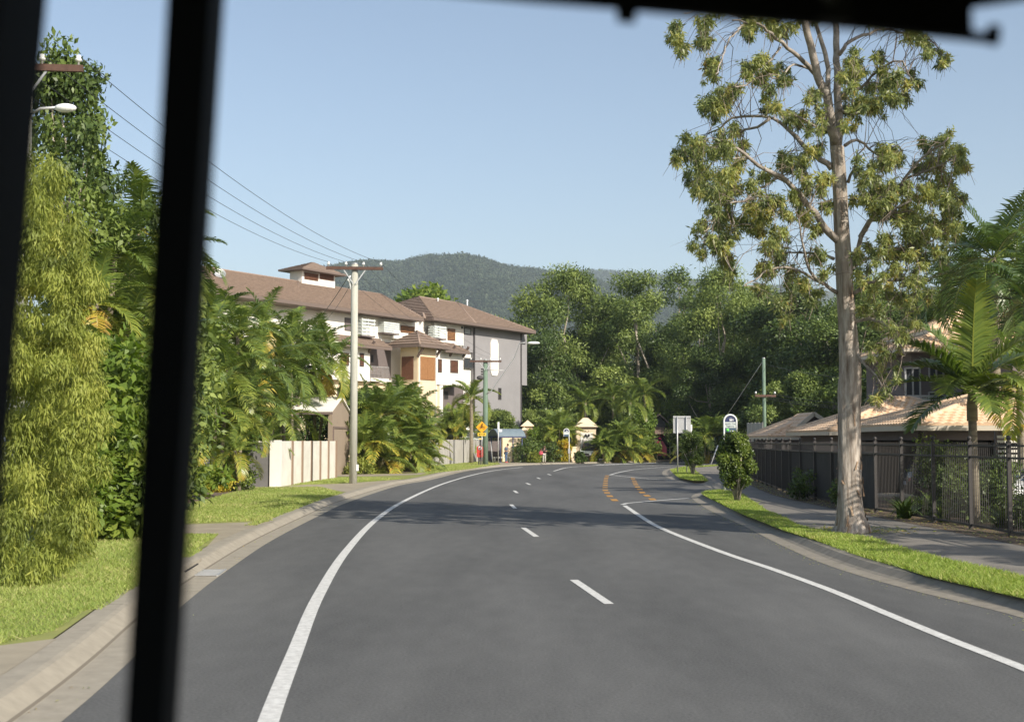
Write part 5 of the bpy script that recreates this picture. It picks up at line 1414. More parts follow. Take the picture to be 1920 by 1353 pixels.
def person(label, loc, rotz, J, cols, lean=0.0):
    """J: joint points of the pose; the figure faces -y in its own frame"""
    t = thing('person', label, 'person', loc, rotz)
    names = ['pelvis', 'waist', 'chest', 'neck', 'headlow', 'headmid', 'headtop', 'lsh', 'lel', 'lwr', 'lpalm', 'rsh', 'rel', 'rwr', 'rpalm', 'lhip', 'lkn', 'lank', 'ltoe', 'rhip', 'rkn', 'rank', 'rtoe']
    R = dict(pelvis=.125, waist=.105, chest=.13, neck=.052, headlow=.07, headmid=.092, headtop=.065, lsh=.055, lel=.043, lwr=.032, lpalm=.038, rsh=.055, rel=.043, rwr=.032, rpalm=.038, lhip=.085, lkn=.06, lank=.043, ltoe=.035, rhip=.085, rkn=.06, rank=.043, rtoe=.035)
    ed = [('pelvis', 'waist'), ('waist', 'chest'), ('chest', 'neck'), ('neck', 'headlow'), ('headlow', 'headmid'), ('headmid', 'headtop'), ('chest', 'lsh'), ('lsh', 'lel'), ('lel', 'lwr'), ('lwr', 'lpalm'), ('chest', 'rsh'), ('rsh', 'rel'), ('rel', 'rwr'), ('rwr', 'rpalm'), ('pelvis', 'lhip'), ('lhip', 'lkn'), ('lkn', 'lank'), ('lank', 'ltoe'), ('pelvis', 'rhip'), ('rhip', 'rkn'), ('rkn', 'rank'), ('rank', 'rtoe')]
    ix = {n: i for i, n in enumerate(names)}
    fing = []
    for s_ in 'lr':
        w, p = Vector(J[s_ + 'wr']), Vector(J[s_ + 'palm']); d = (p - w).normalized(); sd = d.cross(Vector((0, 0.3, 1))).normalized(); cu_ = sd.cross(d).normalized()
        for k, (o_, L) in enumerate(((-.027, .07), (-.009, .08), (.009, .076), (.027, .06))):
            b = p + sd * o_ + d * .01; fing.append(([b, b + d * L * .5 + cu_ * .006, b + d * L * .85 + cu_ * .025], [.009, .0085, .007]))
        b = w + d * .03 + sd * -.03; fing.append(([b, b + d * .03 - sd * .025, b + d * .055 - sd * .03 + cu_ * .01], [.011, .010, .008]))
    body = skinned('body', [J[n] for n in names], [(ix[a], ix[b]) for a, b in ed], [R[n] for n in names], cols['skin'], t, 0, 1, fing)
    hm = Vector(J['headmid']); f = Vector(J.get('face', (0, -1, 0))).normalized(); sx = f.cross(Vector((0, 0, 1))).normalized(); upv = sx.cross(f)
    nm = MB().tube([hm + f * .09 + upv * .01, hm + f * .115 - upv * .02], [.010, .016], 6); nm.build('nose', cols['skin'], t)
    ey = MB()
    for s_ in (-1, 1): ey.ball(hm + f * .085 + sx * (s_ * .034) + upv * .015, .011, 6, 5)
    ey.build('eyes', M['signblack'], t)
    MB().ball(hm + f * .084 - upv * .045, (.022, .012, .008), 8, 5).build('mouth', mat('lips', (.35, .12, .10), .6), t)
    er = MB()
    for s_ in (-1, 1): er.ball(hm + sx * (s_ * .092) - upv * .005, (.014, .022, .03), 8, 6)
    er.build('ears', cols['skin'], t)
    hr = MB(); hr.ball(hm + upv * .03 - f * .022, (.105, .105, .105), 14, 9)
    if cols.get('long'): hr.tube([hm - f * .07 + upv * .02, hm - f * .10 - upv * .1, hm - f * .09 - upv * .2], [.08, .065, .03], 10)
    hr.build('hair', cols['hair'], t)
    up_ = ['waist', 'chest', 'neck_', 'lsh', 'lsl', 'rsh', 'rsl', 'pelvis']
    mid = lambda a, b, f_: Vector(J[a]).lerp(Vector(J[b]), f_)
    sl_ = cols.get('sleeve', .6)
    Q = dict(pelvis=Vector(J['pelvis']), waist=Vector(J['waist']), chest=Vector(J['chest']), neck_=mid('chest', 'neck', .62), lsh=Vector(J['lsh']), lsl=mid('lsh', 'lel', sl_), rsh=Vector(J['rsh']), rsl=mid('rsh', 'rel', sl_))
    skinned('shirt', [Q[n] for n in up_], [(7, 0), (0, 1), (1, 2), (1, 3), (3, 4), (1, 5), (5, 6)], [.125, .145, .072, .075, .062, .075, .062, .145], cols['top'], t, 1)
    ln_ = ['pelvis', 'lhip', 'lkn', 'lank', 'rhip', 'rkn', 'rank']
    skinned('trousers', [J[n] for n in ln_], [(0, 1), (1, 2), (2, 3), (0, 4), (4, 5), (5, 6)], [.142, .105, .078, .06, .105, .078, .06], cols['legs'], t, 0)
    sh_ = MB()
    for s_ in 'lr':
        a, b = Vector(J[s_ + 'ank']), Vector(J[s_ + 'toe']); sh_ = MB(); sh_.tube([a + Vector((0, .05, -.045)), a.lerp(b, .5) + Vector((0, 0, -.02)), b + (b - a) * .25], [.05, .052, .034], 8); sh_.build('shoe', cols['shoe'], t)
    return t
Jm = dict(pelvis=(0, 0, .95), waist=(0, -.02, 1.12), chest=(0, -.06, 1.36), neck=(0, -.12, 1.50), headlow=(0, -.17, 1.56), headmid=(0, -.21, 1.64), headtop=(0, -.21, 1.72), face=(0, -.85, -.5),
          lsh=(.20, -.06, 1.42), lel=(.25, .02, 1.14), lwr=(.16, -.20, 1.08), lpalm=(.10, -.26, 1.10), rsh=(-.20, -.06, 1.42), rel=(-.25, .02, 1.14), rwr=(-.16, -.20, 1.08), rpalm=(-.10, -.26, 1.10),
          lhip=(.09, 0, .90), lkn=(.10, -.03, .49), lank=(.10, .02, .09), ltoe=(.12, -.13, .04), rhip=(-.09, 0, .90), rkn=(-.10, -.05, .49), rank=(-.11, -.01, .09), rtoe=(-.13, -.16, .04))
pm = W(948.5, 867, 120.3); pm.z = VZ
person('person in a dark checked shirt and jeans standing under the shelter looking down', pm, rad(62), Jm, dict(skin=M['skin'], hair=M['hairdark'], top=M['checkshirt'], legs=M['denim'], shoe=M['redshoe'], sleeve=.9))
Jw = dict(Jm); Jw.update(lel=(.27, -.05, 1.17), lwr=(.08, -.22, 1.22), lpalm=(.0, -.24, 1.24), rel=(-.28, -.06, 1.18), rwr=(-.14, -.25, 1.26), rpalm=(-.07, -.28, 1.29), face=(.2, -.9, -.25))
pw = W(1020.3, 868, 117.6); pw.z = VZ
wt_ = person('person in a dark top and pale trousers standing on the path with folded arms', pw, rad(12), Jw, dict(skin=M['skin'], hair=M['hairbrown'], top=M['blacktop'], legs=M['paletrousers'], shoe=M['signblack'], long=True, sleeve=.6))
wt_.scale = (.9, .9, .9)
t = thing('shoulder_bag', 'pink red bag hanging at the side of the standing person', 'bag', (pw.x - .29, pw.y - .1, VZ + .92))
MB().ball((0, 0, .0), (.20, .11, .19), 12, 8).box((0, -.03, .12), (.30, .2, .06)).build('bag_body', M['pinkbag'], t)
MB().tube([(-.1, 0, .15), (.06, .03, .36), (.22, .06, .46), (.28, .05, .42)], .014, 6).build('strap', M['pinkbag'], t)
# ------------------------------------------------------------------ the big paperbark on the right, limb by limb
TD = 28.6
tb = G(1598, 994, VZ)
bt_ = thing('paperbark_tree', 'tall paperbark tree with peeling pale trunk and open drooping crown beside the footpath', 'tree', tb)
rg = random.Random(11); nr = np.random.default_rng(11)
def T(zx, zy, dd=0.0):                    # trace point -> world, dd metres further away
    return W(1100 + zx / 2.3415, zy / 2.3415, TD + dd)
def F_(x, y, dd=0.0): return W(x, y, TD + dd)
mpp = TD / 2400.0
trunk = [(1597, 1002, 33), (1597, 985, 28), (1595, 965, 24.5), (1594, 930, 22), (1593, 880, 20.5), (1592, 820, 20), (1592, 760, 20.5), (1592, 735, 22), (1594, 700, 20.5), (1591, 650, 17.5), (1588, 600, 16), (1585, 560, 15.5), (1583, 500, 15.2), (1580, 450, 14.5), (1577, 400, 13.5), (1575, 350, 12.8), (1572, 310, 12.6), (1569, 275, 12.5)]
tp = smooth([F_(x, y) for x, y, r in trunk], .22)
def rad_at(z):
    zs = [F_(x, y).z for x, y, r in trunk]; rs = [r * mpp for x, y, r in trunk]
    return float(np.interp(z, zs, rs))
mb = MB(); n = 30; vs = []
for i, p in enumerate(tp):
    r = rad_at(p.z)
    for k in range(n):
        a = 2 * math.pi * k / n
        flute = 1 + .05 * math.sin(5 * a + .9 * p.z) + .03 * math.sin(11 * a - 1.3 * p.z) + .03 * rg.uniform(-1, 1) + (.28 * max(0, math.cos(2.5 * a + .4)) * max(0, 1 - (p.z - VZ) / .55))
        vs.append((p.x + r * flute * math.cos(a), p.y + r * flute * math.sin(a), p.z))
m_ = len(tp)
mb.add(vs, [(i * n + k, i * n + (k + 1) % n, (i + 1) * n + (k + 1) % n, (i + 1) * n + k) for i in range(m_ - 1) for k in range(n)], True)
trunk_o = mb.build('trunk', M['bark'], bt_, True)
# torn bark plates and the rusty foot
pl = MB()
for k in range(46):
    z = abs(rg.gauss(0, 1)) * 1.3 + .02; i = min(m_ - 1, max(0, int((z) / .22)))
    p = tp[i]; a = rg.uniform(0, 2 * math.pi); r = rad_at(p.z) * 1.03; h = rg.uniform(.08, .30); w = rg.uniform(.008, .03)
    c = Vector((p.x + r * math.cos(a), p.y + r * math.sin(a), p.z)); tv = Vector((-math.sin(a), math.cos(a), 0)); nv = Vector((math.cos(a), math.sin(a), 0)); tilt = rg.uniform(-.1, .1)
    pl.add([c - tv * w, c + tv * w, c + tv * (w * .7 + tilt) + Vector((0, 0, h)) + nv * .01, c - tv * (w * .7 - tilt) + Vector((0, 0, h)) + nv * .01, c - tv * w + nv * rg.uniform(.01, .05), c + tv * w + nv * rg.uniform(.01, .05)], [(0, 1, 2, 3), (4, 5, 2, 3)])
pl.build('peeling_bark', M['barkrust'], trunk_o, True)
# limbs: (trace points, start radius px, end radius px, depth drift)
limbs = [
 ([(1094, 650), (1075, 560), (1055, 430), (1015, 330), (985, 200), (950, 60), (935, -140)], 9.5, 5, -1.2),
 ([(1100, 640), (1110, 520), (1103, 430), (1098, 300), (1095, 150), (1080, -40), (1075, -200)], 8.5, 4, .8),
 ([(1060, 420), (1060, 300), (1035, 200), (990, 60), (960, -100)], 5, 3, .6),
 ([(1112, 1062), (1050, 1005), (1005, 940), (955, 880), (900, 815), (850, 775), (790, 747), (720, 700), (660, 650), (600, 655)], 7.5, 2, -2.0),
 ([(850, 775), (790, 808), (740, 850), (690, 885), (630, 890)], 3, 1, -2.4),
 ([(900, 815), (860, 790), (780, 745), (700, 690), (620, 700), (540, 685)], 3, 1, -1.2),
 ([(1080, 745), (1000, 680), (950, 640), (925, 605), (880, 565), (820, 520), (720, 510), (640, 520), (585, 565), (540, 590)], 6, 1.4, 1.6),
 ([(800, 517), (745, 560), (690, 570), (650, 600), (555, 632), (480, 640)], 3, 1, 1.9),
 ([(1062, 575), (985, 540), (910, 505), (860, 500)], 2.6, 1, -.8),
 ([(1005, 325), (950, 270), (880, 208), (810, 150), (750, 105), (640, 90)], 5, 1.3, -2.4),
 ([(975, 300), (905, 288), (850, 350), (800, 330)], 2.5, 1, -1.8),
 ([(850, 210), (800, 270), (740, 320), (700, 375), (650, 380)], 2.2, .9, -2.6),
 ([(740, 95), (680, 120), (630, 165), (600, 245), (570, 330)], 2.5, .9, -2.9),
 ([(750, 105), (620, 60), (520, 40), (430, 60)], 2.5, .9, -2.9),
 ([(1138, 632), (1190, 618), (1240, 650), (1285, 685), (1330, 670)], 3.4, 1.1, 1.2),
 ([(1145, 800), (1175, 740), (1185, 690), (1220, 655)], 3.2, 1.1, -1.0),
 ([(1150, 1190), (1195, 1090), (1212, 1010), (1240, 970), (1310, 962), (1360, 910), (1420, 880)], 6, 1.6, -1.4),
 ([(1205, 1040), (1260, 950), (1330, 875), (1395, 785), (1460, 710), (1530, 650), (1590, 610)], 5, 1.4, -1.9),
 ([(1395, 785), (1470, 760), (1560, 720), (1620, 680)], 2.5, .9, -2.2),
 ([(1108, 235), (1160, 180), (1220, 155), (1310, 130), (1500, 170), (1560, 240)], 4, 1, 1.4),
 ([(1115, 420), (1200, 390), (1255, 335), (1300, 290), (1380, 270), (1430, 350)], 3.5, 1, -1.3),
 ([(1110, 480), (1160, 500), (1230, 470), (1320, 430)], 3, 1, 1.0),
 ([(1085, 1135), (1000, 1112), (890, 1106), (800, 1100)], 3.2, 1, 1.5),
 ([(1100, 1285), (1040, 1245), (980, 1190), (955, 1095), (930, 960)], 4, 1.2, -1.5),
 ([(1040, 1245), (900, 1180), (790, 1185), (740, 1230), (690, 1250)], 3, 1, -2.2),
 ([(1150, 1180), (1250, 1130), (1380, 1090), (1500, 1060), (1600, 1010)], 4, 1.2, 1.3),
 ([(1155, 1300), (1230, 1250), (1320, 1230), (1430, 1230)], 4, 1.2, -1.0),
 ([(1160, 1420), (1240, 1400), (1330, 1440), (1400, 1560)], 4, 1.2, -1.3),
 ([(1160, 1500), (1220, 1600), (1270, 1650), (1300, 1700)], 3, 1, -1.0),
 ([(700, 885), (600, 900), (560, 960), (520, 1020)], 1.6, .8, -2.4),
 ([(640, 890), (640, 1000), (600, 1100), (640, 1190)], 1.4, .7, -2.2),
]
LP = []
for pts, r0, r1, dd in limbs:
    m_ = len(pts)
    P = [T(x, y, dd * (i / (m_ - 1))) for i, (x, y) in enumerate(pts)]
    P = smooth(P, .18)
    P = [p + Vector((rg.gauss(0, .012), rg.gauss(0, .02), rg.gauss(0, .012))) for p in P]
    R = [(r0 + (r1 - r0) * (i / (len(P) - 1)) ** .8) * mpp * 1.05 for i in range(len(P))]
    MB().tube(P, R, 9).build('limb', M['limb'], bt_, True)
    LP += [tuple(p) for p in P[2:]]
cl = """390 150 55;430 200 45;520 120 45;520 200 50;545 270 45;540 330 40;565 420 55;540 450 50;620 410 45;650 400 40;590 480 45;640 560 35;600 600 45;420 690 50;480 640 60;520 690 65;600 660 60;640 720 55;460 770 55;540 790 75;620 800 60;560 860 55;470 830 40;640 870 45;670 650 40;560 940 45;620 940 45;500 1010 45;480 1080 42;570 1010 50;640 1010 35;590 1120 45;640 1170 45;600 1060 40;540 1070 40;760 780 50;800 850 55;750 900 55;840 900 55;720 960 55;790 990 50;850 1040 50;930 930 55;940 860 50;880 690 50;930 720 50;990 660 45;1040 780 45;1000 830 45;960 780 40;840 1130 50;800 1090 45;780 1190 45;700 140 40;740 100 45;820 120 45;880 130 40;760 270 50;720 310 45;770 360 50;850 310 40;870 350 35;800 460 40;860 480 40;920 520 45;1000 430 40;1040 550 35;1030 480 35;1150 330 50;1200 360 60;1180 430 60;1250 440 60;1300 400 55;1330 340 50;1400 340 45;1440 360 38;1380 440 50;1280 480 45;1160 500 40;1290 250 38;1160 250 38;1190 300 40;1510 220 42;1560 250 40;1490 180 40;1150 540 30;1330 660 50;1290 700 50;1220 720 50;1340 700 40;1500 620 45;1560 610 45;1620 660 45;1640 720 45;1540 700 60;1480 740 50;1580 780 60;1500 820 50;1430 820 45;1620 860 45;1600 930 50;1560 900 55;1440 900 50;1380 860 50;1290 820 60;1230 800 50;1200 860 45;1260 880 50;1320 800 45;1300 920 50;1380 980 55;1450 990 55;1530 980 55;1600 1020 50;1500 1060 55;1400 1060 55;1320 1040 45;1220 1110 55;1290 1130 55;1380 1140 55;1460 1120 55;1540 1100 45;1200 1200 55;1290 1220 65;1380 1220 65;1460 1230 60;1250 1330 60;1340 1330 60;1430 1320 55;1480 1290 45;1300 1430 60;1380 1430 55;1440 1400 45;1270 1530 50;1330 1530 55;1400 1500 45;1290 1640 45;1340 1640 45;1270 1740 35;1310 1720 35;920 1230 55;1000 1290 45;870 1290 50;760 1280 40;1010 1010 35;1060 900 30;1000 1120 40;1060 1190 35;960 60 45;900 -20 60;1010 -40 60;1120 40 45;1180 -20 70;1280 60 55;1400 60 60;760 0 70;600 0 60;1450 120 50;870 1400 30;1000 560 35"""
C, R3, per, bt0 = [], [], [], []
for s_ in cl.split(';'):
    x, y, r = map(float, s_.split()); r_m = r / 2.3415 * mpp
    for q in range(6):
        sg = rg.uniform(-1, 1)
        c = T(x + rg.uniform(-.8, .8) * r, y + rg.uniform(-.75, .75) * r, sg * 2.2)
        C.append(c); k = rg.uniform(.30, .74) * (.7 if (y > 1180 and x > 1150) else 1); R3.append((r_m * k, r_m * k * 1.2, r_m * k * 1.15)); per.append(int(410 * (r / 50) ** 2 * k * k * rg.uniform(.5, 1.5)) + 14)
        bt0.append(.3 + (.12 if y > 400 else 0))
C = np.array([list(c) for c in C]); R3 = np.array(R3)
V, tn = clump_leaves(nr, C, R3, np.array(per), .115, .27, droop=.9, out=.12, shell=.05, base_tint=.58, spread=.26, loose=.75)
# an ochre sprig or two
cidx = np.repeat(np.arange(len(C)), per)
och = T(520, 200); dist = np.linalg.norm(C - np.array(och), axis=1)
tn[(dist[cidx] < .55) & (nr.random(len(tn)) < .45)] = 1.0
tn[nr.random(len(tn)) < .012] = .97
org = np.array(tb)
link('foliage', np_mesh('foliage', V - np.tile(org, (len(V), 1)), 4, M['leaf_gum'], tn), bt_)
# hair-fine hanging twigs
tw = []
for i in range(len(C)):
    for q in range(4):
        a = C[i] + nr.normal(size=3) * R3[i] * .55; L = nr.uniform(.12, .42)
        b = a + np.array([nr.normal() * .12, nr.normal() * .12, -L if nr.random() < .7 else L * .3]) 
        s2 = np.array([nr.normal(), nr.normal(), 0]); s2 = s2 / (np.linalg.norm(s2) + 1e-6) * .0065
        tw.append(np.stack([a - s2, a + s2, b + s2 * .5, b - s2 * .5]))
LPa = np.array(LP)
for i in range(len(C)):
    j = int(np.argsort(((LPa - C[i]) ** 2).sum(1))[nr.integers(0, 9)]); a, b = LPa[j], C[i]; L = np.linalg.norm(b - a)
    if L > 1.5: continue
    pts_ = [a + (b - a) * f + np.array([nr.normal() * .05 * L, nr.normal() * .05 * L, .16 * L * math.sin(math.pi * f)]) * (0 < f < 1) for f in (0, .33, .66, 1)] + [b + np.array([nr.normal() * .12, nr.normal() * .12, -.2])]
    for k in range(4):
        p0_, p1_ = pts_[k], pts_[k + 1]; w0 = .010 * (1 - k / 4.6); w1 = .010 * (1 - (k + 1) / 4.6)
        for s2 in (np.array([1., 0, 0]), np.array([-.3, .5, .8])): tw.append(np.stack([p0_ - s2 * w0, p0_ + s2 * w0, p1_ + s2 * w1, p1_ - s2 * w1]))
tw = np.concatenate(tw)
link('twigs', np_mesh('twigs', tw - np.tile(org, (len(tw), 1)), 4, M['leaf_twig']), bt_)

# ------------------------------------------------------------------ trees of the forest and gardens
def tree_meshes(key, seed, H, R, base, K, per, leaf, lmat, tmat, aspect=.5, trunk_r=.28, prof=.7, droop=.4, top=.85, limbs=9, tint=.45, crown_r=.27, fork=False):
    rng = np.random.default_rng(seed); rd = random.Random(seed)
    C = []
    while len(C) < K:
        t = rng.random() ** .85; z = base + (H - base) * t
        pr = R * (max(.02, math.sin(math.pi * min(1, .12 + t * .88))) ** prof) * (1 + .25 * math.sin(seed + 3.1 * t * math.pi))
        a = rng.uniform(0, 2 * math.pi); rr = pr * (rng.uniform(.25, 1.0) ** .6)
        rr *= 1 + .22 * math.sin(3 * a + seed * 1.7)
        C.append((rr * math.cos(a), rr * math.sin(a), z - abs(rng.normal()) * .03 * H))
    C = np.array(C); k = R * crown_r * (.6 + .7 * rng.random(K)); R3 = np.stack([k, k, k * .8], 1)
    V, t = clump_leaves(rng, C, R3, (per * (k / (R * crown_r)) ** 2).astype(int) + 8, leaf, aspect, droop, .45, .5, tint, .22)
    cm = np_mesh(key + '_crown', V, 4, lmat, t)
    mb = MB(); p = Vector((0, 0, -.15)); pts = [p]; hh = H * top
    for i in range(1, 9): pts.append(Vector((rd.uniform(-1, 1) * .018 * H, rd.uniform(-1, 1) * .018 * H, hh * i / 8)))
    mb.tube(pts, [trunk_r * (1.25 if i == 0 else 1) * (1 - .85 * i / 8) for i in range(9)], 9)
    for q in range(limbs):
        c = Vector(C[rd.randrange(K)]); st_ = pts[rd.randrange(2, 7)]
        m_ = st_.lerp(c, .5) + Vector((0, 0, -.03 * H)); mb.tube([st_, m_, c], [trunk_r * .35, trunk_r * .22, trunk_r * .06], 6)
    tm = mb.mesh(key + '_trunk', tmat)
    return cm, tm
def plant(name, label, cat, meshes, loc, s=1.0, rz=0.0, group=None, sz=None):
    t = thing(name, label, cat, loc, rz, group)
    t.scale = (s, s, sz or s)
    c = bpy.data.objects.new('crown', meshes[0]); t_ = bpy.data.objects.new('trunk', meshes[1])
    for o in (c, t_): COL.objects.link(o); o.parent = t
    return t
FA = tree_meshes('dome', 21, 22, 6.6, 4.0, 66, 620, .36, M['leaf_forest'], M['paletrunk'], .36, .34, .42, .6, limbs=9)
FB = tree_meshes('gum', 22, 22, 6.0, 5.5, 56, 620, .36, M['leaf_forest'], M['paletrunk'], .36, .36, .5, .6, limbs=9)
FC = tree_meshes('tall', 25, 22, 4.6, 3.0, 50, 600, .34, M['leaf_forest'], M['paletrunk'], .36, .3, .5, .7, limbs=8)
FD = tree_meshes('dark', 24, 18, 6.2, 1.5, 56, 600, .38, M['leaf_dark'], M['paletrunk'], .5, .3, .55, .3)
FE = tree_meshes('low', 27, 9, 3.6, .6, 44, 520, .28, M['leaf_forest'], M['paletrunk'], .5, .16, .5, .2, tint=.6)
FL = tree_meshes('sparse', 29, 23, 4.6, 11, 26, 190, .42, M['leaf_forest'], M['paletrunk'], .38, .26, .7, .3, .92, 16)
FY = tree_meshes('bright', 31, 9.5, 4.0, 1.2, 44, 360, .36, M['leaf_bright'], M['paletrunk'], .5, .16, .5, .1)
def at(px_, d): p = W(px_, 840, d); return Vector((p.x, d, VZ))
def topz(px_, py, d): return W(px_, py, d).z - VZ
fg = 'forest trees behind the bend'
def ftree(meshes, H, px_, py, d, rz, label, name='forest_tree', cat='tree', wide=1.0, grp=fg):
    s = topz(px_, py, d) / H
    return plant(name, label, cat, meshes, at(px_, d), s * wide, rz, grp, s)
ftree(FA, 22, 1062, 503, 158, .3, 'broad domed forest tree rising just beyond the grey end wall', wide=1.05)
ftree(FD, 18, 1015, 628, 150, 1.1, 'dark tree filling the gap against the grey end wall', wide=.9)
ftree(FB, 22, 1196, 512, 156, 1.9, 'spreading forest tree with pale forked trunk above the gate hut', wide=1.12)
ftree(FD, 18, 1120, 610, 164, 2.2, 'dark understorey tree between the two broad domed trees')
ftree(FL, 23, 1272, 506, 185, .6, 'thin see through tree with white trunk standing against the hill')
ftree(FD, 18, 1268, 615, 158, .4, 'dark forest tree behind the yellow green tree', wide=.95)
ftree(FA, 22, 1358, 503, 142, 3.6, 'tall dense forest tree standing above the square sign', wide=.92)
ftree(FC, 22, 1400, 545, 150, 2.9, 'narrow forest tree with pale bare trunk over the bus stop sign')
ftree(FC, 22, 1452, 525, 138, .9, 'tall weeping forest tree beside the slim dark green pole', wide=1.05)
ftree(FD, 18, 1330, 660, 138, 4.2, 'dark low forest tree behind the bus stop sign')
ftree(FD, 18, 1500, 560, 132, 5.1, 'dark forest tree seen between slim green pole and paperbark', wide=1.2)
ftree(FD, 18, 1560, 600, 118, 3.3, 'dark forest tree directly behind the paperbark trunk', wide=1.2)
ftree(FA, 22, 1640, 520, 120, 2.4, 'dense forest tree behind the lower paperbark boughs', wide=1.0)
ftree(FD, 18, 1722, 560, 105, 1.4, 'dark tree above the two storey house roof', wide=1.1)
ftree(FD, 18, 1880, 540, 92, .2, 'dark tree behind the tall dark palm', wide=1.2)
ftree(FA, 22, 1960, 470, 95, .9, 'dense tree at the edge beyond the neighbour house')
ftree(FB, 22, 1540, 575, 160, 2.9, 'far forest tree in the row behind the slim green pole')
ftree(FA, 22, 1150, 560, 182, 2.7, 'forest tree set back between the two broad domes')
ftree(FB, 22, 1310, 552, 178, 5.7, 'far forest tree left of the tall dense tree')
ftree(FB, 22, 1430, 540, 168, 4.4, 'far forest tree showing over the narrow one')
ftree(FE, 9, 1030, 720, 146, .2, 'small tree beside the grey wall foot', wide=1.1)
ftree(FE, 9, 1160, 690, 148, 1.2, 'mid green tree rising behind the far palms', wide=1.1)
ftree(FE, 9, 1235, 700, 150, 2.3, 'mid green tree behind the hanging creeper mound', wide=1.1)
ftree(FE, 9, 1392, 735, 140, 3.1, 'rounded tree right behind the bus stop hoop', wide=1.25)
ftree(FE, 9, 1450, 725, 116, 4.7, 'rounded green tree at the foot of the slim green pole', wide=1.1)
ftree(FE, 9, 1500, 700, 108, 5.5, 'green tree over the tiled garage roof', wide=1.0)
ftree(FY, 9.5, 1292, 722, 142, .8, 'yellow green tree beside the square road sign', name='garden_tree')
ftree(FY, 9.5, 800, 556, 190, 1.8, 'sunlit tree top peeping over the brown roof ridge', name='garden_tree')
ftree(FE, 9, 1010, 770, 138, .5, 'leafy garden tree behind the capped pillar', name='garden_tree')
ftree(FE, 9, 940, 770, 134, 1.5, 'leafy garden tree in front of the grey wall', name='garden_tree', wide=1.3)
ftree(FE, 9, 862, 770, 129, 2.5, 'garden tree behind the paling fence below the white column', name='garden_tree', wide=1.3)
# out of frame to the right: a gum whose shade falls over the path and the paperbark's foot
GT = tree_meshes('gum', 33, 21.5, 1.75, 8.5, 46, 420, .22, M['leaf_forest'], M['paletrunk'], .4, .34, .4, .6, .95, 14, crown_r=.55)
plant('gum_tree', 'tall slender gum tree beyond the fence throwing its shadow across the road', 'tree', GT, (14.7, 23.2, VZ), 1.0, 1.0)

# ------------------------------------------------------------------ palms
def frond_np(L, pitch, droop, nleaf, ll, seed, vee=.5, w=.045, yellow=0.0, twist=0.0, hang=.5):
    rng = np.random.default_rng(seed)
    S = np.linspace(0, 1, 25); ang = pitch - droop * S ** 1.35
    ds = L / 24
    x = np.concatenate([[0], np.cumsum(np.cos(ang[:-1]) * ds)]); z = np.concatenate([[0], np.cumsum(np.sin(ang[:-1]) * ds)])
    y = twist * S ** 2 * L
    line = np.stack([x, y, z], 1)
    s = np.repeat(np.linspace(.13, .995, nleaf), 2); side = np.tile([1., -1.], nleaf); n = len(s)
    s = np.clip(s + rng.normal(size=n) * .004, .1, 1)
    P = np.stack([np.interp(s, S, line[:, k]) for k in range(3)], 1)
    a = np.interp(s, S, ang); Tn = np.stack([np.cos(a), np.zeros(n), np.sin(a)], 1); U = np.stack([-np.sin(a), np.zeros(n), np.cos(a)], 1)
    Sd = np.stack([np.zeros(n), side, np.zeros(n)], 1)
    l = ll * (np.sin(np.pi * np.clip(.10 + .86 * s, 0, 1)) ** .6) * (.9 + .2 * rng.random(n))
    fw = .35 + .6 * s
    D = unit(Sd * 1.0 + Tn * fw[:, None] + U * vee + rng.normal(size=(n, 3)) * .07)
    mid = P + D * (l * .5)[:, None]
    D2 = unit(D + np.array([0, 0, -1.]) * hang * (.7 + .6 * rng.random((n, 1))))
    tip = mid + D2 * (l * .55)[:, None]
    Wv = unit(np.cross(D, U)) 
    wb = (w * .6); wm = w; wt = w * .15
    q1 = np.stack([P - Wv * wb / 2, P + Wv * wb / 2, mid + Wv * wm / 2, mid - Wv * wm / 2], 1)
    q2 = np.stack([mid - Wv * wm / 2, mid + Wv * wm / 2, tip + Wv * wt / 2, tip - Wv * wt / 2], 1)
    V = np.concatenate([q1.reshape(-1, 3), q2.reshape(-1, 3)])
    t0 = np.clip(.36 + yellow + rng.normal(size=n) * .07 + .08 * (s > .8), 0, 1)
    t = np.concatenate([t0, t0 + .05])
    # midrib: three thin quads per step
    rib, tr = [], []
    for i in range(24):
        r0, r1 = .022 * L / 2 * (1 - S[i]) + .004, .022 * L / 2 * (1 - S[i + 1]) + .004
        for k in range(3):
            a0, a1 = 2 * math.pi * k / 3, 2 * math.pi * (k + 1) / 3
            f = lambda c, r, aa: c + np.array([0, math.cos(aa) * r, math.sin(aa) * r])
            rib.append(np.stack([f(line[i], r0, a0), f(line[i], r0, a1), f(line[i + 1], r1, a1), f(line[i + 1], r1, a0)])); tr.append(.6 + yellow * .5)
    return np.concatenate([V, np.concatenate(rib)]), np.concatenate([t, np.array(tr)])
def rotz(V, a):
    c, s = math.cos(a), math.sin(a); return np.stack([V[:, 0] * c - V[:, 1] * s, V[:, 0] * s + V[:, 1] * c, V[:, 2]], 1)
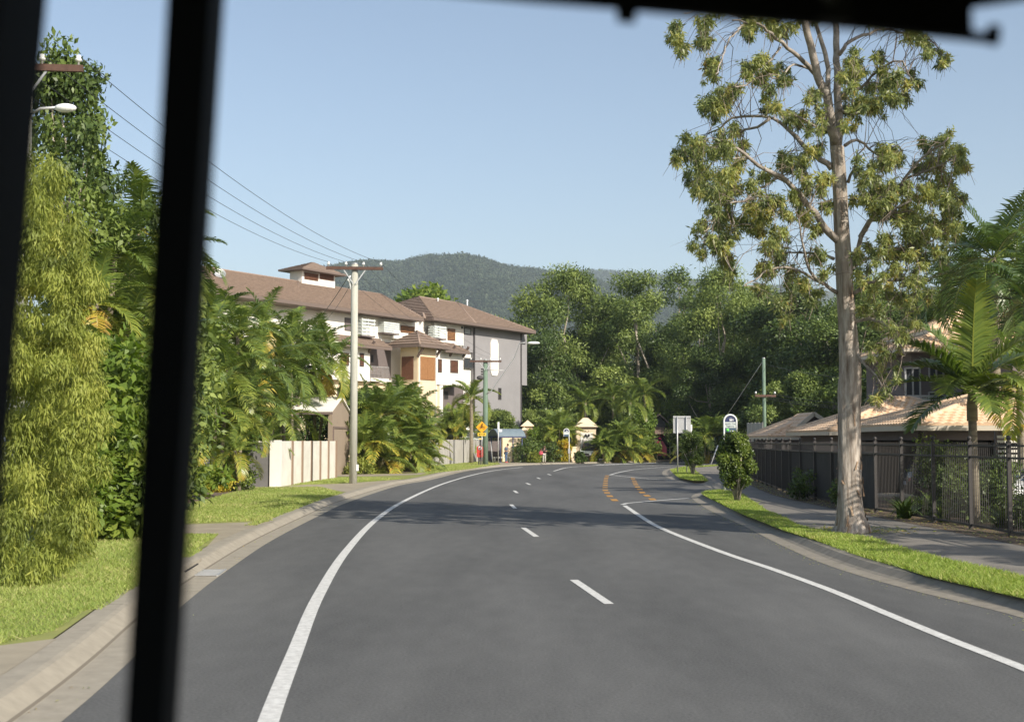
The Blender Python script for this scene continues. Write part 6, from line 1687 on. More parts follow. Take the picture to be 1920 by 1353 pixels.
def palm_crown(key, seed, nf, L, ll, nleaf, w, hi=78, lo=-25, droop=1.3, yel=.25, vee=.45, hang=.6, tone=0.0):
    rd = random.Random(seed); Vs, ts = [], []
    for i in range(nf):
        f = i / (nf - 1); pitch = rad(hi + (lo - hi) * f + rd.uniform(-7, 7))
        dr = droop * (.55 + .6 * f) * rd.uniform(.8, 1.2)
        old = max(0, f - .55) / .45
        V, t = frond_np(L * rd.uniform(.82, 1.1) * (.8 + .2 * min(1, f * 3)), pitch, dr, nleaf, ll, seed * 50 + i, vee, w, yel * old * rd.uniform(.2, 1.5) - .03 + tone, rd.uniform(-.12, .12), hang)
        Vs.append(rotz(V, i * 2.39996 + rd.uniform(-.2, .2))); ts.append(t)
    return np_mesh(key, np.concatenate(Vs), 4, M['leaf_palm'], np.clip(np.concatenate(ts), 0, 1))
PC = [palm_crown('palm_crown', 51, 16, 2.6, .66, 30, .075, yel=.2), palm_crown('palm_crown', 52, 15, 2.5, .64, 28, .075, 75, -50, 1.5, .5), palm_crown('palm_crown', 53, 18, 2.4, .62, 30, .07, 80, -20, 1.25, .2, tone=-.14),
      palm_crown('palm_crown', 54, 15, 2.8, .70, 32, .075, 80, -35, 1.4, .3)]
DP = palm_crown('palm_crown', 57, 18, 2.7, .66, 34, .06, 78, -40, 1.6, .05, tone=-.28)
CC = [palm_crown('cane_crown', 61, 9, 2.0, .48, 22, .075, 80, 10, 1.3, .5), palm_crown('cane_crown', 62, 8, 1.9, .48, 22, .075, 78, -20, 1.45, .6), palm_crown('cane_crown', 63, 9, 2.0, .5, 24, .075, 82, 20, 1.2, .2)]
FX = [palm_crown('foxtail_crown', 71, 13, 2.6, .5, 60, .05, 75, -30, 1.6, .2, .75, .35), palm_crown('foxtail_crown', 72, 11, 2.5, .5, 60, .05, 70, -35, 1.7, .35, .75, .35)]
def palm(label, px_, py, d, crown, s=1.0, rz=0.0, tr=.10, group='palms', name='palm_tree', lean=0.0, m='palmtrunk', dead=False):
    c = W(px_, py, d); h = c.z - VZ
    t = thing(name, label, 'palm', (c.x - lean, d, VZ), 0, group)
    MB().tube([(0, 0, -.1), (lean * .2, 0, h * .3), (lean * .6, 0, h * .7), (lean, 0, h - .1)], [tr * 1.35, tr * 1.05, tr, tr * .85], 10).build('trunk', M[m], t)
    o = bpy.data.objects.new('crown', crown); COL.objects.link(o); o.parent = t; o.location = (lean, 0, h - .15); o.rotation_euler = (0, 0, rz); o.scale = (s, s, s)
    return t
L1 = 'palms massed along the garden'
spec = [
 (400, 598, 60, 2, 1.05, 'dark palm nearest the screen bar just under the satellite dish'), (445, 625, 58, 0, 1.0, 'palm with olive fronds between the dish and the yellow tipped palm'), (492, 603, 66, 1, 1.0, 'palm with yellow tipped fronds standing highest in the row'),
 (545, 640, 72, 0, 1.1, 'feathery palm in front of the roof eave'), (588, 648, 78, 2, 1.15, 'dark feathery palm next to the yellow drooping one'), (622, 668, 78, 1, 1.15, 'leaning palm with orange drooping fronds against the white wall'),
 (425, 690, 55, 3, .95, 'palm with drooping fronds low behind the screen bar'), (478, 680, 60, 1, 1.05, 'palm with brown hanging fronds in the middle of the row'), (525, 670, 68, 0, 1.2, 'green palm above the shaded return wall'),
 (560, 690, 76, 2, 1.1, 'palm hanging over the white gatehouse roof'), (405, 760, 53, 0, .95, 'low palm beside the screen bar near the slatted gate'), (450, 770, 55, 3, .95, 'arching palm over the slatted gate'),
 (500, 750, 61, 2, 1.0, 'arching palm over the shaded return wall'), (530, 775, 66, 0, .95, 'small palm drooping onto the white end pier'), (390, 640, 56, 0, 1.0, 'palm close against the screen bar at mid height'),
 (465, 735, 58, 2, .95, 'dark palm deep in the row over the young palm'), (510, 660, 70, 3, 1.0, 'palm with long fronds behind the brown hanging one'), (555, 690, 77, 0, 1.0, 'palm beneath the feathery ones over the gatehouse'),
 (440, 840, 52, 3, .6, 'young palm with broad fronds near the yellow croton'), (490, 830, 59, 0, .65, 'young palm at the corner of the shaded return wall'),
 (175, 400, 36, 0, .85, 'tall palm above the feathery hedge with curled fronds'), (262, 420, 38, 3, .9, 'tall palm touching the screen bar top with pale hanging fronds'), (215, 470, 34, 2, .8, 'palm in the dense clump beside the feathery hedge'),
 (275, 520, 36, 0, .8, 'palm against the screen bar at half its height'), (180, 560, 32, 1, .7, 'palm with a broad upright frond in the clump'), (240, 590, 34, 3, .8, 'palm with olive fronds deep in the clump'),
 (268, 660, 33, 1, .7, 'palm with a dead orange frond by the screen bar'), (200, 700, 30, 0, .6, 'palm behind the bright broad leaved shrub'), (270, 770, 32, 2, .7, 'palm with long drooping fronds low by the screen bar'),
 (225, 830, 30, 3, .6, 'small palm below the bright broad leaved shrub'), (268, 880, 33, 1, .55, 'small yellowing palm at the edge of the lawn'),
 (320, 470, 42, 2, .95, 'palm largely hidden behind the screen bar'), (330, 640, 42, 0, .9, 'shaded palm hidden behind the screen bar'), (340, 780, 44, 3, .8, 'low shaded palm hidden behind the screen bar'),
]
for k, (x, y, d, v, s, lb) in enumerate(spec):
    palm(lb, x, y, d, PC[v], s, k * 1.7, .085, L1, lean=(.9 if 'leaning' in lb else random.Random(k).uniform(-.3, .3)))
# golden canes right of the pale pole: many stems, each with its own head
def cane(label, px_, d, stems, spread, hmin, hmax, seed, group='golden cane clumps', fs=1.25):
    b = at(px_, d); t = thing('golden_cane_palm', label, 'palm', b, 0, group); rd = random.Random(seed)
    for k in range(stems):
        a = rd.uniform(0, 6.28); r = rd.uniform(.1, .4) * spread; h = rd.uniform(hmin, hmax)
        x0, y0 = r * math.cos(a), r * math.sin(a); x1, y1 = x0 * 2.4, y0 * 2.4
        MB().tube([(x0, y0, -.1), (x0 * 1.3, y0 * 1.3, h * .5), (x1, y1, h)], [.065, .05, .045], 7).build('stem', M['canestem'], t)
        o = bpy.data.objects.new('crown', CC[rd.randrange(3)]); COL.objects.link(o); o.parent = t; o.location = (x1, y1, h - .05); o.rotation_euler = (rd.uniform(-.2, .2), rd.uniform(-.2, .2), rd.uniform(0, 6.28)); q = rd.uniform(.85, 1.15) * fs; o.scale = (q, q, q)
    return t
cane('golden cane clump right beside the pale power pole', 690, 84, 15, 1.8, .6, 4.4, 1)
cane('golden cane clump with orange dry fronds and ringed stems', 726, 87, 16, 1.8, .7, 4.5, 2)
cane('bright green golden cane clump in the middle of the bed', 758, 91, 16, 1.8, .6, 4.6, 3)
cane('golden cane clump drooping over the start of the paling fence', 772, 93, 13, 1.5, .3, 3.8, 4)
cane('low golden cane clump at the front of the gravel bed', 706, 81, 9, 1.4, .3, 2.2, 5)
cane('low golden cane clump nearest the verge grass', 765, 86, 10, 1.5, .3, 2.4, 6)
cane('golden cane clump glowing yellow beside the small bus stop sign', 1046, 126, 9, 1.6, .6, 3.4, 7)
cane('golden cane clump in front of the gate hut corner', 1135, 126, 8, 1.4, .6, 2.6, 8)
cane('golden cane clump under the far foxtail palms', 1165, 127, 8, 1.4, .6, 2.8, 9)
cane('low cane clump along the far garden edge', 1195, 131, 6, 1.3, .3, 1.6, 10)
cane('cane clump behind the bin and green pole', 850, 126, 7, 1.4, 2.2, 3.8, 11)
cane('cane clump against the pale wall left of the square sign shrub', 1318, 118, 7, 1.4, .6, 2.8, 12)
palm('foxtail palm standing before the grey wall behind the green pole', 884, 742, 118, FX[0], 1.25, .4, .16, 'foxtail palms')
for x, y, d, v, s, lb in ((1098, 752, 134, 1, 1.3, 'foxtail palm above the gate hut roof'), (1150, 742, 136, 0, 1.25, 'foxtail palm beyond the hut over the cane clumps'), (1182, 752, 133, 1, 1.2, 'foxtail palm behind the creeper mound'), (1208, 735, 140, 0, 1.3, 'tallest foxtail palm near the entry pavilion gable'), (1232, 762, 142, 1, 1.1, 'foxtail palm leaning to the entry pavilion roof'), (1322, 800, 120, 0, .8, 'young foxtail palm left of the bus stop hoop')):
    palm(lb, x, y, d, FX[v], s, x * .1, .15, 'foxtail palms')

# the near palm on the right: every frond a part of its own
nd = 31.0; nc = W(1822, 735, nd); 
npal = thing('young_palm', 'young palm with broad bright fronds behind the steel fence near the paperbark', 'palm', (nc.x, nd, VZ))
h = nc.z - VZ
MB().tube([(0, 0, -.1), (.02, 0, 1.2), (0, 0, h - .6), (0, 0, h)], [.13, .105, .10, .09], 12).build('trunk', M['palmtrunk'], npal)
MB().tube([(0, 0, h - .7), (0, 0, h - .3), (0, 0, h + .1)], [.13, .13, .07], 12).build('crownshaft', M['canestem'], npal)
fr = [(-170, 52, 1.0, 2.5, -.02), (-95, 80, .7, 2.9, .12), (60, 74, .9, 2.6, .08), (5, 50, 1.2, 2.4, 0), (-35, 60, 1.1, 2.5, .03), (185, 22, 1.15, 2.7, -.12), (165, 45, 1.3, 2.2, -.06), (-20, 18, 1.2, 2.4, -.08), (20, 28, 1.3, 2.4, -.05), (230, 30, 1.4, 1.8, .02), (-60, 35, 1.5, 1.7, .10), (110, 48, 1.2, 2.2, -.06), (270, 12, 1.4, 1.5, .05), (140, 70, .9, 2.5, 0), (200, -5, 1.0, 2.0, -.1), (-45, 2, 1.1, 2.0, -.1)]
for k, (az, pi_, dr, L, yl) in enumerate(fr):
    V, t = frond_np(L, rad(pi_), dr, 58, .62, 900 + k, .30, .055, yl - .07, random.Random(k).uniform(-.08, .08), .28)
    V = rotz(V, rad(az)) + np.array([0, 0, h])
    link('frond', np_mesh('frond', V, 4, M['leaf_palm'], np.clip(t, 0, 1)), npal)
palm('tall dark palm with glossy drooping fronds against the sky over the neighbour house', 1862, 478, 46, DP, 1.35, .3, .16, 'dark palms over the houses')
palm('dark palm crowding behind the tall glossy one', 1905, 490, 52, DP, 1.3, 2.1, .15, 'dark palms over the houses')
palm('dark palm below the tall glossy one beside the paperbark boughs', 1812, 505, 58, DP, 1.15, 4.1, .15, 'dark palms over the houses')
palm('dark palm hanging over the two storey house roof', 1772, 540, 66, DP, 1.2, 1.3, .14, 'dark palms over the houses')
palm('dark palm at the frame edge beside the neighbour house', 1925, 560, 40, DP, 1.0, 2.3, .14, 'dark palms over the houses')
def side_palm(label, x, y, h, crown, s):
    t = thing('palm_tree', label, 'palm', (x, y, VZ), 0, 'palms beyond the picture edge')
    MB().tube([(0, 0, -.1), (0, 0, h * .5), (0, 0, h)], [.15, .12, .1], 10).build('trunk', M['palmtrunk'], t)
    o = bpy.data.objects.new('crown', crown); COL.objects.link(o); o.parent = t; o.location = (0, 0, h - .1); o.scale = (s, s, s)
side_palm('palm behind the fence whose fronds shade the paperbark trunk', 12.2, 23.6, 3.7, PC[1], .8)
side_palm('palm behind the fence nearer the bus than the paperbark', 14.6, 17.0, 5.0, PC[0], .9)
palm('small palm over the carport roof by the edge', 1912, 690, 36, PC[1], .8, .7, .12, 'dark palms over the houses')

# ------------------------------------------------------------------ hedges, shrubs, garden plants
def bush(name, label, cat, loc, H, R, seed, m, leaf, K=40, per=300, aspect=.45, droop=.3, base=.15, prof=.45, group=None, stems=5, sm='paletrunk', tint=.5, cr=.34, sy=1.0, flare=0.0):
    rng = np.random.default_rng(seed); rd = random.Random(seed)
    t = thing(name, label, cat, loc, 0, group); C = []
    for k in range(K):
        f = rng.random(); z = base + (H - base) * f
        pr = R * (math.sin(math.pi * min(.98, .18 + .74 * f)) ** prof) * (1 + flare * (f - .5)); a = rng.uniform(0, 6.28); r = pr * rng.random() ** .5 * (1 + .15 * math.sin(4 * a + seed) + .12 * math.sin(z * 2.7 + seed))
        C.append((r * math.cos(a), r * math.sin(a) * sy, z))
    C = np.array(C); kk = R * cr * (.6 + .8 * rng.random(K)); R3 = np.stack([kk, kk, kk], 1)
    V, tt = clump_leaves(rng, C, R3, (per * (kk / (R * cr)) ** 2).astype(int) + 5, leaf, aspect, droop, .5, .45, tint, .22)
    V[:, 2] = np.maximum(V[:, 2], .01)
    link('foliage', np_mesh('foliage', V, 4, m, tt), t)
    for s_ in range(stems):
        a = rd.uniform(0, 6.28); c = Vector(C[rd.randrange(K)]); r0 = .02 + .006 * H
        b0 = Vector((.05 * math.cos(a), .05 * math.sin(a), -.08)); MB().tube([b0, b0.lerp(c, .5) + Vector((0, 0, .12)), c], [r0 * 1.2, r0 * .8, r0 * .3], 7).build('stem', M[sm], t)
    return t
s2 = G(1382, 941, VZ); s1 = G(1299, 889.6, VZ)
bush('verge_shrub', 'bushy small leaved shrub on the grass in front of the bus stop sign', 'shrub', s2, 2.2, .52, 5, M['leaf_shrub'], .085, 58, 230, .55, .15, .62, .42, 'shrubs on the verge', 9, 'limb', flare=.25)
bush('verge_shrub', 'shrub on the small grass island before the square sign', 'shrub', s1, 2.45, .66, 6, M['leaf_shrub'], .085, 55, 260, .55, .15, .75, .42, 'shrubs on the verge', 9, 'limb', tint=.42, flare=.3)
for s_, r_, hh in ((s2, .10, .75), (s1, .11, .8)):
    par = [o for o in bpy.data.objects if o.name.startswith('verge_shrub') and (o.location - s_).length < .1][0]
    MB().tube([(0, 0, -.05), (.02, 0, .3), (-.03, 0, hh)], [r_, r_ * .75, r_ * .6], 9).build('trunk', M['limb'], par)
# feathery hedge right beside the bus
bush('feathery_hedge', 'tall feathery olive green bamboo like hedge beside the pillar', 'hedge', (-6.95, 18.6, VZ), 5.9, .85, 7, M['leaf_feather'], .10, 120, 330, .19, 2.0, .1, .28, 'feathery hedges', 0, 'canestem', cr=.25, tint=.55)
bush('feathery_hedge', 'taller feathery hedge mostly covered by the screen pillar', 'hedge', (-7.75, 20.2, VZ), 6.6, .9, 8, M['leaf_feather'], .10, 110, 330, .20, 1.8, .1, .28, 'feathery hedges', 0, 'canestem', cr=.30, tint=.45)
bush('feathery_hedge', 'lower feathery hedge reaching towards the palms', 'hedge', (-7.55, 21.6, VZ), 3.9, .65, 9, M['leaf_feather'], .10, 80, 330, .20, 1.8, .1, .3, 'feathery hedges', 0, 'canestem', cr=.32, tint=.42)
LT = tree_meshes('fig', 41, 12.2, 2.7, 5.2, 50, 260, .20, M['leaf_dark'], M['paletrunk'], .55, .22, .6, .2, tint=.5, crown_r=.26)
plant('street_tree', 'dark leafy tree with open crown above the feathery hedge', 'tree', LT, (-12.0, 34.0, VZ), .74, .4, None, topz(165, 98, 34) / 12.2)
bl = [('bright broad leaved shrub in front of the palm clump', (195, 720), 27.5, 3.9, 1.5, .24), ('bright broad leaved shrub low beside the feathery hedge', (190, 900), 26.5, 1.7, .9, .2), ('bright leafy climber mass behind the screen bar', (345, 690), 46, 4.6, 1.3, .26), ('bright green leafy shrub mass among the palms under the dish', (425, 650), 60, 6.4, 1.2, .28), ('leafy shrub mass low between the palms and the slatted gate', (430, 800), 57, 2.8, 1.4, .24), ('dense dark shrub filling the palm clump behind the hedge', (230, 600), 38, 6.6, 2.2, .26), ('dense dark shrub filling the palms by the screen bar', (275, 640), 40, 6.8, 2.2, .26)]
for k, (lb, (x, y), d, H, R, lf) in enumerate(bl):
    bush('broadleaf_shrub' , lb, 'shrub', at(x, d), H, R, 80 + k, M['leaf_forest'] if 'dark' in lb else M['leaf_bright'], lf, 46, 110, .5, .35, .2, .35, 'broad leaved shrubs', 5, tint=.5, cr=.34)
for k, (x, d, H, R) in enumerate(((500, 72, 6.0, 2.2), (545, 80, 6.4, 2.4), (440, 64, 5.8, 2.2), (615, 84, 4.0, 1.4))):
    bush('screening_shrub', ['dark screening shrub behind the row of palms at its middle', 'dark screening shrub behind the palms near the white wall', 'dark screening shrub behind the palms near the bar', 'dark screening shrub behind the white gatehouse'][k], 'shrub', at(x, d), H, R, 95 + k, M['leaf_dark'], .24, 44, 170, .5, .3, .2, .35, 'screening shrubs', 4)
for k, (lb, x, d, H, R, mm) in enumerate((('yellow croton plants at the foot of the palms', 402, 51.0, .62, .75, 'leaf_yellow'), ('yellow leafed plant at the lawn edge below the palm clump', 205, 28.5, .9, .5, 'leaf_yellow'), ('low dark leafy shrub beside the yellow croton', 445, 52.6, .8, .8, 'leaf_shrub'), ('yellow plant beside the small bus stop sign', 1056, 122.5, 2.0, .7, 'leaf_yellow'), ('low rounded hedge behind the standing person', 992, 121.5, 1.8, 1.3, 'leaf_dark'), ('low hedge continuing behind the standing person', 1032, 122.5, 1.7, 1.2, 'leaf_dark'), ('pale low shrub at the path edge by the hedge', 1001, 119.5, .8, .55, 'leaf_feather'), ('bright shrub above the low rounded hedge', 1005, 125, 3.0, 1.1, 'leaf_bright'), ('leafy shrub beside the cream wall stub', 1087, 122.4, .8, .5, 'leaf_dark'), ('pale ground shrub at the foot of the canes near the pole', 676, 78.5, .7, .9, 'leaf_feather'), ('yellow flowered climber on the cream pillar', 998, 127.5, 3.4, .5, 'leaf_yellow'))):
    bush('garden_shrub', lb, 'shrub', at(x, d), H, R, 120 + k, M[mm], .07 + .0011 * d, 26, 90, .5, .2, .05, .4, None, 3, cr=.4, tint=.5)
bush('creeper_mound', 'tall mound of creeper beside the brown roofed entry', 'shrub', at(1200, 135), 5.2, 1.9, 140, M['leaf_bright'], .22, 60, 200, .6, .4, .1, .3, None, 4, tint=.38)
bush('creeper_mound', 'creeper mound between the gate hut and the foxtail palms', 'shrub', at(1168, 133), 4.2, 1.9, 141, M['leaf_shrub'], .22, 50, 180, .6, .4, .1, .3, None, 4, tint=.45)
# strappy plants
def strappy(label, loc, n, h, seed, m='leaf_shrub', name='strappy_plant', group=None, stem=0.0, tint=.5):
    rng = np.random.default_rng(seed); t = thing(name, label, 'plant', loc, 0, group); P, tt = [], []
    for k in range(n):
        a = rng.uniform(0, 6.28); L = h * rng.uniform(.7, 1.2); el = rng.uniform(.5, 1.45); w = .035 + .02 * h; b = np.array([rng.normal() * .05, rng.normal() * .05, stem])
        pr = b; s_ = np.array([-math.sin(a), math.cos(a), 0])
        for j in range(4):
            e = el - .35 * j; d = np.array([math.cos(a) * math.cos(e), math.sin(a) * math.cos(e), math.sin(e)]); q = pr + d * L / 4
            w0, w1 = w * (1 - j / 4.3), w * (1 - (j + 1) / 4.3); P.append(np.stack([pr - s_ * w0, pr + s_ * w0, q + s_ * w1, q - s_ * w1])); tt.append(np.clip(tint + rng.normal() * .15, 0, 1)); pr = q
    link('leaves', np_mesh('leaves', np.concatenate(P), 4, M[m], np.array(tt)), t)
    if stem: MB().tube([(0, 0, -.05), (0, 0, stem + .03)], .035, 7).build('stem', M['canestem'], t)
    return t
for k, (x, y, h_, lb) in enumerate(((1668, 968, 1.0, 'strappy plant with upright blades just inside the fence behind the trunk'), (1720, 962, .9, 'strappy plant behind the fence in front of the dark car'), (1762, 966, .9, 'strappy plant behind the fence in the middle of the bed'), (1795, 972, .85, 'strappy plant by the young palm trunk'), (1850, 985, .8, 'strappy plant next to the pale bamboo stump'), (1893, 985, .9, 'strappy plant in a green pot near the white car'), (1740, 975, .7, 'low strappy plant at the fence foot before the carport'), (1700, 960, .8, 'strappy plant under the fence rail near the carport post'), (1905, 965, .9, 'strappy plant at the edge before the slatted screen'))):
    p = G(x, y + 6, VZ); p = Vector((p.x + .55, p.y + .5, VZ)); strappy(lb, p, 46, h_, 150 + k, group='plants behind the steel fence')
pt = G(1896, 992, VZ); pt = Vector((pt.x + .55, pt.y + .4, VZ))
t = thing('plant_pot', 'green plastic pot standing behind the steel fence', 'pot', pt); MB().tube([(0, 0, 0), (0, 0, .3)], [.13, .18], 14).build('pot_body', M['greenplastic'], t); MB().tube([(0, 0, .3), (0, 0, .33)], [.2, .2], 14).build('rim', M['greenplastic'], t)
sm_ = G(1862, 985, VZ); t = thing('bamboo_stump', 'pale pointed trunk stump standing behind the fence', 'stump', (sm_.x + .8, sm_.y + 1.0, VZ))
MB().tube([(0, 0, -.05), (0, 0, .8), (.02, 0, 1.3), (.0, 0, 1.65)], [.12, .09, .06, .01], 10).build('trunk', M['palmtrunk'], t)
for k, (x, d, lb) in enumerate(((1256, 133, 'cordyline with spiky heads beside the red screen'), (1266, 134, 'second cordyline with spiky heads under the entry eaves'), (1226, 134, 'strappy bed plant at the cream entry post'))):
    strappy(lb, at(x, d), 40, 1.0, 170 + k, 'leaf_shrub', 'cordyline_plant', None, [1.6, 1.3, .2][k])
for k, (x, d, H, R, lb) in enumerate(((1470, 44, 1.0, .5, 'low dark shrub growing against the shade cloth'), (1548, 38.8, .9, .4, 'climber patch on the shade cloth behind the trunk'))):
    bush('fence_shrub', lb, 'shrub', (W(x, 840, d).x + .55, d, VZ), H, R, 180 + k, M['leaf_dark'], .1, 18, 70, .5, .2, .1, .4, None, 3)
for k, (x, y, h_, lb) in enumerate(((12.1, 27.4, 1.1, 'dark shrub inside the fence by the green pot'), (12.4, 29.6, 1.3, 'dark shrub inside the fence beside the young palm'), (12.0, 31.8, 1.0, 'low dark shrub inside the fence under the palm fronds'), (12.6, 33.6, 1.4, 'dark shrub inside the fence before the dark car'), (12.3, 36.0, 1.2, 'dark shrub inside the fence beside the carport post'), (15.5, 35.5, 1.7, 'taller dark shrub between the cars behind the fence'))):
    bush('garden_shrub', lb, 'shrub', (x, y, VZ), h_, .75, 200 + k, M['leaf_dark'], .12, 26, 130, .4, .2, .1, .4, None, 4)
bush('garden_shrub', 'leafy shrub behind the fence beside the trunk', 'shrub', (12.8, 38.5, VZ), 1.9, .9, 190, M['leaf_shrub'], .11, 30, 130, .5, .2, .2, .4, None, 4)

# fallen bark and leaves along the mulch, a few on the road
def litter(seed, n, gen, size, m, name):
    rng = np.random.default_rng(seed); P = np.array([gen(rng) for _ in range(n)])
    D = unit(np.concatenate([rng.normal(size=(n, 2)), rng.normal(size=(n, 1)) * .15], 1)); N = unit(np.concatenate([rng.normal(size=(n, 2)) * .35, np.ones((n, 1))], 1))
    L = size * (.5 + rng.random(n)); return tag(link(name, np_mesh(name, leaf_quads(P, D, N, L, L * .4), 4, m, np.clip(.75 + rng.normal(size=n) * .2, 0, 1))), kind='stuff')
def g1(r):
    s_ = r.uniform(8, acc[-1] - 6); p = along(s_); q = along(s_ + .1); d = (q - p).normalized(); o_ = r.uniform(-.6, .75); return (p.x - d.y * o_, p.y + d.x * o_, VZ + .02 + r.uniform(0, .015))
litter(1, 5200, g1, .06, M['leaf_gum'], 'leaf_litter')
def g2(r):
    i = r.integers(10, len(KR1) - 2); p = KR1[i]; return (p.x + r.normal() * .10 - .12, p.y + r.normal() * .3, .014)
litter(2, 900, g2, .035, M['leaf_gum'], 'leaf_litter')
def g3(r):
    i = r.integers(20, 130); p = KL[i]; return (p.x + r.normal() * .15 - .2, p.y + r.normal() * .4, .016)
litter(3, 260, g3, .04, M['leaf_gum'], 'leaf_litter')
def g4(r): a = r.uniform(0, 6.28); q = abs(r.normal()) * .55; return (tb.x + (.36 + q) * math.cos(a), tb.y + (.36 + q) * math.sin(a), VZ + .02)
litter(4, 700, g4, .09, M['leaf_gum'], 'leaf_litter')
# ------------------------------------------------------------------ the forested hills behind
R1 = [(300, 660), (480, 600), (560, 545), (600, 520), (640, 511), (690, 504), (760, 506), (800, 500), (850, 496), (900, 500), (940, 509), (1000, 522), (1035, 529), (1090, 535), (1160, 550), (1260, 575), (1400, 600), (1700, 640), (2100, 680)]
R2 = [(600, 640), (900, 560), (1000, 527), (1060, 518), (1110, 514), (1160, 518), (1220, 524), (1300, 533), (1400, 545), (1560, 548), (1750, 560), (2100, 590)]
def hill(name, prof, d0, d1, d2, seed, ncan, csize, label_tag):
    rng = np.random.default_rng(seed)
    xs = [p[0] for p in prof]
    ph = [rng.uniform(0, 6.28) for _ in range(8)]
    def height(px_, d):
        py = np.interp(px_, xs, [p[1] for p in prof])
        b = (676.5 - py) / 2400.0; top = EYE + d1 * (_s + b * _c) / (_c - b * _s)
        f = np.clip((d - d0) / (d1 - d0), 0, 1); f = f * f * (3 - 2 * f)
        bk = np.clip((d2 - d) / (d2 - d1), 0, 1); f = np.where(d > d1, bk * bk * (3 - 2 * bk), f)
        gul = 1 + (.07 * np.sin(px_ / 38 + ph[0] + d / 160) + .05 * np.sin(px_ / 17 + ph[1] - d / 90)) * np.sin(np.pi * np.clip(f, 0, 1))
        return top * f * gul - 1.0 * (f < .02)
    nx, nd = 150, 46
    px_ = np.linspace(xs[0], xs[-1], nx); dd = np.linspace(d0, d2, nd)
    mb = MB(); vs = []
    for d in dd:
        hz = height(px_, np.full(nx, d)); 
        for x, z in zip(px_, hz): vs.append(((x - 960) / 2400 * d, d, float(z)))
    mb.add(vs, [(j * nx + i, j * nx + i + 1, (j + 1) * nx + i + 1, (j + 1) * nx + i) for j in range(nd - 1) for i in range(nx - 1)], True)
    tag(mb.build(name, M['hillsoil']), kind='structure')
    # tree crowns over the visible face, each a tuft of leaf sprays
    n = ncan
    x = rng.uniform(520, 1480, n); d = d0 + (d1 * 1.03 - d0) * rng.random(n) ** .8
    z = height(x, d); ok = z > 12; x, d, z = x[ok], d[ok], z[ok]; n = len(x)
    C = np.stack([(x - 960) / 2400 * d, d, z + csize * .35], 1); r = csize * (.55 + .75 * rng.random(n)); R3 = np.stack([r, r, r * .85], 1)
    V, t = clump_leaves(rng, C, R3, 26, csize * .52, .6, .2, .6, .6, .45, .26)
    return tag(link(label_tag, np_mesh(label_tag, V, 4, M['leaf_hill'], t)), kind='stuff')
M['hillsoil'] = mat('hill_forest_floor', (0.022, 0.034, 0.018), 0.95, col2=(0.04, 0.05, 0.026), scale=.02)
hill('hill', R1, 1100, 2500, 3600, 1, 21000, 7.4, 'hill_forest')
hill('hill', R2, 2600, 3900, 5000, 2, 10000, 10.5, 'hill_forest')

# ------------------------------------------------------------------ the bus we ride in: windscreen pillars, header, roof and body
bus = thing('bus', 'dark inside of a bus seen as black windscreen pillars and roof header', 'bus', (.72, -3.5, .35))
def bp(mb, name, m='black', parent=None): return mb.build(name, M[m], parent or bus, True)
def pillar(name, edge_l, edge_r, d, depth):
    """a leaning upright traced by its two edges, with real thickness"""
    (xl0, y0), (xl1, y1) = edge_l; (xr0, _), (xr1, _) = edge_r
    a, e = W(xl0, y0, d - depth), W(xl1, y1, d - depth)
    b, c = W(xr0, y0, d), W(xr1, y1, d)
    a.y = e.y = b.y = c.y = d
    e.z = c.z; a.z = b.z
    mb = MB().prism([a, b, c, e], (0, -depth, 0)); return bp(mb, name)
dP = 1.15
pillar('windscreen_pillar', ((-260, -180), (-360, 1700)), ((104, -180), (-62, 1700)), dP, .10)
pillar('quarter_window_bar', ((325, -180), (212, 1700)), ((433, -180), (310, 1700)), dP + .02, .05)
dH = 1.10
hd = MB(); prof = [(500, -260), (2300, -260), (2300, -40), (1935, 0), (1890, 7), (1813, 18), (1815, 66), (1845, 70), (1849, 53), (1867, 56), (1866, 88), (1848, 83), (1808, 78), (1590, 57), (1400, 42), (1192, 23.5), (1190, 46), (1156, 42), (1155, 19), (1000, 7), (880, -4), (500, -36)]
hd.prism([W(x, y, dH) for x, y in prof], (0, -.012, 0)); hd.box((.72, dH - .05, 2.72), (2.6, .10, .16)); bp(hd, 'roof_header')
vs_ = MB(); vs_.prism([W(x, y, dH - .08) for x, y in [(1300, -200), (1590, -200), (1588, 54), (1530, 48), (1560, 10)]], (0, -.015, 0)); bp(vs_, 'sun_visor', 'visor')
x0, x1 = -.62, 2.05
MB_ = MB().box(((x0 + x1) / 2, -4.0, 2.86), (x1 - x0, 10.2, .08)); bp(MB_, 'roof')
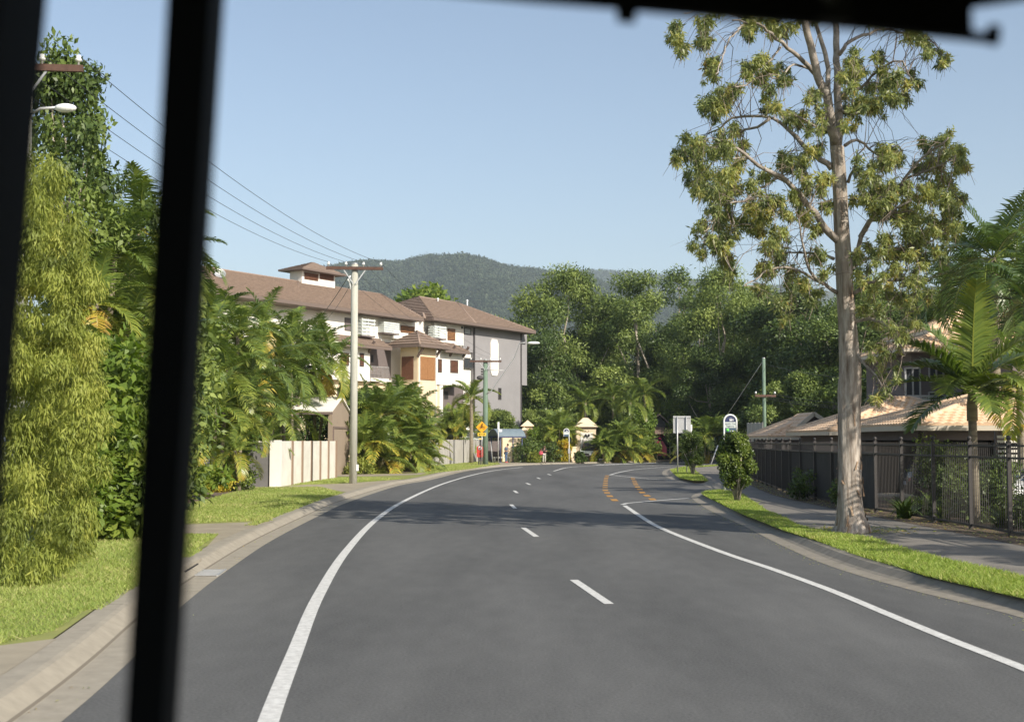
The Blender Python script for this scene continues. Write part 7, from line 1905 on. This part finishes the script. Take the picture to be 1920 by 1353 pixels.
bp(MB().box(((x0 + x1) / 2, 1.13, 2.74), (x1 - x0, .06, .16)), 'roof_edge')
bp(MB().box(((x0 + x1) / 2, -4.0, .62), (x1 - x0, 10.2, .1)), 'floor')
bp(MB().box(((x0 + x1) / 2, 1.14, 1.0), (x1 - x0, .08, .66)), 'front_panel')
bp(MB().box(((x0 + x1) / 2, .82, 1.38), (x1 - x0 - .12, .5, .14)), 'dashboard')
for s_, x in ((-1, x0), (1, x1)):
    bp(MB().box((x, -4.3, 1.05), (.06, 9.4, .8)), 'side_panel')
    bp(MB().box((x, -4.3, 2.70), (.06, 9.4, .26)), 'roof_rail')
    for y in (-9.0, -7.0, -5.0, -3.0, -1.0): bp(MB().box((x, y, 2.0), (.07, .12, 1.12)), 'window_pillar')
    if s_ == 1:
        for y in (-8.0, -6.0, -4.0, -2.0): bp(MB().box((x, y, 2.0), (.015, 1.86, 1.1)), 'opaque_sun_pane', 'glass')  # solid panes on the sun side, added to keep the interior dark
        bp(MB().box((x, -.2, 2.0), (.015, 1.45, 1.1)), 'opaque_sun_pane', 'glass')  # front pane, solid as well to block the sun
bp(MB().box(((x0 + x1) / 2, -9.05, 1.75), (x1 - x0, .06, 2.2)), 'rear_panel')
for x in (x0 + .2, x1 - .2):
    for y in (-7.4, -1.6):
        w = bp(MB().tube([(x - .13, y, .48), (x + .13, y, .48)], .48, 20), 'wheel', 'rubber')

# ------------------------------------------------------------------ the air between here and the hills
hz = MB().box((0, 2300, 320), (9000, 6700, 642))
hm = bpy.data.materials.new('haze'); hm.use_nodes = True
nt = hm.node_tree
nt.nodes.remove(nt.nodes["Principled BSDF"])
pv = nt.nodes.new("ShaderNodeVolumePrincipled")
pv.inputs["Color"].default_value = (0.78, 0.91, 1.0, 1)
pv.inputs["Density"].default_value = 0.00014
pv.inputs["Anisotropy"].default_value = 0.0
nt.links.new(pv.outputs[0], nt.nodes["Material Output"].inputs["Volume"])
tag(hz.build('haze', hm), kind='stuff')
sc.cycles.volume_bounces = 0
